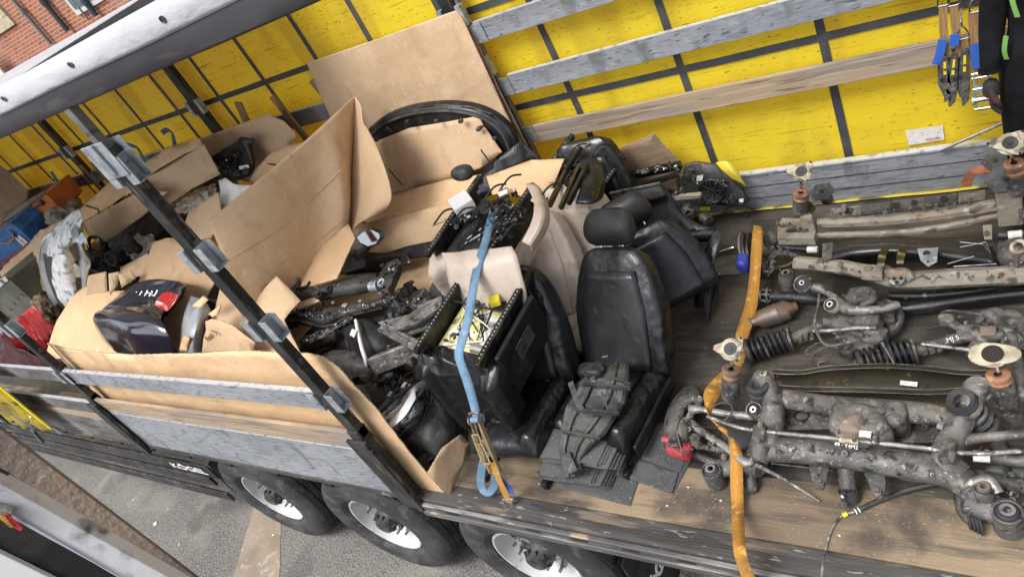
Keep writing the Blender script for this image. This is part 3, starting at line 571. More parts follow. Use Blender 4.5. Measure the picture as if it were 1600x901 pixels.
# far posts
def fpost(x):
    p = MB().box(x - .055, x + .055, 2.415, 2.475, -.02, 2.62).build('side_post', 'black_steel', tr, sm=False, bevel=.006); ORG[p.name] = ORG[tr.name]
    for z in (1.38, 1.75):
        MB().box(x - .10, x - .058, 2.40, 2.45, z, z + .14).build('bracket', 'galv', p, sm=False); MB().box(x + .058, x + .10, 2.40, 2.45, z, z + .14).build('bracket', 'galv', p, sm=False)
for x in (-3.075, -6.22, -9.0, -11.4): fpost(x)
for z in (1.62, 1.22, .83): MB().box(-2.985, -2.90, 2.415, 2.422, z - .01, z + .12).box(-2.985, -2.975, 2.4225, 2.46, z - .01, z + .12).build('bracket', 'galv', tr, sm=False, bevel=.002)
MB().box(-3.015, -2.99, 2.43, 2.47, .3, 2.3).build('chafed_edge', 'rust', tr, sm=False)
# rusty chafing beside the post
# near posts with galvanised board brackets
def npost(x, brs, zb=-.03):
    p = thing('side_post', (x, .03, zb), None, None); p.parent = tr; p.location = V((x, .03, zb)) - ORG[tr.name]
    mb = MB().box(x - .036, x + .050, .0, .055, .55, 2.46).box(x - .035, x + .05, -.012, .062, .0, .62); mb.build('upright', 'black_steel', p, sm=False, bevel=.005)
    MB().box(x - .07, x + .085, -.035, -.013, zb - .05, .56).box(x + .055, x + .105, -.045, -.012, zb - .05, .50).build('hinge_plate', 'black_steel', p, sm=False, bevel=.004)
    MB().box(x - .018, x + .032, .008, .048, 2.2, 2.66).build('telescopic_tube', 'alu_dull', p, sm=False, bevel=.003)
    mb = MB(); z = .72
    while z < 2.4: mb.box(x + .0502, x + .0525, .018, .038, z, z + .028); z += .065
    mb.build('peg_holes', 'slot', p, sm=False)
    for z in brs:
        for s in (1, -1):
            xa = x + .051 if s > 0 else x - .037; xb = xa + s * .062
            m_ = MB(); m_.box(min(xa, xb), max(xa, xb), -.012, -.007, z, z + .13).box(min(xa, xb), max(xa, xb), .055, .06, z, z + .13)
            m_.box(min(xa, xa + s * .005), max(xa, xa + s * .005), -.006, .054, z, z + .13)
            m_.box(min(xa, xb), max(xa, xb), -.006, .054, z, z + .004) if s > 0 else None
            m_.build('board_bracket', 'galv', p, sm=False, bevel=.0015)
    return p
np1 = npost(-3.085, (2.29, 1.80, 1.34, .80))
xm = -3.085
MB().box(xm - .085, xm + .10, -.018, -.013, 2.34, 2.50).box(xm - .08, xm + .095, .063, .068, 2.32, 2.48).box(xm - .02, xm + .03, -.030, -.019, 2.36, 2.50).build('top_bracket', 'galv', np1, sm=False, bevel=.002)
MB().box(xm + .02, xm + .028, -.0205, -.0185, .2, .34).build('slot', 'slot', np1, sm=False)
np2 = npost(-6.33, (1.34, .80)); npost(-9.5, (1.34,))
# hinge slots on the plate
# boards of the near side
def slat(name, x0, x1, y0, y1, z0, z1, m, label, cat='slat', group=None, edge=None, sag=0):
    o = MB().box(x0, x1, y0, y1, z0, z1)
    if edge is None: return tag(o.build(name, m, sm=False, bevel=.004), label, cat, group)
    t = thing(name, ((x0 + x1) / 2, (y0 + y1) / 2, z0), label, cat, group)
    o.build('board', m, t, sm=False, bevel=.003); MB().box(x0, x1, y0 - .001, y1 + .001, z1 + .0005, z1 + .006).build('edge', edge, t, sm=False); return t
slat('side_slat', -6.28, -3.14, .008, .036, .785, .925, 'alu', 'grey aluminium slat across the cardboard, between the two near posts', 'slat', edge='alu_edge')
slat('side_board', -6.28, -3.14, .004, .036, -.025, .42, 'alu', 'tall scuffed grey drop board above the first wheels', 'board', edge='alu_edge')
slat('wooden_plank', -6.28, -3.14, .006, .034, .432, .585, 'wood_slat', 'pale worn plank on top of the tall grey drop board', 'plank')
slat('side_slat', -9.4, -6.40, .008, .036, .79, .93, 'alu_dull', 'dull grey slat left of the second near post, in front of red film', 'slat', edge='alu_edge')
slat('side_board', -9.4, -6.40, .004, .036, -.03, .27, 'alu_dull', 'dark grey drop board behind the rolled yellow curtain', 'board')
slat('wooden_plank', -9.4, -6.40, .006, .034, .28, .36, 'wood_slat', 'narrow brown plank between two dull grey boards', 'plank')
slat('side_slat', -9.4, -6.40, .008, .036, .37, .52, 'alu_dull', 'dull grey slat resting directly on the narrow brown plank', 'slat', edge='alu_edge')
# slats of the far side
LS = [('side_slat', -2.96, TX1, 1.61, 1.745, 'alu', 'highest scratched grey slat along the yellow curtain, right of the big cardboard'),
      ('side_slat', -2.9, TX1, 1.205, 1.345, 'alu', 'second grey slat from the top along the yellow curtain'),
      ('wooden_slat', -2.9, TX1, .81, .945, 'wood_slat', 'long bare wooden slat along the yellow curtain'),
      ('side_slat', -6.12, -3.08, 1.38, 1.52, 'alu_dull', 'grey slat behind the boxes, ending at the big cardboard sheet'),
      ('side_slat', -6.12, -3.08, .90, 1.03, 'alu_dull', 'low grey slat peeping out left of the big cardboard sheet'),
      ('side_slat', -8.9, -6.32, 1.38, 1.52, 'alu_dull', 'dark slat with blue straps slung over it'),
      ('side_slat', -11.3, -9.1, 1.38, 1.52, 'alu_dull', 'dark slat above the orange bag at the far left')]
for nme, x0, x1, z0, z1, m, lab in LS: slat(nme, x0, x1, 2.425, 2.452, z0, z1, m, lab, 'slat', None, None if 'wood' in nme else 'alu_edge')
# upright wooden laths standing by the curtain
k = 0
lath_labels = ['pair of upright laths left of the big cardboard sheet, the right one', 'upright lath left of the big cardboard sheet, the left one', 'slim upright lath above the crumpled cardboard',
               'upright lath just right of the hanging blue straps', 'second upright lath right of the hanging blue straps', 'third upright lath right of the hanging blue straps', 'fourth upright lath right of the hanging blue straps', 'fifth upright lath right of the hanging blue straps']
for (ax, ay, bx, by, wd) in ((488, 124, 530, 175, .09), (425, 150, 475, 212, .07), (372, 160, 385, 190, .08), (125, 258, 190, 330, .05), (143, 254, 205, 322, .05), (160, 250, 222, 316, .05), (178, 247, 240, 312, .05), (194, 243, 252, 306, .05)):
    A = Y(ax, ay, 2.40); B = Y(bx, by, 2.39); d = (A - B).normalized(); B = B - d * max(0, (B.z - .02) / d.z)
    tag(MB().beam(A, B, wd, .022, (0, 1, 0)).build('wooden_lath', 'wood_stick', sm=False, bevel=.002), lath_labels[k], 'lath', 'laths standing against the yellow curtain'); k += 1
# blue straps over the dark slat
def ribbon(pts, wd, m, name, parent=None, nrm=None, k=8, solid=.0025, twist=None, **kw):
    kw.setdefault('sm', False)
    C_ = smooth(pts, k); vs = []; n0 = V(nrm) if nrm else V((0, 0, 1)); nn = len(C_)
    for i, p in enumerate(C_):
        d = (C_[min(i + 1, nn - 1)] - C_[max(i - 1, 0)]).normalized()
        s_ = d.cross(n0)
        s_ = s_.normalized() if s_.length > 1e-4 else V((1, 0, 0))
        if twist:
            t = i / (nn - 1); an = twist(t); s_ = Matrix.Rotation(an, 3, d) @ s_
        vs += [p - s_ * wd / 2, p + s_ * wd / 2]
    return MB().add(vs, [(2 * i, 2 * i + 1, 2 * i + 3, 2 * i + 2) for i in range(nn - 1)]).build(name, m, parent, solid=solid, **kw)
tag(ribbon([Y(80, 268, 2.38), Y(95, 290, 2.34), Y(118, 312, 2.30), Y(140, 330, 2.25)], .09, 'web_darkblue', 'webbing_strap', nrm=(0, 1, 0)), 'dark blue strap bundle hanging beside the orange bag', 'strap')
tag(ribbon([Y(253, 208, 2.36), Y(262, 203, 2.40), Y(270, 212, 2.36), Y(275, 240, 2.34)], .05, 'web_darkblue', 'webbing_strap', nrm=(0, 1, 0)), 'short loop of blue strap round the slat above the long box', 'strap')
tag(ribbon([Y(195, 225, 2.36), Y(215, 232, 2.38), Y(228, 258, 2.34), Y(236, 275, 2.34)], .05, 'web_darkblue', 'webbing_strap', nrm=(0, 1, 0)), 'dark blue strap drooping from the slat behind the galvanised bracket', 'strap')
# tension pole low on the curtain at the right
pA = Y(1470, 235, 2.42); pB = Y(1556, 197, 2.40)
tag(MB().tube([pA, pB, pB + (pB - pA) * .5], .009, 10).build('metal_rod', 'shiny'), 'bright thin steel rod slanting behind the dark trousers', 'rod')
# rolled near curtain at the left
rc = thing('rolled_curtain', Y(85, 668, -.10), 'yellow curtain bunched at the lower left with steel pole and buckle', 'curtain')
mat('tarp_dirty', (.45, .33, .02), .5, layers=[((.20, .15, .05), 3, .42, .66, 6), ((.05, .045, .03), 8, .58, .7, 7)], bump=(4, .8, 4, (1, 1, 1), .04))
A_, B_ = Y(-40, 565, -.10), Y(82, 667, -.10)
rows = []
for j, (dx, dz) in enumerate(((0, 0), (-.10, -.02), (-.2, -.06), (-.32, -.02), (-.45, -.05), (-.6, .0), (-.8, 0))):
    rows.append([A_.lerp(B_, t) + V((dx * (.8 + .6 * t), -.05 * math.sin(j * 2.1) - .02, -.03 * t * j * .3 + .02 * math.sin(j * 3 + t * 4))) for t in (0, .33, .66, 1)])
MB().surf(rows, 6).build('bunched_cloth', 'tarp_dirty', rc, solid=.004)
mat('tarp_edge', (.82, .66, .02), .4)
ribbon([A_ + V((.015, -.02, 0)), A_.lerp(B_, .5) + V((.015, -.025, 0)), B_ + V((.015, -.02, 0))], .055, 'tarp_edge', 'edge_hem', rc, nrm=(0, 1, 0), solid=.012)
MB().tube([B_ + V((.01, 0, .02)), B_ + V((.03, 0, -.10))], .014, 12).build('pole', 'shiny', rc)
b0 = Y(42, 662, -.19); b1 = Y(68, 688, -.19)
ribbon([Y(22, 650, -.18), b0, b1], .05, 'web_darkblue', 'strap', rc, nrm=(0, 1, 0))
MB().beam(Y(50, 672, -.2), Y(66, 690, -.2), .05, .02, (0, 1, 0)).build('buckle', 'cast_grey', rc, bevel=.004)
MB().tube(smooth([Y(47, 662, -.2), Y(40, 655, -.2), Y(45, 650, -.2), Y(53, 655, -.2)], 6), .004, 8).build('hook', 'shiny', rc)

# ------------------------------------------------------------------ structures beside the camera, lower left
q0, q1 = V((-2.05, -.82, 0)), None
VH = V((MX[0][2], MX[1][2], 0)).normalized()     # horizontal look direction
def near(px, py, dist, at=(150, 800)):            # upright plane facing the yard, dist metres out along pixel `at`
    r0 = ray(*at).normalized(); return PL(px, py, CAM + r0 * dist, VH)
a = near(10, 675, 2.3); bb = near(298, 898, 2.3); ax_ = (a + bb) / 2
col = thing('steel_column', (bb.x, bb.y, GZ), 'rusty brown steel column rising close to the camera at the lower left', 'column')
e1 = near(150, 783, 2.3); e2 = near(66, 783, 2.3); sdir = VH.cross(V((0, 0, 1))); sdir = sdir if (e2 - e1).dot(sdir) > 0 else -sdir
wdt = (e2 - e1).dot(sdir); top = V((e1.x, e1.y, 3.4)); bot = V((e1.x, e1.y, GZ))
MB().plate([top, bot, bot + sdir * wdt, top + sdir * wdt], VH, .012).build('flange', 'rust', col, sm=False, bevel=.002)
MB().plate([top + sdir * wdt + VH * .013, bot + sdir * wdt + VH * .013, bot + sdir * (wdt - .01) + VH * .013, top + sdir * (wdt - .01) + VH * .013], VH, .08).build('web', 'rust', col, sm=False)
# pale aluminium rail between a dark recess strip and a black panel
gt = thing('folded_tail_door', near(60, 860, 1.5), 'pale scuffed aluminium rail with black and white panels nearest the camera', 'door')
yy = 0
def strip(pix, m, name, y, th, parent):
    y = y * 1.0
    return MB().plate([near(px, py, 1.5 + y) for px, py in pix], VH, th).build(name, m, parent, sm=False, bevel=.0015)
strip([(-80, 690), (0, 737), (110, 802), (219, 868), (285, 910), (380, 985), (330, 980), (262, 901), (0, 755), (-80, 712)], 'rubber', 'dark_recess', yy + .03, .01, gt)  # dark strip standing in for the shaded recess between column and rail
mat('pale_alu', (.50, .51, .53), .55, .2, layers=[((.66, .67, .69), 4, .45, .7, 5), ((.30, .31, .33), 14, .56, .72, 7, (1, 1, 1)), ((.13, .13, .14), 12, .68, .78, 8)], bump=(25, .25, 6))
strip([(-80, 711), (0, 755), (263, 901), (400, 977), (330, 982), (183, 901), (0, 795), (-80, 750)], 'pale_alu', 'rail', yy, .03, gt)
strip([(-80, 750), (0, 795), (183, 901), (330, 982), (200, 970), (76, 901), (0, 864), (-80, 825)], 'plastic', 'black_panel', yy + .035, .01, gt)
strip([(-80, 748), (0, 793), (183, 899), (190, 903), (0, 799), (-80, 754)], 'alu_edge', 'bright_edge', yy - .006, .004, gt)
strip([(-80, 825), (0, 864), (76, 901), (190, 960), (-80, 960)], 'white_plastic', 'white_panel', yy + .02, .01, gt)
strip([(-30, 788), (5, 795), (20, 800), (14, 812), (-30, 800)], 'alu_cast', 'latch', yy - .02, .018, gt)
strip([(0, 806), (12, 803), (36, 826), (32, 830), (0, 812)], 'red_plastic', 'red_tag', yy - .024, .003, gt)
strip([(0, 803), (8, 806), (24, 825), (16, 824), (0, 811)], 'web_orange', 'orange_tag', yy - .028, .003, gt)
# ------------------------------------------------------------------ car seats
def loft(rings, cap=True):
    n = len(rings[0]); mb = MB(); vs = [p for r in rings for p in r]; fs = []
    for i in range(len(rings) - 1):
        for k in range(n): k2 = (k + 1) % n; fs.append((i * n + k, i * n + k2, (i + 1) * n + k2, (i + 1) * n + k))
    if cap: fs += [tuple(range(n - 1, -1, -1)), tuple(range((len(rings) - 1) * n, len(rings) * n))]
    return mb.add(vs, fs)
def sg(t, e): return math.copysign(abs(t) ** e, t)
def sstep(a, b, x): t = max(0, min(1, (x - a) / (b - a))); return t * t * (3 - 2 * t)
def pad(w, t, L, wf, tf, bol, seam=.010, cross=(), n=96, m=54, dome=.0, arch=False):
    """cushion lying along +y from 0 to L, width w along x, front towards +z with bolsters"""
    rings = []
    for j in range(m + 1):
        v = j / m; e = (1 - abs(2 * v - 1) ** (7 if v < .5 or not arch else 4.2)) ** .5 if 0 < v < 1 else .06
        e = max(e, .06); W = w * wf(v) * ((.90 + .10 * e) if v < .5 or not arch else (.50 + .50 * e)); T = t * tf(v) * e; r = []
        for k in range(n):
            a = 2 * math.pi * k / n; x = W / 2 * sg(math.cos(a), .62); z = T / 2 * sg(math.sin(a), .5)
            if math.sin(a) > 0:
                u = abs(x) / (W / 2); b = sstep(.50, .74, u) * (1 - .35 * sstep(.86, 1, u)); fade = sstep(0, .12, v) * (1 - sstep(.90, 1, v))
                z += bol * b * fade
                for sx in (.52,): z -= seam * math.exp(-((u - sx) / .028) ** 2) * fade
                if u < .52:
                    for cv in cross: z -= seam * math.exp(-((v - cv) / .012) ** 2)
                    z += dome * (1 - (u / .52) ** 2) * fade
                z -= seam * .5 * math.exp(-(x / .006) ** 2) * (1 if .14 < v < .62 else 0) * (u < .5)
                if u > .52: z -= seam * .8 * math.exp(-((v - .22 - .3 * (u - .5)) / .010) ** 2)
            r.append(V((x, L * v, z)))
        rings.append(r)
    return loft(rings)
def headpad(w, h, t):
    rings = []
    for j in range(25):
        v = j / 24; e = max(.08, (1 - abs(2 * v - 1) ** 2.6) ** .5); W = w * (1 - .16 * v) * (.55 + .45 * e); T = t * (.75 + .25 * math.sin(math.pi * v)) * e; r = []
        for k in range(40):
            a = 2 * math.pi * k / 40; r.append(V((W / 2 * sg(math.cos(a), .6), h * v, T / 2 * sg(math.sin(a), .62) - .015 * (1 if math.sin(a) > 0 else 0) * abs(math.cos(a)))))
        rings.append(r)
    return loft(rings)
def seat(label, origin, facing, up, body='leather', insert=None, recline=14, head=True, under=False, buckle=True, group='car seats heaped on the deck', cush=True, back=True, rails=True, tilt=0, panel=True, hh=0, foam=None, drop=.07, bl=.70):
    up = V(up).normalized(); f = V(facing).normalized(); rt = f.cross(up).normalized(); f = up.cross(rt)
    M0 = Matrix(((rt.x, f.x, up.x, origin[0]), (rt.y, f.y, up.y, origin[1]), (rt.z, f.z, up.z, origin[2]), (0, 0, 0, 1)))
    t = thing('car_seat', origin, label, 'seat', group)
    tr_col = 'plastic'
    if under: drop = 0
    if cush:
        c = pad(.50, .15, .54, lambda v: 1 - .06 * v, lambda v: 1 + .1 * math.sin(v * 3), .045, cross=(.34, .70))
        Mc = M0 @ Matrix.Translation((0, -.27, .24 - drop)) @ Matrix.Rotation(R(4), 4, 'X'); c.xf(Mc).rough(.007, 9, len(label)).rough(.0035, 30, 2); c.build('cushion', body, t, ang=60)
    if back:
        Mb = M0 @ Matrix.Translation((0, -.24, .08 if under else .28 - drop)) @ Matrix.Rotation(R(90 + recline), 4, 'X')
        wf = lambda v: (1.0 - .03 * v) if v < .55 else .984 - .24 * sstep(.45, 1.05, v)
        b = pad(.56, .12, bl, wf, lambda v: 1.2 - .3 * v, .062, cross=(.13, .84), dome=-.012, arch=True); b.xf(Mb).rough(.003 if under else .007, 8, len(label) + 3).rough(.003, 28, 2); b.build('backrest', body, t, ang=60)
        if not under:
            for sx in (-1, 1):
                pp = []
                for i in range(15):
                    v = .10 + .78 * i / 14; W = .56 * wf(v); ca = .52 ** (1 / .62); z_ = .12 * (1.2 - .3 * v) / 2 * (1 - ca * ca) ** .25 + .003; pp.append(Mb @ V((sx * W * .26, bl * v, z_)))
                MB().tube(pp, .0035, 6).build('piping', 'leather_worn' if body != 'beige' else 'beige', t)  # thin tubes added for the faint highlight along the bolster seams
        if panel:   # hard or padded rear panel with a map pocket
            rp = MB(); rr = []
            for j in range(13):
                v = .07 + .80 * j / 12; W = (.47 if under else .40) * wf(v)
                rr.append([V((W * (i / 10 - .5), bl * .95 * v, -.062 * (1.15 - .35 * v) - .012 * (1 - (abs(i / 5 - 1)) ** 4))) for i in range(11)])
            rp.surf(rr, 1, False).xf(Mb); rp.build('rear_panel', 'leather_insert' if body != 'beige' else 'beige', t, solid=.006, ang=60)
        if head:
            Mh = Mb @ Matrix.Translation((0, bl + .03 + hh, .005)); h = headpad(.33, .20, .15); h.xf(Mh).rough(.003, 12, 8)
            ho = h.build('headrest', body if body != 'leather' else 'leather_worn', t, ang=60); ORG[ho.name] = ORG[t.name]
            for s in (-.07, .07): MB().cyl(Mh @ V((s, -.11, -.0)), Mh @ V((s, .06, 0)), .006).build('headrest_rod', 'chrome', ho)
            MB().cyl(Mh @ V((.13, .075, 0)), Mh @ V((.137, .075, 0)), .018, .016).build('tilt_button', 'plastic', ho)
    if rails:
        for s in (-1, 1):
            r = MB(); x = s * .205
            r.box(x - .019, x + .019, -.30, .30, .0, .03).box(x - .012, x + .012, -.24, .27, .031, .055); r.xf(M0); ro = r.build('seat_rail', 'rail_steel', t, sm=False, bevel=.003); ORG[ro.name] = ORG[t.name]
            hmb = MB(); y = -.26
            while y < .26: hmb.cyl((x, y, -.0004), (x, y, -.0015), .0055, n=8); y += .024
            hmb.xf(M0).build('rail_holes', 'seam' if under else 'slot', ro)
            MB().box(x - .016, x + .016, .285, .33, .0, .045).xf(M0).build('rail_foot', 'plastic', t, bevel=.004)
            tr_ = None if under else MB().box(s * .235, s * .262, -.27, .22, .06, .20 - drop * .5).xf(M0)
            tr_ and tr_.build('side_trim', tr_col, t, bevel=.012, sm=False)
            fr_ = MB().box(x - .006, x + .006, -.25, .24, .056, .17 - drop).xf(M0); fr_.build('seat_frame', 'rail_steel', t, sm=False)
        MB().cyl(M0 @ V((-.22, .20, .11)), M0 @ V((.22, .20, .11)), .012).cyl(M0 @ V((-.22, -.2, .10)), M0 @ V((.22, -.2, .10)), .012).build('cross_tube', 'rail_steel', t)
    if under:
        fm = MB().box(-.185, .185, -.26, .23, .10, .175).xf(M0).rough(.016, 14); fm.build('foam_block', foam or 'yellow_foam', t, sm=False, bevel=.015)
        for k in range(5):
            y = -.2 + k * .1; pts = [M0 @ V((-.18 + .36 * i / 14, y + (.02 if i % 2 else -.02), .118 + random.uniform(-.006, .006))) for i in range(15)]
            MB().tube(smooth(pts, 3), .0028, 6).build('spring_wire', 'plastic', t)
        for k in range(6):
            p = [M0 @ V((random.uniform(-.17, .17), random.uniform(-.22, .22), random.uniform(.06, .12))) for _ in range(5)]
            MB().tube(smooth(p, 6), random.choice((.003, .004, .005)), 6).build('cable', random.choice(('plastic', 'plastic', 'white_plastic', 'plastic_dusty')), t)
        MB().box(-.12, -.02, .10, .18, .06, .105).xf(M0).build('control_unit', 'plastic', t, bevel=.006, sm=False)
        mo = MB().cyl(M0 @ V((.05, .12, .09)), M0 @ V((.15, .12, .09)), .028).build('motor', 'plastic_dusty', t)
        MB().cyl(M0 @ V((-.15, -.16, .095)), M0 @ V((-.05, -.16, .095)), .025).build('motor', 'alu_cast', t)
        for k in range(3): MB().obox(M0 @ V((random.uniform(-.15, .15), random.uniform(-.2, .2), .09)), M0.to_3x3() @ V((.018, .004, 0)), M0.to_3x3() @ V((-.003, .012, 0)), M0.to_3x3() @ V((0, 0, .01))).build('connector', random.choice(('white_plastic', 'yellow_plastic', 'galv')), t, sm=False, bevel=.002)
    if buckle:
        s = buckle if isinstance(buckle, (int, float)) and buckle in (-1, 1) else 1
        MB().beam(M0 @ V((s * .285, -.17, .10)), M0 @ V((s * .29, -.11, .27)), .03, .02).build('buckle_stalk', 'plastic', t, bevel=.003, sm=False)
        MB().beam(M0 @ V((s * .29, -.11, .272)), M0 @ V((s * .294, -.095, .312)), .046, .026).build('buckle', 'red_plastic', t, bevel=.004, sm=False)
    return t, M0
# upright black seat nearest the loose matting
seat('black leather seat standing upright with headrest, rubber duct lying on its cushion', (-1.925, .65, 0), (-.10, -1, 0), (-.03, .0, 1), recline=30, buckle=1, hh=-.02, drop=.13)
# black seat behind it, rolled back towards the left
sD, MD = seat('black leather seat back with headrest rolled back behind the upright seat', (-1.60, 1.17, .01), (.42, -.85, .2), (-.25, .12, .95), recline=14, buckle=False, hh=-.01, bl=.50, cush=False, rails=False)
loft([[V(c_) + V((.03 * math.cos(a), .045 * math.sin(a), .02 * math.sin(a))) * r_ for a in [2 * math.pi * k / 20 for k in range(20)]] for c_, r_ in zip(smooth([Z(1092, 470, .04), Z(1098, 440, .14), Z(1108, 405, .25), Z(1118, 372, .33)], 6), [1.0 + .5 * math.sin(i / 18 * math.pi) for i in range(19)])]).build('cushion_bolster', 'leather', sD)
# pair strapped with the blue strap: upright below, inverted on top
seat('lower black seat facing out, squashed under the strapped upside down one', (-2.40, .50, 0), (0.03, -1, 0), (-.03, 0, 1), recline=24, head=False, buckle=1)
sA, MA = seat('upside down black seat with yellow foam underside held by the blue strap', (-2.47, .66, .86), (.10, 1, .16), (-.12, .12, -1), recline=4, head=False, under=True, buckle=False)
# beige pair
seat('beige leather seat facing out between the black ones', (-2.33, 1.26, .0), (-.02, -1, 0), (.0, 0, 1), body='beige', recline=16, head=False, buckle=False)
seat('upside down beige seat with white control box on its underside', (-2.66, 1.24, 1.03), (.20, 1, .2), (-.14, .20, -1), body='beige', recline=2, head=False, under=True, buckle=False, foam='plastic_dusty')
seat('beige leather seat leaning left of the other beige one, under the upside down one', (-2.52, .97, .04), (.02, -1, 0), (.03, .05, 1), body='beige', recline=20, head=False, buckle=False)
# black inverted at the back
seat('upside down black seat farthest back beside the yellow curtain', (-2.50, 1.98, .72), (.35, 1, .1), (-.35, .40, -1), recline=8, head=False, under=True, buckle=False, foam='sack')
seat('black seat at the back under the farthest upside down one', (-2.40, 1.80, .0), (.1, -1, 0), (0, 0, 1), recline=14, head=False, buckle=False)
# crumpled dust cloth folded over the near edge of the inverted seat, and its yellow connector
ORGA = ORG[sA.name]
rows = []
for j in range(6):
    rows.append([MA @ V((-.22 + .44 * i / 8, -.21 - .022 * j, .080 + .016 * math.sin(i * 1.7 + j) - (.0 if j < 4 else -.04 * (j - 3)))) for i in range(9)])
MB().surf(rows, 5).rough(.018, 11).build('dust_cloth', 'leather', sA, solid=.004)
MB().obox(MA @ V((-.08, .11, .03)), (.03, .01, 0), (-.01, .02, .006), (0, 0, .016)).rough(.008, 30).build('yellow_plug', 'yellow_plastic', sA, sm=False, bevel=.004)
MB().cyl(MA @ V((-.2, .05, .03)), MA @ V((.2, .07, .03)), .006).build('rod', 'plastic', sA)
clutter('wiring_clutter', [MA @ V((-.12, .2, .06)), MA @ V((.1, .15, .06)), MA @ V((0, 0, .06)), MA @ V((.1, -.15, .07))], 30, 'plastic_dusty', sA, (.005, .02), 4)
clutter('wiring_clutter', [MA @ V((-.12, .2, .06)), MA @ V((.1, .1, .06)), MA @ V((.1, -.15, .07))], 12, 'white_plastic', sA, (.004, .014), 5)
for o in [o for o in S.collection.objects if o.get('category') == 'seat' and ('white control box' in o['label'] or 'farthest back' in o['label'])]:
    p0 = ORG[o.name]
    if 'white control' in o['label']: MB().obox(Z(722, 318, 1.12), V((.042, .046, 0)), V((-.04, .036, .016)), V((0, 0, .03))).build('control_box', 'white_plastic', o, sm=False, bevel=.006); MB().cyl(Z(782, 305, 1.12), Z(795, 300, 1.12), .03).build('motor', 'shiny', o)
    q_ = [Z(700, 350, 1.08), Z(760, 330, 1.10), Z(800, 310, 1.10), Z(780, 370, 1.02), Z(820, 330, 1.05)] if 'white control' in o['label'] else [Z(870, 310, .80), Z(900, 260, .84), Z(890, 290, .8)]
    clutter('wiring_clutter', q_, 70, 'plastic', o, (.008, .035), 6); clutter('wiring_clutter', q_, 25, 'alu_cast', o, (.005, .016), 7); clutter('wiring_clutter', q_, 10, 'label_white', o, (.004, .014), 8)
    for k in range(6):
        a_ = q_[k % len(q_)] + V((random.uniform(-.1, .1), random.uniform(-.1, .1), .03)); MB().tube(smooth([a_, a_ + V((.05, .08, .03)), a_ + V((.1, .12, .01))], 5), .006, 7).build('cable', 'plastic', o)

for o in [o for o in S.collection.objects if o.get('category') == 'seat']:
    if 'farthest back' in o['label']:
        for (a_, b2) in (((858, 322), (884, 268)), ((884, 268), (908, 230)), ((876, 325), (905, 262)), ((888, 318), (918, 258))):
            MB().beam(Z(*a_, .88), Z(*b2, .93), .022, .03).rough(.003, 20).build('seat_rail', 'brass_steel' if a_[0] < 880 else 'rail_steel', o, sm=False)
        MB().surf([[Z(905, 250, .92), Z(925, 244, .9), Z(938, 256, .85)], [Z(908, 285, .90), Z(932, 280, .88), Z(946, 285, .8)], [Z(900, 318, .86), Z(925, 318, .84), Z(940, 310, .78)]], 5).build('side_shell', 'leather', o, solid=.01)
    if 'white control' in o['label']:
        MB().surf([[Z(822, 288, 1.12), Z(838, 290, 1.10), Z(850, 305, 1.02)], [Z(834, 315, 1.12), Z(850, 322, 1.10), Z(858, 335, 1.0)], [Z(832, 345, 1.10), Z(846, 352, 1.08), Z(852, 362, .98)], [Z(816, 378, 1.04), Z(828, 384, 1.02), Z(832, 392, .95)]], 5).build('side_shell', 'beige', o, solid=.012)
        MB().surf([[Z(690, 396, 1.0), Z(740, 392, 1.03), Z(800, 386, 1.03)], [Z(695, 415, .98), Z(745, 412, 1.02), Z(808, 402, 1.0)], [Z(702, 440, .90), Z(750, 437, .94), Z(816, 428, .92)], [Z(712, 470, .78), Z(758, 468, .82), Z(822, 462, .80)], [Z(722, 505, .64), Z(768, 502, .68), Z(828, 500, .66)]], 6).rough(.008, 9).build('front_panel', 'beige', o, solid=.012)

for s_ in (-1, 1):
    MB().box(s_ * .242, s_ * .275, -.22, .20, .05, .36).xf(MA).rough(.006, 12).build('side_trim', 'plastic', sA, sm=False, bevel=.012)
    MB().box(s_ * .276, s_ * .285, -.10, .06, .12, .22).xf(MA).build('trim_pocket', 'plastic_dusty', sA, sm=False, bevel=.006)
# ------------------------------------------------------------------ rubber duct, mats, ratchet strap
du = thing('rubber_duct', Z(900, 740, 0), 'dusty black moulded air duct propped on the upright black seat', 'air duct')
def pz(lst): return [Z(x, y, z) for x, y, z in lst]
secs = [(955, 570, .42, .17, .05), (948, 596, .42, .235, .085), (934, 626, .37, .24, .09), (914, 658, .30, .23, .085), (899, 688, .25, .17, .07), (893, 715, .20, .12, .06), (897, 744, .15, .085, .05)]
cen = [Z(a, b, c_) for a, b, c_, _, _ in secs]; CS = smooth([(*p, s_[3], s_[4]) for p, s_ in zip(cen, secs)], 2); rings = []
prof_ = [(-1, -.6), (-.93, -1), (.93, -1), (1, -.6), (1, .25), (.86, .62), (.5, .62), (.44, 1), (.30, 1), (.24, .66), (-.34, .66), (-.40, 1.05), (-.62, 1.05), (-.68, .6), (-.9, .6), (-1, .2)]
for i, p in enumerate(CS):
    d = (V(CS[min(i + 1, len(CS) - 1)][:3]) - V(CS[max(i - 1, 0)][:3])).normalized(); sd_ = V((1, .22, -.12)); sd_ = (sd_ - d * sd_.dot(d)).normalized(); u_ = sd_.cross(d); u_ = u_ if u_.z > 0 else -u_
    rings.append([V(p[:3]) + sd_ * p[3] / 2 * a * (1 + .05 * (i % 3 == 0)) + u_ * p[4] / 2 * b for a, b in prof_])
loft(rings).rough(.003, 18).build('duct_body', 'plastic_dusty', du, sm=False, bevel=.0025)
for (a_, b2, w2) in (((905, 600, .47), (985, 606, .44), .012), ((900, 640, .42), (968, 645, .38), .012), ((878, 674, .34), (938, 684, .30), .014)): MB().beam(Z(*a_), Z(*b2), .010, .026).build('cross_rib', 'plastic_dusty', du, sm=False, bevel=.002)
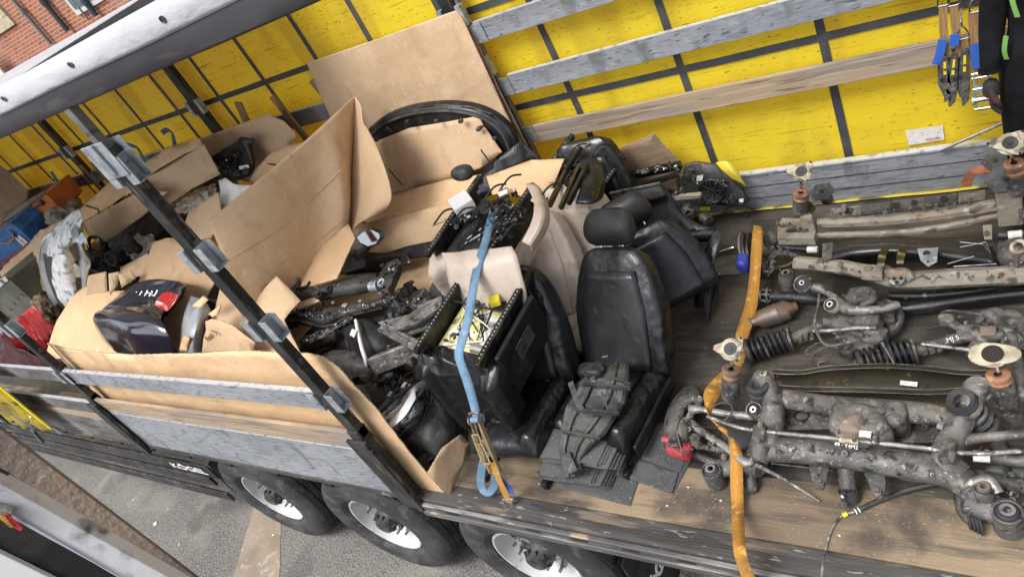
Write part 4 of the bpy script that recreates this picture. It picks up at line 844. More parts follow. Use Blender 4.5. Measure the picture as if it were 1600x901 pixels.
ribbon([Z(892, 597, .44), Z(897, 612, .43), Z(905, 632, .40), Z(912, 643, .37)], .03, 'plastic_dusty', 'flange', du, nrm=(.6, -1, .6), solid=.012)
MB().blob(Z(925, 580, .455), .075, .045, .04, .6, .05, n=24).build('duct_mouth', 'plastic', du)
for k in range(11):
    A = Z(909 + k * 2.4, 577 - k * 1.3, .495); B = Z(918 + k * 2.6, 590 - k * 1.2, .475); MB().beam(A, B, .004, .012).build('mouth_rib', 'plastic_dusty', du, sm=False)
MB().beam(Z(924, 595, .49), Z(931, 596, .49), .012, .012).build('clip', 'shiny', du, sm=False, bevel=.002); MB().beam(Z(941, 558, .50), Z(950, 556, .50), .012, .012).build('clip', 'shiny', du, sm=False, bevel=.002)
for (pa, pb) in (((938, 600), (960, 640)), ((955, 600), (975, 630)), ((920, 650), (938, 665)), ((900, 690), (915, 680))):
    MB().beam(Z(*pa, .44 - (pa[1] - 600) * .0030), Z(*pb, .44 - (pb[1] - 600) * .0030), .012, .014).build('stiffening_rib', 'plastic_dusty', du, sm=False, bevel=.003)
sk = MB(); A, B = Z(884, 708, .24), Z(897, 738, .19); sk.beam(A, B, .05, .03); sk.build('outlet', 'plastic_dusty', du, sm=False, bevel=.005)
MB().beam(Z(896, 738, .185), Z(909, 730, .185), .03, .028).build('outlet_opening', 'slot', du, sm=False)

mats_ = [([(875, 735), (950, 745), (960, 700), (1000, 690), (1045, 705), (1075, 690), (1080, 720), (1055, 765), (1000, 745), (985, 790), (870, 760)], .006, 'large black carpet offcut spread flat on the deck under the others'),
         ([(960, 704), (996, 707), (993, 736), (970, 733), (968, 743), (956, 740)], .022, 'small square carpet offcut on top beside the rubber duct'),
         ([(993, 716), (1060, 738), (1050, 770), (1032, 765), (968, 741), (968, 734), (990, 736)], .016, 'long carpet offcut with pale crumbs pointing to the near edge'),
         ([(990, 668), (1040, 660), (1075, 680), (1078, 700), (1062, 740), (1020, 722), (990, 712)], .010, 'carpet offcut in front of the cushion of the upright seat')]
for i, (px, z, lab) in enumerate(mats_):
    tag(sheet('carpet_offcut', px, ('z', z), 'mat_fabric', None, th=.006, cut=.05, wave=.003, fr=9, seed=i), lab, 'carpet', 'carpet offcuts on the deck')
for i, (yy_, z0, x0, x1, n) in enumerate(((722, .10, 838, 960, 4), (750, .012, 838, 946, 4))):
    ct = thing('folded_carpet', Z(860, 740, 0), ['upper folded bundle of black carpet under the duct outlet', 'lower folded bundle of black carpet lying on the deck'][i], 'carpet', 'folded carpets')
    A = Z(x0 + 3, yy_ - 36, z0 + .08); E_ = Z(x1, yy_ - 25, z0 + .01)
    Dn = Z(x0 + 3, yy_ + 0, z0 + .03) - Z(x0 + 3, yy_ - 36, z0 + .06); W_ = Dn
    ln = (Z(x1, yy_ + 12, z0) - Z(x0, yy_ - 2, z0)); d1 = ln.normalized()
    for k in range(n):
        h = z0 + .012 + k * .018; base = Z(x0 + 8, yy_ - 2, h); hh_ = .09 - k * .018
        pts = [base + d1 * ln.length * (.98 - .05 * k), base + d1 * ln.length * .6 + V((0, 0, .004)), base + d1 * .07, base + d1 * .015 + V((0, 0, hh_ * .12)), base + V((0, 0, hh_ * .45)), base + d1 * .02 + V((0, 0, hh_ * .85)), base + d1 * .09 + V((0, 0, hh_)), base + d1 * ln.length * .5 + V((0, 0, hh_ * .8)), base + d1 * ln.length * (.9 - .06 * k) + V((0, 0, hh_ * .55))]
        C_ = smooth(pts, 6); bk = V((.06, 1, 0)).normalized() * .30
        vs = []
        for p in C_: vs += [p, p + bk * .5, p + bk]
        m_ = MB().add(vs, [(3 * q_ + j, 3 * q_ + j + 1, 3 * q_ + j + 4, 3 * q_ + j + 3) for q_ in range(len(C_) - 1) for j in range(2)]).rough(.004, 9, k)
        m_.build('carpet_layer', 'mat_fabric', ct, solid=.005)
for (x, y) in ((1042, 791), (842, 757), (1311, 838), (1075, 762), (1126, 783)):
    m_ = MB().lathe([(0, .002), (.0012, .005), (.0022, .006), (.0025, .0095), (.0, .010)], Z(x, y, .0045), (0, 0, 1), 16)
    lab = {1042: 'deck screw head at the corner of the carpet offcuts', 842: 'deck screw head beside the folded carpet', 1311: 'round screw washer on the pale board near the grey cable', 1075: 'deck screw head right of the carpet offcuts', 1126: 'deck screw head beside the orange strap on the pale board'}[x]
    tag(m_.build('screw', 'alu_cast'), lab, 'screw', 'screws in the deck')

# blue ratchet strap over the seats
rs = thing('ratchet_strap', Z(790, 795, 0), 'blue webbing strap over the seats with gold ratchet hooked to the deck edge', 'strap')
def ribbon2(pts, m, name, parent, k=8, solid=.003):
    L_ = smooth([p[0] for p in pts], k); R_ = smooth([p[1] for p in pts], k); vs = []
    for a, b in zip(L_, R_): vs += [a, b]
    return MB().add(vs, [(2 * i, 2 * i + 1, 2 * i + 3, 2 * i + 2) for i in range(len(L_) - 1)]).build(name, m, parent, solid=solid)
e_ = lambda xl, yl, xr, yr, z, z2=None: (Z(xl, yl, z), Z(xr, yr, z if z2 is None else z2))
ribbon2([e_(766, 325, 778, 328, 1.02), e_(761, 342, 772, 345, 1.06), e_(754, 372, 765, 375, 1.06), e_(743, 405, 755, 408, 1.03), e_(737, 428, 749, 431, .99), e_(731, 460, 744, 463, .955), e_(724, 500, 737, 502, .93), e_(713, 540, 726, 542, .895), e_(710, 552, 724, 553, .88), e_(713, 566, 726, 565, .85), e_(721, 590, 735, 588, .78), e_(732, 625, 745, 622, .66), e_(740, 655, 752, 652, .56)], 'web_blue', 'webbing', rs, 6)
p = pz([(744, 655, .56), (748, 675, .50), (755, 690, .44), (765, 720, .36), (775, 738, .30)])
rdir = (p[-1] - p[0]).normalized(); rside = rdir.cross(V((0, -1, .5))).normalized(); rn = rside.cross(rdir).normalized(); rn = rn if rn.y < 0 else -rn
for s in (-1, 1):
    q_ = [p[0] + rside * s * .024, p[2] + rside * s * .026, p[4] + rside * s * .034]
    MB().plate([q_[0] - rn * .012, q_[0] + rn * .02, q_[1] + rn * .026, q_[2] + rn * .012, q_[2] - rn * .010], rside * s, .004).build('side_plate', 'zinc_gold', rs, sm=False, bevel=.0015)
    MB().lathe([(0, .02), (.003, .028), (.006, .028), (.006, .008)], p[0] + rside * s * .03, rside * s, 24).build('ratchet_wheel', 'alu_cast', rs)
MB().cyl(p[0] - rside * .03, p[0] + rside * .03, .016).build('spool', 'web_blue', rs)
MB().beam(p[0] - rdir * .035 - rside * .035, p[0] - rdir * .035 + rside * .035, .012, .012).build('handle_bar', 'zinc_gold', rs, bevel=.003)
for (a_, b2) in (((p[1], -1), (p[3], -1)), ((p[1], 1), (p[3], 1)), ((p[1], -1), (p[1], 1)), ((p[2], -1), (p[2], 1)), ((p[3], -1.3), (p[3], 1.3))):
    A = a_[0] + rside * a_[1] * .02 + rn * .03; B = b2[0] + rside * b2[1] * .026 + rn * .026
    MB().beam(A, B, .010, .006, rn).build('handle', 'zinc_gold', rs, sm=False, bevel=.002)
ribbon(pz([(768, 722, .34), (778, 745, .26), (790, 772, .10), (795, 785, .02)]), .045, 'web_orange', 'short_webbing', rs, nrm=(0, -1, .3))
ribbon([Z(778, 742, .275), Z(792, 757, .18), Z(801, 772, .10)], .030, 'blue_sleeve', 'sleeve', rs, nrm=(0, -1, .6), solid=.004)
ribbon(pz([(760, 705, .36), (752, 735, .22), (752, 760, .10), (762, 770, .06), (772, 758, .12), (773, 738, .24)]), .042, 'web_blue', 'loose_end', rs, nrm=(.6, -1, .3), k=8)
hk = Y(793, 790, -.06)
MB().tube(smooth([Y(787, 780, -.05), Y(787, 788, -.06), Y(793, 795, -.06), Y(799, 790, -.06), Y(800, 779, -.05)], 6), .004, 8).build('hook', 'shiny', rs)
MB().tube([Y(785, 780, -.05), Y(802, 779, -.05)], .0035, 8).build('hook_bar', 'shiny', rs)

# ------------------------------------------------------------------ big cardboard sheets
def card(name, pix, pl, label, m='card', cat='cardboard', **kw):
    return tag(sheet(name, pix, pl, m, None, **kw), label, cat)
pb = Y(812, 222, 2.30); bigpl = ((-3.6, 2.40, 1.9), (0, -1, .10))
card('cardboard_sheet', [(480, 98), (600, 58), (700, 21), (712, 17), (722, 28), (768, 125), (815, 225), (760, 300), (640, 400), (560, 300), (520, 190)], bigpl, 'huge plain cardboard sheet leaning on the yellow curtain, rising highest', wave=.02, fr=1.2, th=.008)
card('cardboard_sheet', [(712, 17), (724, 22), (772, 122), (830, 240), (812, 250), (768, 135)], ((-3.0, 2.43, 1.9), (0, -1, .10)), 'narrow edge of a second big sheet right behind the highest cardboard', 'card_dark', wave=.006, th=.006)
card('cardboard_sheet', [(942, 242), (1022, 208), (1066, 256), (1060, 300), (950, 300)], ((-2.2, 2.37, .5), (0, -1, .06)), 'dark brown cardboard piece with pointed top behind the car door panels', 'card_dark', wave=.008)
# tall curved divider sheet: front face sweeping up to a crumpled tip
D = [[X(325, 345, -4.7), X(345, 400, -4.55), X(350, 450, -4.5), X(380, 495, -4.55)],
     [X(392, 290, -4.45), X(420, 350, -4.4), X(425, 420, -4.4), X(430, 470, -4.45)],
     [X(470, 225, -4.25), X(490, 290, -4.3), X(495, 360, -4.35), X(490, 440, -4.4)],
     [X(520, 180, -4.1), X(530, 250, -4.15), X(538, 320, -4.2), X(535, 400, -4.25)],
     [X(553, 150, -4.05), X(552, 230, -4.2), X(548, 300, -4.3), X(545, 380, -4.35)]]
mbD = MB().surf(D, 8).rough(.012, 3); dv = tag(mbD.build('cardboard_sheet', 'card', solid=.008), 'tall brown divider sheet sweeping up diagonally to a crumpled tip', 'cardboard')
for ix in ([i * 25 + 10 for i in range(0, 33)], [i * 25 + 18 for i in range(6, 33)], [i * 25 + 20 for i in range(10, 33)], [14 * 25 + j for j in range(25)]):
    MB().tube([mbD.v[i] + V((.004, -.006, .003)) for i in ix], .0022, 5).build('fold_line', 'card_light', dv)
D2 = [D[-1],
      [X(562, 165, -3.95), X(575, 230, -3.95), X(585, 300, -3.95), X(560, 350, -4.1)],
      [X(566, 190, -3.8), X(590, 235, -3.75), X(612, 305, -3.7), X(600, 330, -3.9)]]
tag(MB().surf(D2, 8).rough(.012, 3).build('cardboard_sheet', 'card', solid=.008), 'shaded flap folded back from the crumpled tip of the tall divider', 'cardboard')
for (a_, b2) in (((452, 262), (520, 378)), ((398, 460), (545, 332)), ((405, 474), (548, 345))): pass
card('cardboard_flap', [(436, 436), (545, 350), (555, 372), (526, 435), (470, 452), (500, 470), (430, 500), (400, 470)], ((-4.3, .9, .75), (-.15, -.25, 1)), 'pale flap lying flat at the foot of the tall divider', 'card_light', wave=.006)
card('cardboard_sheet', [(398, 475), (445, 440), (560, 425), (690, 395), (700, 440), (660, 520), (560, 560), (430, 560)], ((-3.9, 1.0, .42), (0, -.15, 1)), 'flat cardboard floor of the big crate under the black front panels', 'card', wave=.01)
# cream card round the black arch
arch = thing('bumper_shell', (-3.4, 2.2, .9), 'glossy black bumper shell arched against the highest cardboard sheet', 'bumper')
ap = [(563, 218), (580, 198), (605, 180), (640, 167), (690, 160), (735, 163), (770, 175), (795, 195), (808, 222), (815, 240)]
pln = ((-3.3, 2.26, .9), (0, -1, .12)); outer = [PL(x, y, *pln) for x, y in ap]
ctr = PL(700, 260, *pln)
rows = []
for (s_, dy) in ((1.0, .03), (1.0, -.02), (.96, -.05), (.92, -.04), (.89, .0)):
    rows.append([ctr + (p - ctr) * s_ + V((0, dy, 0)) for p in outer])
MB().surf(rows, 4).build('shell', 'plastic', arch, solid=.004)
sheet('inner_face', [(565, 220), (580, 200), (605, 182), (640, 170), (690, 163), (735, 166), (770, 178), (795, 198), (808, 225), (812, 245), (785, 262), (765, 230), (745, 196), (690, 198), (640, 208), (575, 240)], ((-3.3, 2.22, .9), (0, -1, .12)), 'plastic', arch, th=.004)
MB().tube(smooth([ctr + (p - ctr) * .93 + V((0, -.05, 0)) for p in outer], 4), .012, 8).build('lip', 'plastic_dusty', arch)
for k in range(12):
    p = outer[1 + k * 7 // 12]; MB().blob(ctr + (p - ctr) * (.84 + .02 * (k % 3)) + V((0, -.10, .0)), .02, .012, .012, .6, .3, n=8, m=5, seed=k).build('clip', 'plastic_dusty', arch)
card('cardboard_sheet', [(548, 243), (560, 232), (640, 200), (700, 190), (748, 181), (755, 195), (785, 238), (752, 262), (690, 283), (607, 306), (560, 253)], ((-3.4, 2.10, .7), (0, -1, .30)), 'light cardboard with two short slits covering the middle of the black arch', 'card', wave=.014, fr=2)
sl1 = ((-3.4, 2.10 - .012, .7), (0, -1, .30))
for (q0, q1_) in (((607, 264), (629, 290)), ((751, 234), (766, 255)), ((745, 199), (757, 196))):
    A, B = PL(*q0, *sl1), PL(*q1_, *sl1); tag(MB().beam(A, B, .009, .004, (0, -1, .3)).build('slit', 'slot', S.collection.objects['cardboard_sheet.005'] if False else None, sm=False), 'dark slit in the light cardboard on the black arch, ' + {607: 'the long left one', 751: 'by the black panel', 745: 'at its top corner'}[q0[0]], 'slit')
card('cardboard_flap', [(545, 248), (573, 236), (580, 244), (552, 256)], ((-3.9, 2.04, .9), (0, -1, .30)), 'small folded lip at the left end of the light cardboard', 'card_light')
# long box
lbx = [(555, 345), (560, 322), (600, 308), (700, 280), (752, 272), (738, 300), (700, 322), (620, 338), (580, 348)]
card('cardboard_flap', lbx, ((-3.5, 1.85, .72), (0, -.35, 1)), 'yellowish top flap of the long carton', 'card_light', wave=.012)
card('cardboard_sheet', [(560, 352), (580, 346), (620, 338), (700, 318), (732, 306), (705, 350), (690, 388), (640, 398), (590, 398), (565, 390)], ((-3.5, 1.72, .66), (0, -1, .75)), 'pale front face of the long carton behind the wing mirror', 'card', wave=.018, fr=1.6)
card('cardboard_sheet', [(760, 276), (830, 250), (882, 248), (865, 290), (840, 320), (800, 300), (770, 305)], ((-2.75, 1.95, .88), (0, -.5, 1)), 'orange brown cardboard between the upside down beige and black seats', 'card_light', wave=.01)
# black trims
def panel(name, pix, pl, m, label, cat, th=.012, **kw): return tag(sheet(name, pix, pl, m, None, th=th, **kw), label, cat)
panel('door_trim', [(735, 300), (745, 285), (775, 250), (812, 222), (836, 240), (850, 262), (800, 275), (775, 300), (740, 320), (700, 345)], ((-3.0, 2.0, .9), (.3, -1, .3)), 'plastic_gloss', 'black panel with pointed end between the arch and the beige seat', 'door trim', wave=.01)
panel('plastic_trim', [(538, 398), (556, 395), (632, 394), (648, 412), (600, 426), (536, 430)], ((-4.0, 1.35, .55), (0, -.6, 1)), 'plastic_gloss', 'glossy dark trim strip lying below the wing mirror', 'trim', wave=.01)
panel('plastic_trim', [(600, 396), (640, 384), (690, 374), (680, 398), (645, 404)], ((-3.6, 1.5, .60), (0, -.6, 1)), 'plastic', 'matt black trim to the right of the wing mirror', 'trim')
panel('plastic_trim', [(670, 455), (692, 408), (716, 440), (712, 470), (665, 500)], ((-3.05, 1.0, .7), (0, -1, .5)), 'plastic_dusty', 'dark triangular shield at the left of the strapped seats', 'trim')
tag(MB().blob(Z(722, 270, .95), .09, .06, .05, .8, .15, n=20).build('mirror_cap', 'plastic_dusty'), 'black mirror cap resting on the long carton', 'mirror cap')
# wing mirror
wm = thing('wing_mirror', Z(578, 385, .75), 'black wing mirror standing on the pale front of the long carton', 'mirror')
wp = ((-4.0, 1.22, .95), (.15, -1, .55))
hp = [PL(x, y, *wp) for x, y in ((555, 370), (566, 360), (583, 355), (598, 362), (600, 370), (592, 382), (577, 387), (562, 380))]
cm = sum(hp, V()) / 8; nn_ = V((.15, -1, .55)).normalized()
MB().add([cm - nn_ * .09] + hp + [cm + (p - cm) * .85 + nn_ * .02 for p in hp], [(0, i + 1, (i + 1) % 8 + 1) for i in range(8)] + [(i + 1, (i + 1) % 8 + 1, (i + 1) % 8 + 9, i + 9) for i in range(8)]).build('housing', 'plastic_gloss', wm)
MB().plate([cm + (p - cm) * .80 + nn_ * .012 for p in hp], nn_, .004).build('mirror_glass', 'mirror_glass', wm, sm=False)
MB().tube(smooth([cm - nn_ * .03, Z(568, 392, .88), Z(560, 400, .80)], 4), [.03] * 9, 10).build('stalk', 'plastic', wm)

# ------------------------------------------------------------------ near crate wall of cardboard
NW = ((-4.5, .10, .5), (0, -1, .06))
card('cardboard_sheet', [(75, 535), (100, 543), (135, 549), (200, 553), (260, 551), (316, 552), (380, 549), (430, 550), (480, 551), (505, 557), (530, 575), (553, 603), (590, 640), (640, 705), (703, 775), (668, 770), (600, 745), (560, 725), (480, 708), (380, 695), (250, 672), (170, 640), (130, 590)], NW, 'long pale cardboard wall of the crate behind the near slat', 'card_light', wave=.022, fr=1.3, th=.008, ragged=.003)
card('cardboard_sheet', [(75, 535), (128, 590), (140, 605), (103, 568)], ((-6.3, .16, .8), (.5, -1, 0)), 'shaded folded corner at the left end of the pale crate wall', 'card')
card('cardboard_sheet', [(703, 775), (668, 738), (690, 700), (720, 678), (733, 690), (722, 730)], ((-2.78, .12, .1), (1, -.35, 0)), 'small triangular end of the pale crate wall on the deck edge', 'card')
panel('plastic_panel', [(219, 637), (250, 638), (300, 648), (318, 662), (330, 668), (250, 658)], ((-5.5, .055, .7), (0, -1, .05)), 'plastic_dusty', 'dark plastic piece poking out between slat and plank', 'panel', wave=.003)
panel('plastic_panel', [(128, 600), (170, 612), (205, 645), (198, 645), (165, 640), (140, 625)], ((-6.1, .12, .8), (0, -1, .05)), 'plastic', 'black rubbery panel behind the second near post', 'panel', wave=.01)


for i, (pa, pb_, zz) in enumerate((((958, 590, .475), (985, 600, .45), 0), ((940, 612, .46), (950, 640, .42), 0), ((925, 650, .38), (965, 640, .40), 0), ((900, 672, .30), (930, 690, .27), 0))):
    MB().beam(Z(*pa), Z(*pb_), .008, .014).rough(.003, 20).build('stiffening_rib', 'plastic_dusty', du, sm=False)
# ------------------------------------------------------------------ suspension parts on the deck
def T(pts, r=None, m='cast', name='arm', parent=None, k=4, n=14, flat=1, rough=.003, **kw):
    """tube through (pixel x, pixel y, height, radius)"""
    P = [Z(p[0], p[1], p[2]) for p in pts]; rs = [(p[3] if len(p) > 3 else r) for p in pts]
    if len(P) > 2:
        C_ = smooth([(p.x, p.y, p.z) for p in P], k); RR = [v.x for v in smooth([(a, 0, 0) for a in rs], k)]
    else: C_, RR = [P[0].lerp(P[1], t / 6) for t in range(7)], [rs[0] + (rs[1] - rs[0]) * t / 6 for t in range(7)]
    mb = MB().tube(C_, RR, n, flat=flat)
    if rough: mb.rough(rough, 11, len(pts)).rough(rough * .7, 30, len(pts))
    return mb.build(name, m, parent, ang=50 if n > 9 else 30, **kw)
def bush(px, py, z, ro, h, parent, name='bushing', m='cast_grey', axis=(0, 0, 1), inner='shiny', ri=None):
    c = Z(px, py, z); ax = V(axis).normalized(); ri = ri or ro * .45
    o = MB().lathe([(-h, ro * .9), (-h, ro), (0, ro), (.004, ro * .93), (.002, ro * .85)], c, ax, 26).build(name, m, parent); ORG[o.name] = ORG[parent.name]
    MB().lathe([(.002, ro * .85), (-.006, ro * .78), (.004, ri * 1.25), (.008, ri)], c, ax, 26).build('rubber_ring', 'rubber', o)
    MB().lathe([(.008, ri * 1.05), (.014, ri), (.014, ri * .55), (-.03, ri * .5)], c, ax, 20).build('sleeve', inner, o)
    MB().lathe([(-h * .5, ri), (-h * .5, .001)], c, ax, 16).build('bore', 'slot', o)
    return o
def bolt(px, py, z, r, parent, m='cast', axis=(0, 0, 1)):
    c = Z(px, py, z); ax = V(axis).normalized(); return MB().cyl(c, c + ax * r * .9, r, r * .95, 6).cyl(c + ax * r * .9, c + ax * r * 1.6, r * .5, r * .5, 10).build('bolt', m, parent, sm=False)
def blobp(px, py, z, rx, ry, rz, m, name, parent, ex=.6, amp=.25, fr=5, seed=0, rz_=0, **kw):
    return MB().blob(Z(px, py, z), rx, ry, rz, ex, amp, fr, Matrix.Rotation(rz_, 3, 'Z'), 36, 22, seed).rough(.008, 24, seed).build(name, m, parent, ang=60, **kw)
def pls(pix, z, th, m, name, parent, dz=None, **kw):
    P = [Z(a[0], a[1], a[2] if len(a) > 2 else z) for a in pix]; return MB().plate(P, (0, 0, -1), th).build(name, m, parent, sm=False, bevel=.002, **kw)

# ---- near rear-axle subframe
sf = thing('rear_subframe', Z(1350, 690, 0), 'complete grey rear subframe with differential nearest the deck edge, red caliper at its left', 'subframe', 'suspension subframes')
T([(1175, 628, .24, .030), (1215, 622, .25, .046), (1290, 632, .25, .046), (1380, 640, .25, .048), (1450, 646, .24, .048), (1500, 655, .22, .04)], m='cast', name='crossmember', parent=sf, flat=.8)
T([(1175, 710, .17, .04), (1215, 702, .18, .058), (1290, 706, .19, .062), (1370, 718, .19, .060), (1440, 728, .19, .062), (1490, 742, .18, .060), (1530, 775, .14, .055), (1560, 795, .12, .045)], m='cast_grey', name='crossmember', parent=sf, flat=.8)
T([(1180, 585, .34, .035), (1203, 605, .30, .040), (1208, 645, .24, .052), (1196, 690, .20, .058), (1182, 715, .17, .05)], m='cast', name='side_arm', parent=sf)
T([(1526, 600, .34, .045), (1515, 640, .28, .040), (1490, 680, .23, .05), (1478, 720, .2, .058), (1500, 745, .17, .055)], m='cast', name='side_arm', parent=sf)
pls([(1222, 635), (1330, 640), (1465, 655), (1468, 690), (1400, 690), (1330, 668), (1225, 670)], .17, .012, 'cast_grey', 'web_plate', sf)
for (x, y) in ((1252, 648), (1440, 663)):
    h = MB().lathe([(0, .034), (.003, .030), (-.004, .026), (-.02, .024), (-.02, .001)], Z(x, y, .178), (0, 0, 1), 24).build('plate_hole', 'slot', sf)
for (x, y) in ((1280, 643), (1294, 647), (1232, 660), (1460, 650)): MB().cyl(Z(x, y, .178), Z(x, y, .175), .008).build('small_hole', 'slot', sf)
# front bushings: tall cups
def cup(px, py, z, r, parent, m='rubber'):
    c = Z(px, py, z)
    MB().lathe([(0, r * .5), (0.005, r * .8), (0, r), (-.02, r), (-.024, r * .82), (-.04, r * .8), (-.044, r * 1.0), (-.07, r), (-.075, r * .75), (-.12, r * .7)], c, (0, 0, 1), 30).build('spring_seat', m, parent)
    MB().lathe([(.0, r * .5), (-.03, r * .42), (-.05, r * .3), (-.05, .001)], c, (0, 0, 1), 24).build('seat_inner', 'cast', parent)
cup(1183, 600, .34, .052, sf)
pls([(1160, 586), (1200, 580), (1206, 594), (1168, 600)], .27, .01, 'black_steel', 'bracket', sf)
MB().obox(Z(1191, 583, .36), (.02, 0, 0), (0, .016, 0), (0, 0, .003)).build('square_nut', 'cream_metal', sf, sm=False, bevel=.003)
MB().cyl(Z(1191, 583, .364), Z(1191, 583, .3655), .006).build('bore', 'slot', sf)
o_ = MB().cyl(Z(1528, 607, .22), Z(1528, 607, .335), .05).build('bush_cup', 'cast', sf); MB().lathe([(0, .046), (.006, .042), (.002, .02)], Z(1528, 605, .335), (0, 0, 1), 24).build('rubber_ring', 'rubber', sf)
MB().obox(Z(1527, 604, .345), (.02, 0, 0), (0, .02, 0), (0, 0, .003)).build('square_nut', 'cream_metal', sf, sm=False, bevel=.003); MB().cyl(Z(1527, 604, .349), Z(1527, 604, .3505), .007).build('bore', 'slot', sf)
MB().coil(Z(1505, 628, .33), Z(1538, 664, .12), .050, .0125, 4).build('coil_spring', 'cast_grey', sf)
MB().lathe([(0, .03), (.01, .05), (-.01, .058), (-.02, .05)], Z(1502, 626, .335), (Z(1505, 628, .33) - Z(1538, 664, .12)), 28).build('spring_cap', 'rubber', sf)
# differential
blobp(1345, 668, .25, .12, .085, .08, 'cast', 'differential', sf, .45, .2, 5, 2)
blobp(1330, 668, .29, .055, .05, .05, 'rust', 'differential_nose', sf, .5, .25, 6, 5)
blobp(1398, 655, .24, .055, .06, .07, 'cast_grey', 'differential_cover', sf, .6, .1, 5, 4)
for k in range(7): a = k * .9; MB().cyl(Z(1345, 668, .32) + V((.09 * math.cos(a), .06 * math.sin(a), -.01)), Z(1345, 668, .32) + V((.09 * math.cos(a), .06 * math.sin(a), .012)), .008, n=6).build('bolt', 'cast', sf)
MB().plate([Z(x, y, .335) for x, y in ((1343, 672), (1362, 674), (1360, 684), (1342, 682))], (0, 0, 1), .001).build('paper_tag', 'label_white', sf, sm=False)
# hanging triangular brackets
for (pts, hl) in ((((1262, 716), (1298, 722), (1290, 752), (1284, 763), (1274, 760), (1268, 745)), (1279, 742, .006)), (((1346, 728), (1386, 725), (1383, 765), (1378, 778), (1364, 772), (1358, 755)), (1366, 738, .016))):
    o = pls([(x, y) for x, y in pts], .15, .02, 'cast_grey', 'bracket', sf); ORG[o.name] = ORG[sf.name]
    MB().cyl(Z(hl[0], hl[1], .1505), Z(hl[0], hl[1], .1525), hl[2]).build('bracket_hole', 'slot', o)
bolt(1282, 757, .152, .018, sf, 'cast'); bolt(1371, 771, .152, .019, sf, 'cast')
bush(1325, 765, .07, .040, .05, sf, 'pinion_flange', 'rubber'); bolt(1317, 776, .08, .012, sf, 'shiny'); bolt(1320, 790, .05, .014, sf, 'cast'); bolt(1306, 789, .05, .008, sf, 'shiny')
MB().cyl(Z(1322, 730, .14), Z(1325, 765, .10), .035).build('pinion_shaft', 'cast_grey', sf)
# anti roll bar with clamps
T([(1105, 650, .26, .009), (1140, 663, .26, .009), (1180, 672, .26, .009), (1300, 684, .27, .010), (1440, 699, .27, .010), (1520, 708, .26, .009), (1600, 704, .25, .009), (1700, 700, .24, .009)], m='alu_cast', name='anti_roll_bar', parent=sf, rough=0)
for (a, b) in (((1188, 664), (1184, 688)), ((1484, 688), (1478, 722))):
    o = MB().beam(Z(*a, .275), Z(*b, .275), .055, .03).build('bar_clamp', 'cast', sf, bevel=.010); 
    for q_ in (a, b): bolt(q_[0], q_[1], .29, .012, sf, 'rust')
MB().tube([Z(1312, 686.5, .282), Z(1342, 690, .282)], .0115, 10).build('bar_mark', 'cream_metal', sf)
# control arms, left cluster
T([(1078, 640, .22, .028), (1095, 640, .22, .018), (1130, 645, .22, .016), (1160, 648, .22, .019), (1195, 650, .22, .022)], name='control_arm', parent=sf, m='alu_cast')
T([(1072, 655, .16, .022), (1095, 672, .15, .020), (1130, 695, .15, .017), (1165, 722, .15, .022), (1178, 716, .15, .02)], name='control_arm', parent=sf, m='alu_cast', flat=.7)
T([(1058, 690, .12, .018), (1095, 697, .12, .013), (1130, 704, .12, .014), (1165, 715, .12, .02)], name='tie_rod', parent=sf, m='cast')
T([(1085, 708, .07, .02), (1110, 720, .06, .018), (1150, 735, .06, .02)], name='control_arm', parent=sf, m='cast_grey')
T([(1180, 725, .16, .012), (1225, 748, .10, .008), (1280, 782, .02, .005)], name='drop_link', parent=sf, m='alu_cast', rough=0)
MB().beam(Z(1205, 722, .13), Z(1300, 733, .13), .010, .01).build('thin_rod', 'shiny', sf, sm=False)
MB().beam(Z(1385, 742, .09), Z(1442, 752, .09), .010, .008).build('thin_rod', 'shiny', sf, sm=False)
T([(1112, 738, .07, .045), (1135, 728, .08, .05), (1165, 722, .10, .055), (1190, 730, .12, .05)], name='trailing_arm', parent=sf, m='cast_grey', flat=.7)
bush(1111, 734, .12, .046, .09, sf, ri=.024)
bolt(1132, 715, .13, .014, sf, 'rust')
T([(1168, 735, .06, .03), (1175, 758, .04, .028), (1172, 764, .02, .02)], name='stub', parent=sf, m='cast_grey')
for k in range(4): MB().ring(Z(1168 + k * 4, 752 - k * 5, .05), (.3, -1, .2), .032, .012, .008).build('boot_ring', 'rubber', sf)
blobp(1065, 680, .14, .04, .06, .06, 'cast', 'knuckle', sf, .6, .3, 6, 11)
blobp(1088, 690, .10, .03, .03, .04, 'cast', 'knuckle', sf, .6, .3, 6, 15)
bolt(1079, 652, .25, .018, sf, 'alu_cast'); bolt(1068, 664, .19, .016, sf, 'alu_cast'); bolt(1095, 625, .22, .016, sf, 'alu_cast'); 
bush(1178, 640, .26, .038, .03, sf, ri=.014, m='alu_cast', axis=(0, -.5, 1))
MB().blob(Z(1160, 680, .09), .10, .09, .03, .8, .1, seed=4).build('spring_pan', 'rubber', sf)
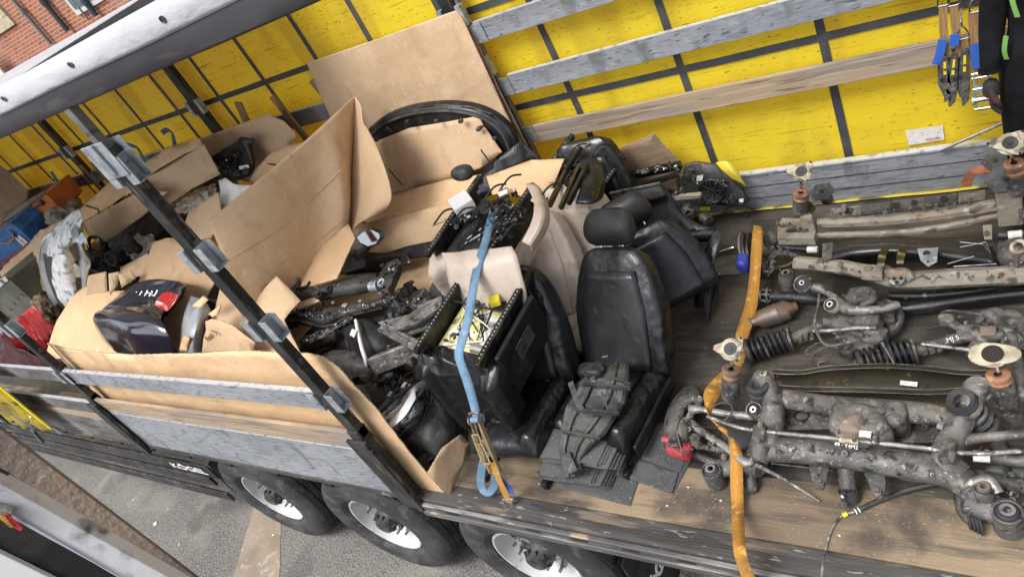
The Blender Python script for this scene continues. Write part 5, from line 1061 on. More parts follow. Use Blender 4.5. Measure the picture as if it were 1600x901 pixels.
# dust shield crescent and red caliper
rows = []
for (s_, z) in ((1.0, .05), (1.02, .11), (.98, .15), (.84, .165), (.66, .15), (.55, .09)):
    r_ = []
    for k in range(9):
        a = R(250 - k * 24); r_.append(Z(1094 + 50 * s_ * math.cos(a) * 1.0, 668 - 62 * s_ * math.sin(R(196 - k * 21)) * .9, z + .06))
    rows.append(r_)
rows = []
for (off, z) in ((0, .03), (-4, .10), (0, .17), (9, .20), (20, .19), (27, .14)):
    rows.append([Z(x + off * ca, y + off * sa, z) for (x, y, ca, sa) in ((1042, 698, 1, 0), (1041, 670, 1, .1), (1048, 640, .9, .4), (1062, 617, .7, .7), (1080, 606, .2, 1), (1094, 614, -.3, 1), (1100, 632, -.6, .6))])
MB().surf(rows, 4).rough(.005, 14).build('dust_shield', 'cast_grey', sf, solid=.003)
cal = MB().blob(Z(1062, 702, .13), .062, .04, .035, .5, .2, 6, Matrix.Rotation(-.2, 3, 'Z'), 26, 14, 3).rough(.008, 26).build('brake_caliper', 'red_paint', sf)
MB().tube([Z(1036, 686, .17), Z(1050, 688, .17), Z(1066, 690, .16)], [.018, .02, .016], 12).build('caliper_piston', 'red_paint', sf)
T([(1068, 640, .24, .0035), (1058, 670, .24, .0035), (1064, 700, .2, .0035), (1068, 715, .17, .0035)], name='brake_hose', parent=sf, m='cast', rough=0)
T([(1110, 640, .32, .003), (1125, 629, .34, .003), (1142, 632, .34, .003), (1143, 645, .32, .003), (1130, 658, .28, .003)], name='abs_wire', parent=sf, m='cast', rough=0)
T([(1085, 665, .24, .003), (1110, 667, .26, .003), (1140, 664, .26, .003)], name='abs_wire', parent=sf, m='plastic', rough=0)
# right cluster
T([(1490, 690, .22, .03), (1530, 684, .22, .02), (1580, 680, .22, .02), (1700, 672, .22, .022)], name='control_arm', parent=sf, m='cast_grey')
T([(1520, 712, .18, .026), (1560, 716, .18, .022), (1620, 722, .18, .022)], name='control_arm', parent=sf, m='cast_grey')
MB().tube([Z(1521, 712, .21), Z(1547, 714, .21)], .021, 12).build('white_label', 'label_white', sf)
T([(1500, 735, .13, .03), (1540, 748, .12, .03), (1600, 760, .1, .03)], name='lower_arm', parent=sf, m='plastic_dusty')
T([(1550, 640, .08, .03), (1560, 700, .06, .03), (1610, 740, .05, .03)], name='lower_arm', parent=sf, m='cast_grey')
T([(1505, 780, .14, .05), (1540, 790, .12, .055), (1575, 802, .12, .055), (1590, 806, .12, .05)], name='trailing_arm', parent=sf, m='cast_grey', flat=.8)
bush(1574, 799, .17, .050, .11, sf, ri=.026); bush(1537, 762, .22, .034, .05, sf, ri=.020, inner='rust')
T([(1512, 760, .2, .02), (1530, 750, .22, .018), (1548, 752, .22, .018), (1560, 770, .2, .02)], name='bracket_lug', parent=sf, m='alu_cast')
for k in range(4): MB().ring(Z(1512 + k * 6, 808 + k * 3, .045), (1, .3, 0), .045, .02, .008).build('boot_ring', 'rubber', sf)
T([(1505, 770, .08, .035), (1512, 800, .05, .035), (1528, 815, .03, .03)], name='stub', parent=sf, m='cast_grey')
blobp(1590, 735, .08, .08, .05, .05, 'plastic_dusty', 'driveshaft_boot', sf, .8, .2, 6, 21); blobp(1560, 735, .1, .05, .05, .05, 'plastic_dusty', 'driveshaft_boot', sf, .8, .2, 6, 23)
T([(1240, 690, .06, .03), (1300, 700, .05, .03)], name='driveshaft', parent=sf, m='plastic_dusty'); T([(1410, 700, .08, .03), (1470, 710, .07, .03)], name='driveshaft', parent=sf, m='plastic_dusty')
# hand painted marks on the crossmember
mk = Z(1322, 696, .262); text('painted_marks', '49 · Y4M2', .022, basis((mk.x, mk.y, mk.z), (1, -.10, 0), (0, .7, .7)), 'white_ink', sf, .0006)
# brake cable
bc = thing('brake_cable', Z(1320, 800, 0), 'long grey handbrake cable with yellow sleeve curling over the deck edge', 'cable')
T([(1462, 755, .05, .011), (1420, 764, .035, .011), (1375, 781, .02, .011), (1335, 799, .015, .010)], name='cable_sheath', parent=bc, m='plastic_dusty', rough=0)
T([(1335, 799, .015, .006), (1318, 804, .012, .006), (1304, 818, .012, .005), (1295, 838, .012, .005), (1290, 860, .01, .005)], name='cable_core', parent=bc, m='alu_cast', rough=0)
MB().tube(smooth([Z(1290, 860, .01), Y(1286, 880, -.03), Y(1284, 901, -.07), Y(1282, 950, -.09)], 5), .005, 8).build('cable_end', 'alu_cast', bc)
T([(1323, 802, .014, .010), (1317, 805, .014, .010)], name='yellow_sleeve', parent=bc, m='yellow_plastic', rough=0); 
for x in (1337, 1342): MB().ring(Z(x, 1396.2 - x * .447, .016), Z(1375, 781, .02) - Z(1335, 799, .015), .0125, .009, .005).build('white_ring', 'white_plastic', bc)

# ---- two standing struts on the subframe
def strut(name, label, pts, mount, tilt, seed, rod=True):
    t = thing(name, Z(pts[-1][0], pts[-1][1], 0), label, 'shock absorber', 'shock absorbers with cream mounts')
    (mx, my, mz), (bx, by, bz), (tx, ty, tz), (ex, ey, ez) = pts
    Mn, B, Tt, E_ = Z(mx, my, mz), Z(bx, by, bz), Z(tx, ty, tz), Z(ex, ey, ez); ax = (B - E_).normalized()
    MB().lathe([(0, .001), (0, .040), ((Tt - E_).length, .042), ((Tt - E_).length + .004, .036), ((Tt - E_).length + .004, .001)], E_, ax, 28).build('dust_tube', 'cast_grey', t)
    L0 = (B - Tt).length
    MB().lathe([(0, .034), (L0 * .3, .040), (L0 * .5, .033), (L0 * .7, .041), (L0, .041), (L0 + .006, .032), (L0 + .002, .014)], Tt, ax, 28).build('bump_stop', 'rust_orange', t)
    MB().cyl(B, Mn, .008).build('piston_rod', 'chrome', t)
    n = V(tilt).normalized(); s1, s2, _ = frame(n, (0, 1, .2)); pl = []
    for k in range(36):
        a = 2 * math.pi * k / 36; r = (.050 + .010 * math.cos(3 * (a - 1.0)) + .010 * max(0, math.cos(3 * (a - 1.0))) ** 3) if seed != 2 else .060 + .010 * math.cos(2 * a) + .004 * math.cos(3 * a); pl.append(Mn + (s1 * math.cos(a) * 1.2 + s2 * math.sin(a) * .92) * r)
    MB().plate([p + n * .012 for p in pl], n, .006).build('mount_plate', 'cream_metal', t, bevel=.002)
    MB().lathe([(-.04, .016), (-.03, .034), (.008, .052), (.012, .03)], Mn, n, 28).build('mount_cone', 'cream_metal', t)
    if seed != 2: MB().lathe([(.0185, .030), (.021, .026), (.019, .010), (.024, .0085), (.024, .001)], Mn, n, 24).build('mount_rubber', 'rubber', t)
    if seed == 2: MB().lathe([(.0192, .036), (.0192, .001)], Mn, n, 28).build('mount_opening', 'slot', t)
    for k in (0, 1, 2):
        a = 1.0 + k * 2.09; c_ = Mn + (s1 * math.cos(a) * 1.15 + s2 * math.sin(a) * .85) * .070 + n * .019
        MB().cyl(c_, c_ + n * .002, .006, n=10).build('mount_hole', 'slot', t)
    return t
strut('shock_absorber', 'shock absorber with cream mount standing beside the orange strap, left end of the near subframe', [(1143, 546, .54), (1143, 574, .46), (1142, 590, .42), (1141, 620, .30)], None, (.05, -.55, 1), 1)
t_ = strut('shock_absorber', 'shock absorber with big cream mount standing at the right end of the near subframe', [(1552, 556, .50), (1560, 582, .44), (1563, 598, .40), (1576, 640, .25)], None, (-.05, -.25, 1), 2)
T([(1576, 640, .25, .032), (1592, 662, .14, .03), (1600, 675, .08, .028)], name='lower_tube', parent=t_, m='cast')
T([(1545, 490, .34, .02), (1578, 520, .33, .018), (1590, 560, .32, .016), (1594, 600, .31, .018), (1597, 622, .30, .022)], name='control_arm', parent=t_, m='cast')
strut('shock_absorber', 'shock absorber with cream mount standing at the left end of the farthest subframe', [(1253, 270, .62), (1252, 298, .50), (1251, 312, .46), (1250, 330, .36)], None, (.1, -.6, 1), 3)
strut('shock_absorber', 'shock absorber with cream mount in front of the black trousers', [(1578, 226, .74), (1582, 252, .64), (1588, 272, .58), (1592, 300, .46)], None, (.1, -.6, 1), 4)

# ---- glossy black braces between
br = thing('cross_brace', Z(1380, 600, 0), 'pressed black cross brace with polished edges and a white sticker, beyond the near subframe', 'brace')
def band(pts, z, w_, m, name, parent, dy=0):
    C_ = smooth([Z(x, y, z) for x, y in pts], 6); vs = []
    for p in C_: vs += [p, p + V((0, w_, .0))]
    return MB().add(vs, [(2 * i, 2 * i + 1, 2 * i + 3, 2 * i + 2) for i in range(len(C_) - 1)]).build(name, m, parent, solid=.01)
up = [(1208, 588), (1250, 590), (1300, 583), (1380, 580), (1450, 584), (1500, 590), (1560, 591)]; lo = [(1213, 600), (1260, 606), (1330, 608), (1400, 610), (1460, 611), (1510, 606)]
C1, C2 = smooth([Z(x, y - 6, .12) for x, y in up], 5), smooth([Z(x, y + 4, .12) for x, y in [(1213, 603), (1260, 606), (1330, 607), (1390, 609), (1440, 611), (1480, 610), (1520, 606)]], 5)
mb = MB(); vs = []
for a, b in zip(C1, C2): vs += [a, a.lerp(b, .5) + V((0, 0, -.012)), b]
mb.add(vs, [(3 * i + j, 3 * i + j + 1, 3 * i + j + 4, 3 * i + j + 3) for i in range(len(C1) - 1) for j in range(2)]); mat('brace_brown', (.05, .042, .026), .4, .3, layers=[((.03, .028, .02), 6, .4, .7, 6), ((.2, .11, .05), 9, .68, .74, 6)])
mb.build('pressed_web', 'brace_brown', br, solid=.004)
for Cx in (C1, C2):
    MB().tube([p + V((0, 0, .005)) for p in Cx], .014, 8, flat=.6).build('flange', 'black_gloss_steel', br)
    for o_ in (-.012, .014): MB().tube([p + V((0, o_, .011)) for p in Cx], .0016, 6).build('polished_edge', 'shiny', br)
MB().plate([Z(x, y, .132) for x, y in ((1407, 594), (1434, 597), (1433, 604), (1406, 601))], (0, 0, 1), .001).build('sticker', 'label_white', br, sm=False)
for (x, y) in ((1272, 596), (1386, 575), (1445, 602)): MB().cyl(Z(x, y, .128), Z(x, y, .130), .010, n=12).build('brace_hole', 'slot', br)

# ---- lying coilover struts with knuckles
def coilover(name, label, a, b, za, zb, n_turn, rs_, tube):
    t = thing(name, Z(*a, 0), label, 'suspension strut', 'coil spring struts lying on the deck'); A, B = Z(*a, za), Z(*b, zb); d = (B - A).normalized()
    MB().coil(A, B, rs_, .0085, n_turn).build('coil_spring', 'black_steel', t)
    MB().lathe([(-.01, .02), (-.006, rs_ * 1.15), (.006, rs_ * 1.15), (.01, rs_ * .6)], B, d, 28).build('spring_plate', 'cast_grey', t); MB().lathe([(-.02, .015), (-.01, rs_ * 1.2), (.01, rs_ * 1.1), (.02, rs_ * .7)], A, d, 28).build('top_mount', 'rubber', t)
    MB().tube([A - d * .03, A, B, B + d * .02], .022, 14).build('damper', 'plastic_dusty', t)
    P = [B] + [Z(x, y, z) for x, y, z in tube]; MB().tube(smooth(P, 4), .027, 14).rough(.003, 20).build('strut_tube', 'cast', t)
    for k in range(3): MB().obox(B + d * (.05 + .03 * k), (.012, 0, .01), (0, .03, 0), (0, 0, .014)).rough(.006, 30, k).build('tube_bracket', 'cast', t, sm=False)
    return t
c1 = coilover('suspension_strut', 'black coil spring strut lying beside the catalytic converter', (1170, 548), (1236, 530), .07, .09, 8, .058, [(1262, 518, .1), (1290, 506, .12), (1320, 500, .14)])
c2 = coilover('suspension_strut', 'coil spring strut with white marks on its tube, lying just beyond the black brace', (1345, 566), (1428, 548), .07, .08, 9, .058, [(1460, 540, .08), (1500, 528, .09), (1545, 515, .10), (1600, 495, .12)])
mk = Z(1490, 529, .125); text('painted_marks', 'MJ 5.', .03, basis((mk.x, mk.y, mk.z), Z(1510, 523, .12) - Z(1480, 531, .12), (0, .7, .7)), 'white_ink', c2, .0006)
def knuckle(name, label, pts, disc, arms):
    t = thing(name, Z(*pts[0][:2], 0), label, 'wheel knuckle', 'wheel knuckles on the deck')
    for i, (x, y, z, r) in enumerate(pts): blobp(x, y, z, r, r * .8, r * .7, 'cast', 'casting', t, .65, .35, 7, i * 3 + 1)
    if disc:
        x, y, z, r, ax = disc; o_ = MB().lathe([(0, r * .35), (0, r), (.012, r), (.012, r * .35)], Z(x, y, z), ax, 40).build('brake_disc', 'cast_grey', t)
        MB().lathe([(.013, r * .9), (.02, r * .95), (.024, r * .4)], Z(x, y, z), ax, 32).rough(.004, 20).build('dust_shield', 'cast', t, solid=.002); MB().lathe([(-.001, r), (.013, r)], Z(x, y, z), ax, 40).build('rust_rim', 'rust', t)
    for i, a in enumerate(arms): T(a, name='control_arm', parent=t, m='alu_cast' if i == 0 else 'cast')
    return t
kn = knuckle('wheel_knuckle', 'big dirty wheel knuckle with disc and Y shaped arm amid the axle parts', [(1345, 470, .14, .075), (1325, 510, .12, .07), (1365, 525, .12, .06), (1300, 505, .12, .045), (1375, 490, .12, .07), (1350, 545, .08, .06), (1330, 535, .1, .05), (1355, 500, .16, .06)],
     (1372, 502, .06, .125, (-.25, -.2, 1)), [[(1263, 447, .22, .030), (1285, 452, .22, .019), (1308, 468, .22, .018), (1325, 483, .22, .026), (1360, 484, .22, .020), (1390, 480, .21, .018), (1402, 476, .2, .02)], [(1325, 483, .22, .022), (1310, 478, .22, .02), (1300, 476, .22, .022)], [(1365, 456, .2, .012), (1362, 470, .2, .02), (1345, 478, .2, .012)]])
bush(1254, 443, .25, .048, .045, kn, 'ball_joint', 'alu_cast', (-.1, -.5, 1), ri=.014); bush(1298, 476, .25, .036, .03, kn, 'ball_joint', 'cream_metal', (-.2, -.5, 1), ri=.016)
T([(1280, 455 + 5, .2, .006), (1278, 480, .2, .007), (1273, 505, .2, .007), (1282, 530, .2, .007), (1296, 540, .2, .007), (1325, 535, .19, .007), (1340, 532, .18, .008)], name='brake_hose', parent=kn, m='cast', rough=0)
T([(1270, 517, .17, .012), (1300, 516, .17, .010), (1340, 512, .17, .011), (1370, 513, .17, .013)], name='drop_link', parent=kn, m='alu_cast', rough=0)
for pts in ([(1320, 545, .1), (1290, 542, .05), (1268, 556, .03), (1270, 566, .03), (1290, 564, .03)], [(1310, 540, .1), (1280, 535, .04), (1262, 545, .03), (1260, 553, .02), (1275, 552, .02)], [(1300, 552, .08), (1285, 560, .04), (1278, 572, .02), (1300, 570, .02)]):
    T([(*p, .0025) for p in pts], name='sensor_wire', parent=kn, m='cast', rough=0)
blobp(1322, 548, .1, .035, .03, .03, 'plastic_dusty', 'sensor_plug', kn, .5, .2)
T([(1378, 535, .15, .008), (1390, 555, .12, .006), (1397, 568, .1, .005)], name='drop_link', parent=kn, m='cast', rough=0)
bush(1228, 432, .15, .042, .10, kn, 'lower_bushing', 'cast', ri=.022); 
kr = knuckle('wheel_knuckle', 'dirty wheel knuckle with bracket and loose pipe near the right edge', [(1548, 500, .12, .055), (1575, 505, .12, .06), (1520, 520, .1, .06), (1570, 530, .1, .055), (1535, 545, .08, .05), (1600, 520, .12, .07), (1580, 493, .14, .03)],
     None, [[(1475, 498, .12, .022), (1500, 512, .12, .02), (1525, 520, .13, .024), (1540, 540, .13, .02)], [(1540, 530, .14, .025), (1570, 520, .15, .022), (1600, 500, .15, .02)], [(1545, 548, .14, .028), (1580, 542, .14, .024), (1620, 530, .14, .022)]])
T([(1472, 503, .13, .006), (1470, 490, .14, .006), (1485, 485, .15, .006), (1510, 488, .15, .006), (1533, 492, .15, .007)], name='brake_hose', parent=kr, m='cast', rough=0)
blobp(1478, 500, .13, .03, .025, .025, 'cast', 'bracket', kr, .4, .2); bush(1585, 532, .17, .035, .04, kr, 'hub_ring', 'alu_cast', (.6, -.3, 1)); MB().obox(Z(1545, 520, .16), (.03, 0, 0), (0, .025, 0), (0, 0, .02)).rough(.006, 20).build('square_lug', 'rust', kr, sm=False, bevel=.005)
T([(1440, 537, .12, .010), (1480, 542, .12, .009), (1520, 547, .12, .010)], name='drop_link', parent=kr, m='alu_cast', rough=0)
T([(1440, 510, .01, .003), (1455, 512, .02, .003), (1475, 506, .06, .003)], name='sensor_wire', parent=kr, m='cast', rough=0)

# ---- shafts, catalytic converter
ps = thing('driveshaft', Z(1280, 465, 0), 'bolted dark shaft with a two flange joint above the catalytic converter', 'driveshaft')
T([(1205, 463, .07, .030), (1260, 466, .07, .030), (1300, 470, .07, .027), (1345, 474, .07, .026)], name='tube', parent=ps, m='black_steel')
for x, r in ((1190, .045), (1201, .048)): MB().ring(Z(x, 462, .07), (1, .05, 0), r, .01, .012).build('flange', 'cast_grey', ps)
for k in range(6): a = k * 1.05; MB().cyl(Z(1187, 462, .07) + V((0, .036 * math.cos(a), .036 * math.sin(a))), Z(1206, 463, .07) + V((0, .036 * math.cos(a), .036 * math.sin(a))), .007, n=6).build('bolt', 'cast', ps)
p2_ = thing('driveshaft', Z(1500, 468, 0), 'long plain black shaft running out at the right edge', 'driveshaft')
T([(1400, 484, .06, .034), (1450, 478, .06, .036), (1520, 468, .06, .036), (1620, 455, .06, .036), (1700, 446, .06, .036)], name='tube', parent=p2_, m='black_gloss_steel', rough=0)
p3_ = thing('axle_tube', Z(1340, 425, 0), 'second black tube half hidden under the dirty beam at right', 'tube')
T([(1390, 462, .05, .022), (1450, 462, .05, .022), (1560, 452, .05, .022)], name='tube', parent=p3_, m='black_steel', rough=0)
cc_ = thing('catalytic_converter', Z(1205, 495, 0), 'rusty brown catalytic converter can on the deck beside the orange strap', 'catalytic converter')
A, B = Z(1172, 505, .06), Z(1246, 478, .07); d = (B - A)
MB().tube([A, A + d * .12, A + d * .25, A + d * .55, A + d * .58, A + d * .62, A + d * .78, A + d * .9, B], [.022, .026, .052, .058, .062, .058, .056, .03, .022], 26).rough(.004, 12).build('can', 'heat_steel', cc_)
MB().ring(A, d, .034, .018, .012).build('flange', 'rust', cc_)

# ---- dirty beams and black subframe beyond
b2_ = thing('axle_beam', Z(1420, 430, 0), 'long dirty grey brown axle beam with bolted eye, running to the right edge', 'beam')
T([(1242, 411, .20, .040), (1290, 414, .20, .040), (1350, 424, .20, .042), (1395, 438, .20, .044), (1450, 436, .19, .050), (1530, 432, .18, .050), (1640, 428, .17, .05)], name='beam', parent=b2_, m='sand_beam', flat=.85, n=8)
bush(1357, 421, .255, .032, .03, b2_, 'eye', 'sand_beam', ri=.02); 
MB().lathe([(0, .036), (.012, .036), (.014, .03), (.010, .001)], Z(1402, 437, .245), (0, -.2, 1), 26).build('eye_plate', 'alu_cast', b2_)
for k in range(3): a = k * 2.09 + .5; MB().cyl(Z(1402, 437, .2585) + V((.018 * math.cos(a), .018 * math.sin(a), 0)), Z(1402, 437, .261) + V((.018 * math.cos(a), .018 * math.sin(a), 0)), .009).build('eye_hole', 'slot', b2_)
T([(1385, 420, .23, .02), (1395, 428, .25, .03), (1415, 428, .25, .03), (1425, 438, .23, .02)], name='bracket', parent=b2_, m='sand_beam')
pls([(1345, 412), (1380, 414), (1378, 432), (1345, 430)], .262, .03, 'sand_beam', 'bracket', b2_)
for (x, y) in ((1378, 402), (1408, 398)):
    ribbon([Z(x + 6, y - 14, .31), Z(x + 1, y - 4, .33), Z(x - 2, y + 10, .29)], .034, 'brass_steel', 'clip_band', b2_, nrm=(0, -1, .6), solid=.003); MB().beam(Z(x - 7, y + 12, .29), Z(x + 4, y + 12, .29), .018, .006).build('clip_foot', 'shiny', b2_, sm=False)
mat('clip_brass', (.5, .4, .2), .35, .8)
bs = thing('black_subframe', Z(1430, 390, 0), 'shiny black pressed subframe with a pale holed plate, between the two dirty beams', 'subframe', 'suspension subframes')
rows = []
for (dy, z) in ((0, .10), (0, .22), (-8, .26), (-16, .25), (-24, .18), (-30, .08)):
    rows.append([Z(x, y + dy, z - .02) for x, y in ((1285, 415), (1330, 402), (1385, 398), (1440, 402), (1500, 408), (1552, 416))])
MB().surf(rows, 5).rough(.004, 8).build('pressing', 'black_gloss_steel', bs, solid=.004)
pls([(1433, 388), (1466, 386), (1464, 408), (1450, 416), (1438, 406)], .275, .006, 'galv', 'holed_plate', bs)
MB().cyl(Z(1448, 396, .276), Z(1448, 396, .279), .016).build('plate_hole', 'slot', bs); MB().cyl(Z(1450, 409, .276), Z(1450, 409, .278), .006).build('plate_hole', 'slot', bs)
pls([(1285, 380), (1302, 378), (1300, 402), (1290, 408), (1284, 404)], .25, .01, 'cast', 'mounting_tab', bs); bolt(1290, 388, .255, .012, bs, 'rust')
pls([(1535, 352), (1550, 350), (1550, 372), (1538, 372)], .27, .01, 'sand_beam', 'mounting_tab', bs); bolt(1542, 366, .275, .013, bs, 'rust')
for pts in ([(1500, 386), (1540, 378), (1548, 396)], [(1500, 378), (1535, 381), (1547, 395)], [(1490, 416), (1557, 412)], [(1480, 412), (1522, 400)]):
    MB().tube([Z(x, y, .265) for x, y in pts], .0022, 6).build('polished_edge', 'shiny', bs)
T([(1215, 385, .16, .018), (1240, 388, .16, .018), (1279, 390, .16, .018)], name='shaft', parent=bs, m='black_steel', rough=0); MB().tube([Z(1262, 390, .175), Z(1278, 390, .175)], .0195, 12).build('white_label', 'label_white', bs)
T([(1200, 375, .14, .03), (1215, 383, .15, .026)], name='shaft_boot', parent=bs, m='rubber')
T([(1560, 368, .2, .02), (1600, 366, .2, .02), (1700, 360, .2, .02)], name='shaft', parent=bs, m='black_steel', rough=0); MB().tube([Z(1575, 368, .215), Z(1597, 366, .215)], .0215, 12).build('white_label', 'label_white', bs)
blobp(1595, 400, .15, .09, .08, .08, 'cast', 'hub', bs, .7, .15, 5, 8); MB().ring(Z(1592, 386, .24), (-.3, -.6, 1), .035, .02, .02).build('hub_ring', 'cream_metal', bs)
T([(1200, 405, .14, .026), (1225, 395, .15, .018), (1260, 408, .15, .016), (1275, 415, .15, .02)], name='control_arm', parent=bs, m='cast_grey')
T([(1195, 416, .12, .007), (1225, 416, .12, .007), (1240, 408, .13, .007)], name='hose', parent=bs, m='cast', rough=0)
ft = thing('front_subframe', Z(1400, 345, 0), 'farthest subframe with sandy crash beam, two hexagonal cups and rusted flange', 'subframe', 'suspension subframes')
T([(1278, 348, .26, .026), (1330, 347, .26, .028), (1420, 341, .26, .030), (1500, 330, .27, .030), (1556, 320, .28, .03)], name='beam', parent=ft, m='sand_beam', flat=1.0, n=7)
T([(1215, 372, .20, .012), (1260, 368, .2, .016), (1340, 366, .20, .018), (1420, 362, .2, .018), (1500, 350, .21, .018), (1560, 336, .22, .018), (1620, 332, .22, .018)], name='lower_beam', parent=ft, m='sand_beam', n=7)
for (xs, col_) in (((1298, 1345), 'sand_beam'), ((1346, 1395), 'cast'), ((1396, 1445), 'sand_beam'), ((1446, 1497), 'cast'), ((1498, 1540), 'sand_beam')):
    f_ = lambda x: 330 - (x - 1298) * .125
    P = [Z(xs[0], f_(xs[0]) - 4, .33), Z(xs[1], f_(xs[1]) - 4, .33), Z(xs[1], f_(xs[1]) + 12, .26), Z(xs[0], f_(xs[0]) + 12, .26)]
    MB().plate(P, (0, .4, -1), .014).rough(.003, 20).build('crash_bar_section', col_, ft, sm=False, bevel=.003)
for (x, w_) in ((1320, 12), (1392, 14), (1424, 8), (1470, 8)): 
    y = 330 - (x - 1298) * .125 + 3; MB().plate([Z(x, y - 4, .325), Z(x + w_, y - 5, .325), Z(x + w_, y + 3, .30), Z(x, y + 4, .30)], (0, -.4, 1), .002).build('bar_slot', 'slot', ft, sm=False)
MB().tube([Z(1318, 318, .36), Z(1318, 330, .33)], .014, 10, flat=.5).build('tab', 'cast', ft)
def hexcup(x, y, z, r, m, parent):
    c = Z(x, y, z); n = V((0, -.55, 1)).normalized(); s1, s2, _ = frame(n, (0, 1, 0)); P = [c + (s1 * math.cos(k * math.pi / 3) * 1.15 + s2 * math.sin(k * math.pi / 3) * .95) * r for k in range(6)]
    o_ = MB().plate(P, n, .006).build('hex_cup', m, parent, sm=False, bevel=.003); MB().tube([c - n * .11, c], [r * .55, r * .6], 16).build('cup_stem', 'cast', parent); MB().cyl(c + n * .007, c + n * .009, r * .2).build('cup_hole', 'slot', parent)
hexcup(1256, 328, .36, .058, 'brass_steel', ft); hexcup(1285, 300, .38, .06, 'plastic_dusty', ft); hexcup(1572, 280, .46, .08, 'plastic_dusty', ft); hexcup(1556, 252, .42, .055, 'plastic_dusty', ft)
pls([(1222, 340), (1262, 342), (1276, 352), (1272, 372), (1214, 372), (1215, 352)], .24, .05, 'sand_beam', 'end_plate', ft); MB().blob(Z(1240, 360, .243), .045, .016, .004, .8, n=18).build('plate_slot', 'slot', ft)
MB().obox(Z(1264, 348, .28), (.032, 0, 0), (0, .03, 0), (0, 0, .07)).rough(.004, 12).build('end_block', 'sand_beam', ft, sm=False, bevel=.006)
MB().obox(Z(1578, 318, .30), (.05, 0, 0), (0, .05, 0), (0, 0, .10)).rough(.004, 12).build('end_block', 'sand_beam', ft, sm=False, bevel=.006)
bush(1605, 322, .3, .04, .05, ft, 'ball_joint', 'cast')
ribbon([Z(1508, 292, .32), Y(1520, 270, 2.30), Y(1555, 262, 2.25), Y(1600, 258, 2.2)], .05, 'web_rust', 'wide_strap', ft, nrm=(0, -.6, 1))
# ---- left far hub with blue caliper
lh = thing('wheel_hub', Z(1175, 400, 0), 'upright black brake disc with blue caliper behind the orange strap', 'wheel hub')
MB().lathe([(0, .03), (0, .135), (.010, .135), (.012, .12), (.022, .12), (.024, .135), (.032, .135), (.032, .03)], Z(1172, 400, .14), (1, .15, .1), 44).build('brake_disc', 'black_steel', lh)
MB().lathe([(.0, .137), (.010, .1375)], Z(1166, 398, .14), (1, .15, .1), 44).build('rust_rim', 'rust', lh)
blobp(1162, 412, .19, .035, .045, .05, 'blue_paint', 'brake_caliper', lh, .5, .2, 5, 6)
blobp(1190, 415, .12, .05, .06, .06, 'cast', 'casting', lh, .7, .3, 6, 3); blobp(1205, 375, .16, .04, .04, .05, 'cast', 'casting', lh, .7, .3, 6, 9)
bush(1228, 428, .20, .038, .06, lh, 'ball_joint', 'cast', ri=.022)
# ---- orange strap over everything
os_ = thing('lashing_strap', Z(1160, 700, 0), 'worn orange lashing strap twisting across the axle parts down over the deck edge', 'strap')
ribbon2([e_(1178, 352, 1190, 354, .24), e_(1176, 362, 1191, 360, .29), e_(1174, 385, 1191, 385, .27), e_(1172, 415, 1189, 416, .20), e_(1170, 440, 1187, 442, .14), e_(1163, 480, 1182, 484, .08), e_(1150, 520, 1168, 532, .08), e_(1146, 560, 1162, 566, .12), e_(1117, 590, 1138, 596, .18), e_(1100, 612, 1119, 628, .23), e_(1104, 640, 1110, 655, .255, .24), e_(1122, 668, 1135, 670, .26), e_(1137, 682, 1138, 680, .25), e_(1139, 695, 1150, 688, .22), e_(1141, 715, 1160, 710, .16), e_(1141, 750, 1161, 750, .10), e_(1143, 790, 1162, 790, .05), (Y(1144, 834, .02), Y(1164, 836, .02)), (Y(1146, 858, -.07), Y(1166, 860, -.07)), (Y(1151, 880, -.09), Y(1171, 880, -.09)), (Y(1160, 905, -.12), Y(1181, 905, -.12)), (Y(1170, 940, -.12), Y(1191, 940, -.12))], 'web_orange', 'webbing', os_, 6)

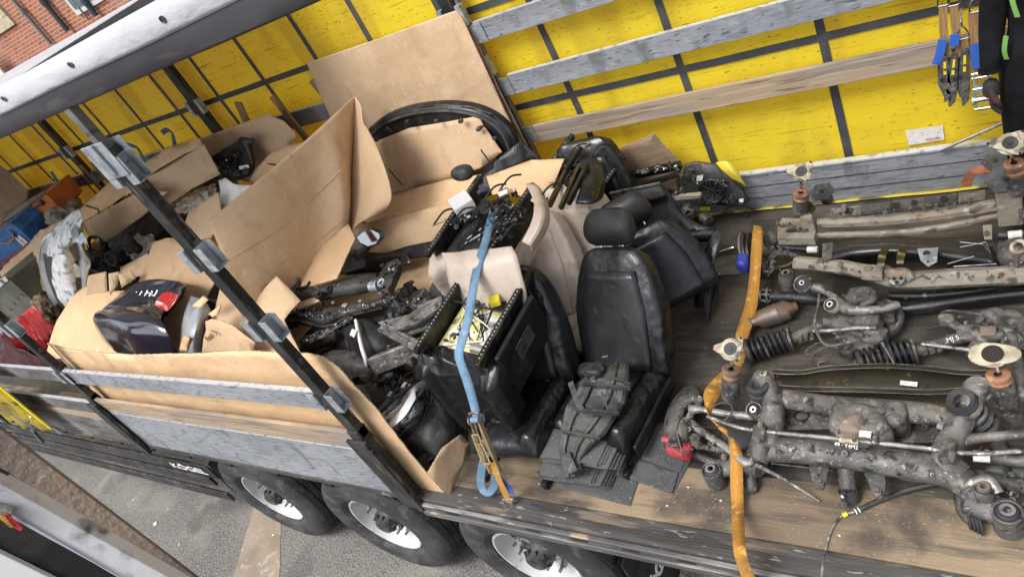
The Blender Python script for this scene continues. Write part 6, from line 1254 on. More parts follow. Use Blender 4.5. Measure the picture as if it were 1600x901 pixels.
# ---- person at the right edge
def person():
    t = thing('person', (.08, 2.12, 0), 'person in black work clothes with lime piping and dark glove at the right edge', 'person')
    bx, by = .015, 2.10
    J = {'pel': (bx, by, .93, .155), 'wai': (bx, by, 1.08, .14), 'che': (bx, by, 1.30, .165), 'shc': (bx, by, 1.43, .12), 'nek': (bx, by, 1.52, .058), 'hd': (bx, by, 1.60, .08),
         'sl': (bx - .15, by - .02, 1.42, .075), 'el': (bx - .195, by - .03, 1.15, .055), 'wl': (bx - .215, by - .07, .93, .042),
         'sr': (bx + .17, by, 1.42, .075), 'er': (bx + .24, by + .02, 1.15, .055), 'wr': (bx + .26, by - .05, .92, .038),
         'hl': (bx - .10, by, .88, .115), 'kl': (bx - .11, by - .02, .50, .078), 'al': (bx - .115, by + .02, .11, .058), 'tl': (bx - .13, by - .12, .05, .05),
         'hr': (bx + .10, by, .88, .11), 'kr': (bx + .11, by - .02, .50, .075), 'ar': (bx + .11, by + .02, .11, .055), 'tr': (bx + .13, by - .12, .05, .05)}
    E_ = [('pel', 'wai'), ('wai', 'che'), ('che', 'shc'), ('shc', 'nek'), ('nek', 'hd'), ('shc', 'sl'), ('sl', 'el'), ('el', 'wl'), ('shc', 'sr'), ('sr', 'er'), ('er', 'wr'), ('pel', 'hl'), ('hl', 'kl'), ('kl', 'al'), ('al', 'tl'), ('pel', 'hr'), ('hr', 'kr'), ('kr', 'ar'), ('ar', 'tr')]
    def skin(name, J, E_, m, root):
        ks = list(J); me = bpy.data.meshes.new(name); o0 = ORG[t.name]
        me.from_pydata([V(J[k][:3]) - o0 for k in ks], [(ks.index(a), ks.index(b)) for a, b in E_], [])
        ob = bpy.data.objects.new(name, me); S.collection.objects.link(ob); ob.parent = t
        md = ob.modifiers.new('skin', 'SKIN'); md.use_smooth_shade = True
        for i, k in enumerate(ks): sv = me.skin_vertices[0].data[i] if me.skin_vertices else None; sv.radius = (J[k][3], J[k][3] * (.8 if k in ('pel', 'wai', 'che', 'shc') else 1)); sv.use_root = (k == root)
        ob.modifiers.new('sub', 'SUBSURF').render_levels = 2; me.materials.append(MATS[m]); return ob
    def mk(name, J, E_, m, root):
        ks = list(J); me = bpy.data.meshes.new(name); b = bmesh.new(); o0 = ORG[t.name]
        sk = b.verts.layers.skin.verify(); vv = []
        for k in ks:
            v = b.verts.new(V(J[k][:3]) - o0); s = v[sk]; s.radius = (J[k][3], J[k][3] * (.8 if k in ('pel', 'wai', 'che', 'shc') else 1)); s.use_root = (k == root); vv.append(v)
        for a, c in E_: b.edges.new((vv[ks.index(a)], vv[ks.index(c)]))
        b.to_mesh(me); b.free(); ob = bpy.data.objects.new(name, me); S.collection.objects.link(ob); ob.parent = t
        md = ob.modifiers.new('skin', 'SKIN'); md.use_smooth_shade = True
        sb = ob.modifiers.new('sub', 'SUBSURF'); sb.levels = 2; sb.render_levels = 2; me.materials.append(MATS[m]); return ob
    mk('body', J, E_, 'cloth_black', 'pel')
    hd = MB().blob((bx, by - .01, 1.66), .077, .098, .118, .95); hd.blob((bx, by - .11, 1.645), .014, .022, .022); hd.blob((bx - .078, by, 1.65), .012, .022, .032); hd.blob((bx + .078, by, 1.65), .012, .022, .032); hd.build('head', 'skin', t)
    MB().blob((bx, by + .015, 1.70), .085, .10, .095, .95).build('hair', 'hair', t)
    for s in (-1, 1): MB().blob((bx + s * .03, by - .098, 1.665), .013, .008, .009).build('eye', 'white_plastic', t); MB().blob((bx + s * .03, by - .105, 1.665), .006, .003, .006).build('pupil', 'slot', t)
    MB().blob((bx, by - .098, 1.605), .025, .008, .006).build('mouth', 'red_paint', t)
    for (wx, wy, wz, side) in ((bx - .215, by - .07, .91, 1), (bx + .26, by - .05, .90, -1)):
        hj = {'w': (wx, wy, wz + .01, .034), 'p': (wx, wy - .01, wz - .05, .038), 'k': (wx, wy - .015, wz - .085, .036)}; he = [('w', 'p'), ('p', 'k')]
        mk('glove', {**hj}, he, 'glove', 'w')
        for i, (dy, ln, r) in enumerate(((-.032, .068, .0115), (-.010, .078, .012), (.012, .072, .0115), (.032, .056, .0105))):
            b0 = V((wx, wy - .015 + dy, wz - .08)); MB().tube(smooth([b0 + V((0, 0, .02)), b0 + V((side * .004, 0, -ln * .4)), b0 + V((side * .018, -.003, -ln * .75)), b0 + V((side * .034, -.006, -ln))], 4), [r] * 9 + [r * .9] * 3 + [r * .6], 10).build('finger', 'glove', t)
        b0 = V((wx, wy - .035, wz - .035)); MB().tube(smooth([b0, b0 + V((side * .01, -.022, -.02)), b0 + V((side * .022, -.03, -.05)), b0 + V((side * .03, -.028, -.068))], 4), [.014] * 9 + [.012] * 3 + [.008], 10).build('thumb', 'glove', t)
    MB().ring((bx - .213, by - .065, .955), (.05, .15, 1), .047, .03, .012).build('cuff', 'cloth_black', t)
    for pts in ([(bx - .10, by - .135, 1.44), (bx - .115, by - .15, 1.32), (bx - .10, by - .15, 1.22)], [(bx - .145, by - .10, 1.12), (bx - .155, by - .09, 1.05), (bx - .15, by - .08, 1.0)]):
        ribbon([V(p) for p in pts], .02, 'hi_vis', 'piping', t, nrm=(-.5, -1, 0))
    for s in (-1, 1): MB().blob((bx + s * .12, by - .06, .05), .052, .14, .055, .6).build('boot', 'plastic', t)
person()

# ---- ratchet straps hanging beside the person
def hang(label, pts, wd, sleeve, rat, m='web_brown', y=2.30, solid_=True):
    t = thing('ratchet_strap', Y(pts[-1][0], pts[-1][1], y), label, 'strap', 'ratchet straps hanging by the curtain')
    ribbon([Y(x, yy2, y) for x, yy2 in pts], wd, m, 'webbing', t, nrm=(0, -1, .1))
    ribbon([Y(x, yy2, y - .02) for x, yy2 in sleeve], wd * 1.05, 'blue_sleeve', 'sleeve', t, nrm=(0, -1, .1), solid=.006)
    P = [Y(x, yy2, y - .03) for x, yy2 in rat]; d = (P[-1] - P[0]).normalized(); s_ = d.cross(V((0, -1, 0))).normalized()
    if solid_:
        q_ = [P[0] - s_ * .012, P[0] + s_ * .014, P[0].lerp(P[2], .35) + s_ * .024, P[0].lerp(P[2], .75) + s_ * .028, P[2] + s_ * .012, P[2] - s_ * .014, P[0].lerp(P[2], .8) - s_ * .022, P[0].lerp(P[2], .4) - s_ * .018]
        MB().plate(q_, (0, -1, 0), .006).build('side_plate', 'cast_grey', t, sm=False, bevel=.002); MB().plate([p + V((0, .045, 0)) + s_ * .012 for p in q_], (0, -1, 0), .006).build('side_plate', 'cast_grey', t, sm=False, bevel=.002)
        MB().cyl(P[0].lerp(P[2], .7) + V((0, -.012, 0)), P[0].lerp(P[2], .7) + V((0, .05, 0)), .017, n=18).build('ratchet_wheel', 'cast', t); MB().cyl(P[0].lerp(P[2], .3) + V((0, -.010, 0)), P[0].lerp(P[2], .3) + V((0, .05, 0)), .008).build('pin', 'shiny', t)
        MB().plate([P[0].lerp(P[2], .12) - s_ * .004 + V((0, -.008, 0)), P[0].lerp(P[2], .12) + s_ * .006 + V((0, -.008, 0)), P[0].lerp(P[2], .42) + s_ * .009 + V((0, -.008, 0)), P[0].lerp(P[2], .42) - s_ * .004 + V((0, -.008, 0))], (0, -1, 0), .001).build('handle_slot', 'yellow_plastic', t, sm=False)
        MB().beam(P[2] - d * .02 - s_ * .01, P[2] + d * .01 + s_ * .01, .014, .05, (0, 1, 0)).build('handle', 'cast_grey', t, sm=False, bevel=.003)
    else:
        for s in (-1, 1):
            MB().plate([P[0] + s_ * s * .022, P[0] + s_ * s * .034, P[1] + s_ * s * .038, P[2] + s_ * s * .036, P[2] + s_ * s * .026, P[1] + s_ * s * .026], (0, -1, 0), .005).build('side_plate', 'galv', t, sm=False, bevel=.001)
        for k_, (tt, rr) in enumerate(((0, .006), (.12, .006), (.42, .007), (.72, .015), (.98, .008))): c_ = P[0].lerp(P[2], tt); MB().cyl(c_ - s_ * .038, c_ + s_ * .038, rr).build('cross_bar', 'shiny', t)
        for s in (-1, 1): MB().ring(P[0].lerp(P[2], .72) + s_ * s * .042, s_, .024, .008, .006).build('ratchet_wheel', 'galv', t)
        MB().plate([P[0].lerp(P[2], .3) - s_ * .03, P[0].lerp(P[2], .3) + s_ * .03, P[0].lerp(P[2], .55) + s_ * .03, P[0].lerp(P[2], .55) - s_ * .03], (0, -1, 0), .004).build('web_plate', 'galv', t, sm=False)
    h = Y(pts[0][0], pts[0][1], y); MB().tube(smooth([h + V((-.022, 0, 0)), h + V((-.018, 0, .035)), h + V((0, 0, .06)), h + V((.018, 0, .035)), h + V((.022, 0, 0)), h + V((-.022, 0, -.002))], 5), .004, 8).build('hook', 'shiny', t)
    MB().tube(smooth([h + V((0, 0, .058)), h + V((0, .0, .09)), h + V((0, .05, .12)), h + V((0, .10, .10))], 5), .005, 8).build('hook_stem', 'shiny', t)
    return t
hang('leftmost of the three brown ratchet straps hanging by the curtain, blue tail splayed left', [(1474, 8), (1474, 40), (1476, 62), (1482, 90)], .036, [(1473, 62), (1469, 82), (1463, 101)], [(1476, 88), (1475, 125), (1480, 152)])
hang('middle brown ratchet strap hanging by the curtain, short blue sleeve', [(1490, 8), (1493, 40), (1496, 62), (1503, 88)], .036, [(1492, 54), (1491, 72)], [(1492, 82), (1489, 120), (1487, 160)])
hang('dark grey ratchet hanging between the middle and the right brown straps', [(1505, 60), (1508, 75), (1510, 85)], .03, [(1508, 76), (1509, 82)], [(1508, 75), (1509, 120), (1508, 158)])
hang('rightmost brown ratchet strap by the curtain with long blue sleeve and bright buckle', [(1524, 18), (1526, 45), (1529, 70), (1531, 110)], .060, [(1530, 68), (1530, 88), (1531, 106)], [(1533, 114), (1536, 150), (1538, 170)], y=2.22, solid_=False)

# grime, weld beads, bolts and wire ends on the axle parts
for o, P in ((sf, [Z(1190, 620, .3), Z(1300, 640, .3), Z(1400, 650, .3), Z(1500, 660, .28)]), (sf, [Z(1200, 700, .24), Z(1300, 706, .25), Z(1420, 725, .25), Z(1530, 770, .2)]), (sf, [Z(1330, 650, .30), Z(1380, 680, .30)]), (sf, [Z(1065, 650, .2), Z(1085, 700, .15), Z(1150, 690, .12)]), (sf, [Z(1530, 700, .15), Z(1598, 760, .12), Z(1560, 790, .15)]),
             (kn, [Z(1300, 460, .18), Z(1370, 500, .18), Z(1330, 545, .15), Z(1300, 510, .15)]), (kr, [Z(1480, 500, .15), Z(1560, 510, .17), Z(1598, 540, .15), Z(1520, 545, .15)]), (b2_, [Z(1250, 412, .22), Z(1350, 424, .24), Z(1450, 432, .23), Z(1590, 428, .21)]), (ft, [Z(1290, 335, .32), Z(1400, 330, .32), Z(1540, 310, .33)]), (ft, [Z(1220, 350, .25), Z(1260, 362, .25)]), (bs, [Z(1200, 385, .18), Z(1240, 400, .18), Z(1280, 410, .15)]), (bs, [Z(1560, 380, .2), Z(1598, 410, .22), Z(1560, 420, .2)]), (lh, [Z(1185, 370, .2), Z(1210, 400, .18), Z(1200, 430, .15)])):
    nn = len(P) * 5
    clutter('weld_and_bolt_detail', P, nn, 'cast', o, (.005, .018), nn); clutter('weld_and_bolt_detail', P, nn // 2, 'alu_cast', o, (.003, .009), nn + 1); clutter('weld_and_bolt_detail', P, nn // 2, 'cast_grey', o, (.006, .018), nn + 2)
# ------------------------------------------------------------------ parts heaped in the crate
def T2(pts, m, name, parent, r=None, n=12, k=5, flat=1, rough=.004, up=(0, 0, 1)):
    return T(pts, r=r, m=m, name=name, parent=parent, n=n, k=k, flat=flat, rough=rough)
def shell(rows, m, name, parent=None, th=.004, k=5, rough=.006, fr=9, label=None, cat=None, **kw):
    mb = MB().surf([[Z(*p) for p in r] for r in rows], k)
    if rough: mb.rough(rough, fr, len(rows))
    o = mb.build(name, m, parent, solid=th, **kw)
    return tag(o, label, cat) if label else o
fp = thing('front_panel', Z(530, 460, .4), 'upper black front panel tube with cup shaped end plates on top of the crate heap', 'front panel')
T2([(448, 466, .74, .044), (480, 463, .76, .050), (530, 453, .78, .052), (580, 444, .78, .050), (612, 436, .77, .04)], 'plastic_dusty', 'cross_tube', fp)
T2([(470, 455, .79, .02), (520, 445, .80, .022), (560, 433, .82, .03), (590, 430, .82, .02)], 'plastic', 'upper_lip', fp, flat=.6)
for (x, y) in ((502, 461), (517, 452)): MB().lathe([(0, .012), (.02, .014), (.02, .024), (.0, .03), (-.02, .03)], Z(x, y, .815), (0, -.4, 1), 20).build('cup', 'plastic', fp)
pls([(432, 455), (449, 426), (469, 425), (468, 440), (463, 452), (452, 470), (440, 466)], .80, .05, 'plastic_dusty', 'end_plate', fp)
pls([(596, 440), (592, 428), (605, 410), (622, 403), (624, 412), (612, 440), (606, 452)], .86, .05, 'plastic_dusty', 'end_plate', fp)
MB().lathe([(0, .014), (.004, .03), (-.01, .034)], Z(595, 441, .865), (0, -.3, 1), 8).build('hex_boss', 'galv', fp); MB().cyl(Z(580, 448, .80), Z(592, 446, .80), .036).build('sleeve', 'galv', fp)
random.seed(11)
for k in range(16):
    x = random.choice((random.uniform(438, 466), random.uniform(596, 620))); y = random.uniform(430, 462) if x < 500 else random.uniform(408, 445)
    MB().blob(Z(x, y, .815 if x < 500 else .87), .012, .01, .008, .5, .4, n=8, m=5, seed=k).build('fastener', random.choice(('plastic', 'galv', 'plastic_dusty')), fp)
T2([(464, 452, .82, .012), (478, 448, .84, .010), (484, 440, .85, .008)], 'plastic', 'hose', fp)
f2 = thing('radiator_support', Z(530, 500, .3), 'second black support panel with clips, tucked under the upper front panel', 'front panel')
shell([[(437, 476, .72), (490, 482, .73), (560, 474, .74), (600, 462, .75), (630, 448, .74)], [(440, 488, .70), (490, 496, .72), (530, 492, .72), (590, 474, .74), (634, 458, .72)], [(445, 498, .63), (500, 508, .66), (530, 500, .68), (595, 484, .68), (640, 468, .64)], [(450, 505, .52), (500, 512, .56), (535, 505, .58), (600, 492, .58), (645, 476, .52)]], 'plastic_dusty', 'panel', f2, rough=.012, fr=14)
T2([(445, 497, .70, .014), (480, 503, .71, .014), (500, 509, .71, .014), (520, 506, .71, .014), (550, 492, .72, .014), (600, 480, .73, .014)], 'plastic', 'lip', f2, flat=.6)
for k in range(22):
    x = random.uniform(445, 625); y = 486 - (x - 445) * .16 + random.uniform(-7, 7)
    MB().blob(Z(x, y, .745), random.uniform(.01, .022), .012, .008, .5, .5, n=8, m=5, seed=k).build('clip', random.choice(('plastic', 'galv', 'plastic_dusty', 'plastic', 'alu_cast')), f2)
T2([(636, 444, .7, .03), (655, 480, .6, .03)], 'plastic', 'side_arm', f2)
bx_ = thing('air_box', Z(615, 480, .4), 'black rectangular duct housing leaning beside the grey beams', 'housing')
shell([[(590, 470, .72), (607, 458, .76), (625, 470, .72)], [(600, 490, .66), (622, 478, .72), (645, 488, .66)], [(610, 512, .56), (634, 502, .62), (655, 500, .58)]], 'plastic', 'body', bx_, th=.01, rough=.002)
MB().tube([Z(607, 457, .765), Z(624, 478, .725), Z(637, 502, .625)], .010, 8).build('ridge', 'plastic_dusty', bx_)
f3 = thing('bumper_beam', Z(500, 520, .3), 'long flaky grey bar lying across the liners below the black panels', 'bumper beam')
T2([(448, 548, .56, .026), (470, 538, .60, .034), (500, 525, .64, .036), (530, 508, .68, .034), (550, 495, .72, .028)], 'plastic_dusty', 'bar', f3, flat=.5, rough=.016)
for k in range(16): MB().blob(Z(455 + k * 6, 545 - k * 3.2 + random.uniform(-4, 4), .60 + k * .007), .018, .014, .007, .5, .7, n=8, m=5, seed=k).build('flake', random.choice(('alu_cast', 'plastic_dusty', 'cast_grey')), f3)
f4 = thing('wiper_rod', Z(565, 530, .3), 'pale bent rod standing up between the black liners with a paper tag', 'rod')
T2([(556, 500, .74, .011), (560, 520, .72, .012), (566, 545, .68, .013), (571, 560, .64, .013), (573, 570, .60, .010)], 'white_plastic', 'rod', f4, rough=0)
pls([(550, 513), (558, 516), (553, 527), (546, 523)], .74, .002, 'label_white', 'tag', f4)
L_ = [('wheel_arch_liner', [[(450, 505, .60), (500, 515, .55), (540, 510, .6)], [(455, 530, .50), (500, 540, .46), (545, 540, .5)], [(480, 560, .40), (510, 570, .36), (560, 560, .4)]], 'plastic', 'black liner in the shade below the second panel', .012),
      ('wheel_arch_liner', [[(530, 510, .66), (570, 500, .7), (620, 515, .62)], [(545, 540, .58), (580, 535, .66), (625, 545, .56)], [(555, 575, .48), (590, 570, .52), (630, 575, .46)], [(545, 600, .36), (590, 600, .40), (625, 600, .36)]], 'plastic', 'crumpled black liner around the pale bent rod', .02),
      ('wheel_arch_liner', [[(480, 560, .50), (520, 548, .52), (560, 545, .5)], [(500, 580, .46), (530, 570, .50), (565, 565, .5)], [(525, 600, .38), (550, 598, .40), (580, 585, .42)]], 'plastic_dusty', 'dusty liner folded against the upper rim of the crate wall', .014),
      ('wheel_arch_liner', [[(615, 668, .34), (645, 655, .38), (670, 632, .40), (690, 600, .42)], [(628, 685, .28), (655, 678, .34), (685, 655, .36), (705, 610, .36)], [(650, 705, .18), (675, 700, .24), (700, 680, .26), (716, 640, .26)], [(672, 722, .08), (685, 722, .12), (705, 705, .14), (722, 680, .12)]], 'plastic_dusty', 'grey black liner curling up below the headlight at the crate corner', .03),
      ('wheel_arch_liner', [[(688, 592, .46), (700, 590, .44), (712, 600, .40)], [(705, 640, .34), (716, 640, .33), (725, 645, .28)], [(700, 690, .12), (716, 684, .12), (728, 670, .12)]], 'plastic', 'dark strip of liner squeezed between the strapped seat and the headlight', .01),
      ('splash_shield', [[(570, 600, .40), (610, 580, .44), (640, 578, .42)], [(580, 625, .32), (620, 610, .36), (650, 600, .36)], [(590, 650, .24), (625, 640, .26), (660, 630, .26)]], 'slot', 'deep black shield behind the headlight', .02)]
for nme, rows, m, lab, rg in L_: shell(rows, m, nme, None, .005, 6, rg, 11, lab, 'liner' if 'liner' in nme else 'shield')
al = thing('aluminium_beam', Z(620, 560, .2), 'dull aluminium crash beam with plates, slanting towards the strapped seats', 'crash beam')
MB().beam(Z(582, 572, .60), Z(662, 540, .62), .05, .11, (0, .4, 1)).rough(.003, 14).build('beam', 'alu_cast', al, sm=False, bevel=.006)
MB().beam(Z(596, 510, .75), Z(660, 545, .68), .07, .02, (0, 0, 1)).build('strut', 'alu_cast', al, sm=False, bevel=.004); MB().beam(Z(600, 507, .765), Z(662, 542, .695), .012, .03).build('strut_rib', 'alu_cast', al, sm=False)
a2_ = thing('aluminium_beam', Z(650, 500, .2), 'bright stepped aluminium bracket plate just left of the blue buckle tape', 'bracket')
pls([(590, 503), (640, 490), (668, 470), (690, 462), (690, 478), (650, 505), (612, 516), (606, 512)], .76, .02, 'alu_cast', 'plate', a2_); pls([(610, 520), (640, 508), (672, 494), (672, 508), (640, 520), (618, 526)], .70, .02, 'galv', 'lower_plate', a2_)
MB().cyl(Z(602, 505, .762), Z(602, 505, .766), .012).build('plate_hole', 'slot', a2_)
ug = MB()
for k, (x, y, r) in enumerate(((640, 478, .05), (655, 462, .045), (645, 452, .035), (662, 480, .03), (590, 540, .05), (600, 558, .04), (625, 550, .04), (640, 565, .03), (575, 585, .04))):
    o = MB().blob(Z(x, y, .66 if y < 500 else .58), r, r * .8, r * .7, .6, .7, 6, n=16, m=10, seed=k).rough(.01, 20).build('bracket', ('alu_cast', 'cast_grey', 'plastic_dusty')[k % 3])
    tag(o, ['grey lump bracket by the end of the air box', 'pale bracket piece farthest up beside the seat rail', 'small cast bracket at the crate rear right of the end plate', 'small grey bracket on the stepped plate', 'round grey motor casing between rod and strut', 'dull bracket under the round motor casing', 'grey casting lying on the crash beam', 'small casting at the right part of the crash beam', 'dark casting below the pale bent rod'][k], 'bracket')
T([(620, 565, .58, .006), (598, 575, .52, .007), (585, 590, .45, .007), (590, 605, .42, .006)], name='cable', m='plastic', rough=0)
tag(S.collection.objects['cable'] if 'cable' in S.collection.objects and S.collection.objects['cable'].parent is None else bpy.data.objects[[o.name for o in S.collection.objects if o.name.startswith('cable') and o.parent is None][-1]], 'thin black cable looping over the crash beam', 'cable')
hl = thing('headlight', Z(630, 640, .2), 'clear car headlight with black housing lying at the crate corner', 'headlight')
shell([[(588, 652, .46), (612, 630, .50), (640, 606, .52), (660, 594, .50)], [(592, 662, .47), (618, 645, .53), (645, 622, .54), (665, 604, .50)], [(598, 676, .44), (625, 664, .49), (650, 645, .50), (667, 620, .46)], [(604, 690, .30), (630, 680, .34), (652, 665, .34), (666, 645, .32)]], 'lens', 'lens', hl, rough=0, th=.004)
shell([[(584, 645, .40), (605, 622, .45), (630, 600, .47), (655, 588, .45)], [(590, 655, .41), (613, 633, .465), (641, 608, .485), (662, 595, .465)]], 'plastic_dusty', 'housing', hl, rough=.006)
T([(588, 650, .435, .008), (612, 628, .475, .008), (642, 603, .495, .008), (662, 592, .475, .008), (669, 605, .46, .008), (669, 630, .42, .008), (655, 665, .36, .008), (632, 684, .34, .008), (606, 694, .30, .008)], name='seal_rim', m='plastic', parent=hl, rough=0)
shell([[(602, 668, .50), (628, 636, .56), (648, 604, .55)], [(612, 668, .51), (634, 648, .555), (650, 622, .55)]], 'white_plastic', 'reflector', hl, rough=0, th=.003)
for k in range(4): MB().obox(Z(610 + 11 * k, 616 - 7 * k, .485), (.012, 0, 0), (0, .018, 0), (0, 0, .008)).build('fixing_tab', ('galv', 'plastic', 'label_white', 'plastic')[k], hl, sm=False)
card('cardboard_sheet', [(625, 570), (660, 560), (690, 580), (680, 628), (660, 640), (640, 600)], ((-3.0, .6, .36), (0, -.3, 1)), 'orange brown carton scrap between the crash beam and the headlight', 'card', wave=.01)
card('cardboard_sheet', [(455, 500), (470, 490), (500, 500), (455, 545), (435, 520)], ((-4.1, .7, .52), (0, -.5, 1)), 'crumpled bright scrap behind the first near post', 'card_light', wave=.03)
card('cardboard_sheet', [(346, 440), (400, 468), (436, 432), (470, 470), (445, 500), (470, 552), (400, 552), (340, 552), (330, 500)], ((-4.8, .62, .85), (.1, -.6, 1)), 'creased cardboard behind the near post left of the black panels', 'card', wave=.03)

# ------------------------------------------------------------------ left half of the load
card('cardboard_sheet', [(0, 258), (18, 272), (45, 300), (40, 318), (0, 340)], ('y', 2.2), 'dark cardboard corner behind the orange bag at the left edge', 'card_dark')
def prism(face, pl, depth, m, name, label=None, cat=None, parent=None, bev=.006, rough=0, **kw):
    p0, n = (V((0, pl[1], 0)), V((0, 1, 0))) if pl[0] == 'y' else (V(pl[0]), V(pl[1]).normalized())
    P = [PL(a, b, p0, n) for a, b in face]; mb = MB().plate(P, V(depth), V(depth).length)
    if rough: mb.rough(rough, 5)
    o = mb.build(name, m, parent, bevel=bev, sm=False, **kw); return tag(o, label, cat) if label else o
ob_ = thing('storage_bag', Y(60, 340, 1.8), 'large orange zipped storage bag at the far left of the load', 'bag')
prism([(0, 352), (72, 303), (95, 328), (82, 350), (46, 378), (0, 372)], ('y', 1.85), (0, .34, .02), 'orange_tarp', 'body', parent=ob_, rough=.01); 
ribbon([Y(0, 352, 1.84), Y(36, 328, 1.84), Y(72, 302, 1.84)], .014, 'ink', 'top_piping', ob_, nrm=(0, -1, 1)); sheet('lid', [(0, 338), (40, 315), (68, 298), (72, 303), (36, 328), (0, 350)], ((-9, 1.9, 1.5), (0, -.4, 1)), 'sack', ob_)
T_ = [Y(42, 330, 1.82), Y(50, 325, 1.80), Y(58, 322, 1.80), Y(66, 316, 1.82)]; MB().tube(smooth(T_, 4), .012, 8).build('handle', 'ink', ob_)
for q_ in ((42, 330), (65, 317), (32, 338)): MB().obox(Y(*q_, 1.835), (.035, 0, .012), (0, .006, 0), (0, 0, .03)).build('handle_patch', 'ink', ob_, sm=False)
bb_ = thing('storage_bag', Y(25, 390, 1.5), 'blue storage bag with a white lettered label in front of the orange one', 'bag')
prism([(0, 358), (17, 348), (33, 360), (48, 376), (46, 384), (0, 412)], ('y', 1.55), (0, .3, .02), 'blue_tarp', 'body', parent=bb_, rough=.012)
lp = [Y(x, y, 1.54) for x, y in ((24, 372), (30, 367), (44, 378), (37, 385))]; lo_ = MB().plate(lp, (0, -1, 0), .003).build('label', 'label_white', bb_, sm=False); ORG[lo_.name] = ORG[bb_.name]
text('lettering', '● STE', .055, basis(sum(lp, V()) / 4 + V((0, -.006, 0)), lp[2] - lp[1], lp[0] - lp[3]), 'ink', lo_, .001)
ribbon([Y(12, 361, 1.53), Y(18, 366, 1.51), Y(20, 371, 1.53)], .04, 'orange_tarp', 'strap_end', bb_, nrm=(0, -1, 0)); ribbon([Y(0, 380, 1.53), Y(12, 379, 1.52), Y(22, 372, 1.53)], .016, 'orange_tarp', 'cord', bb_, nrm=(0, -1, 0))
card('purple_cloth', [(0, 408), (50, 375), (55, 380), (0, 422)], ('y', 1.5), 'strip of purple cloth under the blue bag', 'purple_tarp', cat='cloth', wave=.02)
tag(MB().blob(Y(103, 335, 1.9), .24, .18, .13, .8, .5, 4, n=24, m=14, seed=2).build('sack', 'sack'), 'olive grey sack beside the orange bag', 'sack')
card('packing_cloth', [(0, 424), (30, 395), (62, 360), (95, 345), (80, 400), (88, 460), (76, 480), (62, 484), (0, 430)], ((-8.3, 1.2, 1.1), (-.1, -1, .6)), 'creased tan cardboard left of the silver bumper', 'card', cat='cardboard', wave=.05, fr=3)
gb = prism([(0, 434), (14, 436), (56, 474), (14, 506), (0, 500)], ('y', .95), (0, .5, 0), 'grey_card', 'crate_box', 'grey green box with dark arched lettering and a white number tag', 'box'); ORG[gb.name] = gb.location.copy()
lt = [Y(x, y, .943) for x, y in ((0, 436), (8, 431), (13, 438), (0, 449))]; lo_ = MB().plate(lt, (0, -1, 0), .003).build('number_tag', 'label_white', gb, sm=False); ORG[lo_.name] = ORG[gb.name]
text('lettering', '855', .075, basis(Y(4, 440, .935), Y(12, 432, .935) - Y(0, 441, .935), (0, 0, 1)), 'ink', lo_, .001)
for ch, (x, y), rt_ in (('B', (35, 461), 40), ('A', (28, 466), 55), ('U', (22, 474), 70), ('E', (17, 484), 82), ('R', (15, 495), 92)):
    a = R(rt_ + 150); text('lettering', ch, .075, basis(Y(x, y, .944), (math.cos(R(rt_)), 0, math.sin(R(rt_))), (-math.sin(R(rt_)), 0, math.cos(R(rt_)))), 'ink', gb, .001)
card('plastic_film', [(15, 505), (35, 490), (53, 475), (72, 489), (88, 512), (76, 540), (82, 565), (60, 572), (30, 545), (0, 530), (0, 512)], ('y', .62), 'bright red plastic film sheet left of the crate', 'red_film', cat='film', wave=.07, fr=4)
card('plastic_film', [(0, 516), (30, 540), (60, 556), (84, 566), (92, 580), (0, 572)], ('y', .50), 'dark wine coloured plastic film behind the near slat', 'wine_film', cat='film', wave=.05, fr=4)
tag(MB().blob(Y(83, 482, .95), .15, .12, .19, .75, .3, 5, n=30, m=18).rough(.02, 22).build('insulation_wad', 'wool'), 'brown fibrous wad of insulation under the silver bumper', 'insulation')
# silver bumper with frosty torn paint
sb = thing('silver_bumper', Y(105, 420, 1.1), 'silver car bumper with white torn film, standing on end at the left', 'bumper')
def sY(rows, m, name, parent, th=.005, rough=.012, fr=6, k=5): return MB().surf([[Y(*p) for p in r] for r in rows], k).rough(rough, fr, 3).build(name, m, parent, solid=th)
sY([[(62, 395, 1.0), (66, 375, 1.05), (85, 355, 1.15)], [(62, 420, .98), (72, 405, 1.0), (92, 390, 1.05)], [(72, 455, .95), (82, 440, .95), (92, 430, 1.0)], [(86, 480, .92), (95, 470, .92), (100, 465, .95)]], 'silver_paint', 'outer_skin', sb, rough=.004)
sY([[(73, 385, 1.0), (80, 360, 1.1), (110, 335, 1.2), (125, 325, 1.25)], [(74, 400, .95), (90, 380, .98), (112, 360, 1.05), (130, 345, 1.1)], [(72, 402, .93), (90, 400, .92), (105, 385, .98), (118, 370, 1.05)]], 'white_frost', 'torn_inner', sb, rough=.02, fr=9)
sY([[(82, 400, .92), (98, 397, .90), (112, 402, .92)], [(82, 425, .90), (100, 420, .86), (116, 430, .9)], [(86, 452, .88), (106, 448, .85), (122, 455, .88)], [(98, 475, .86), (118, 472, .83), (134, 480, .85)], [(112, 490, .85), (128, 488, .84), (141, 492, .84)]], 'white_frost', 'wrapped_wing', sb, rough=.014, fr=9)
sY([[(108, 352, 1.1), (118, 348, 1.1), (124, 355, 1.1)], [(112, 370, 1.0), (124, 372, .98), (132, 385, 1.0)], [(118, 392, .95), (130, 400, .92), (142, 410, .93)], [(126, 425, .92), (134, 430, .9), (138, 425, .92)], [(128, 450, .9), (133, 452, .89), (134, 445, .9)]], 'silver_paint', 'right_wing', sb, rough=.003)
sY([[(68, 395, .96), (76, 400, .95), (82, 402, .93)], [(72, 425, .94), (80, 430, .92), (84, 432, .9)], [(80, 450, .92), (88, 458, .9), (92, 462, .89)], [(92, 475, .9), (102, 484, .88), (108, 492, .87)]], 'ink', 'dark_lip', sb, rough=.003)
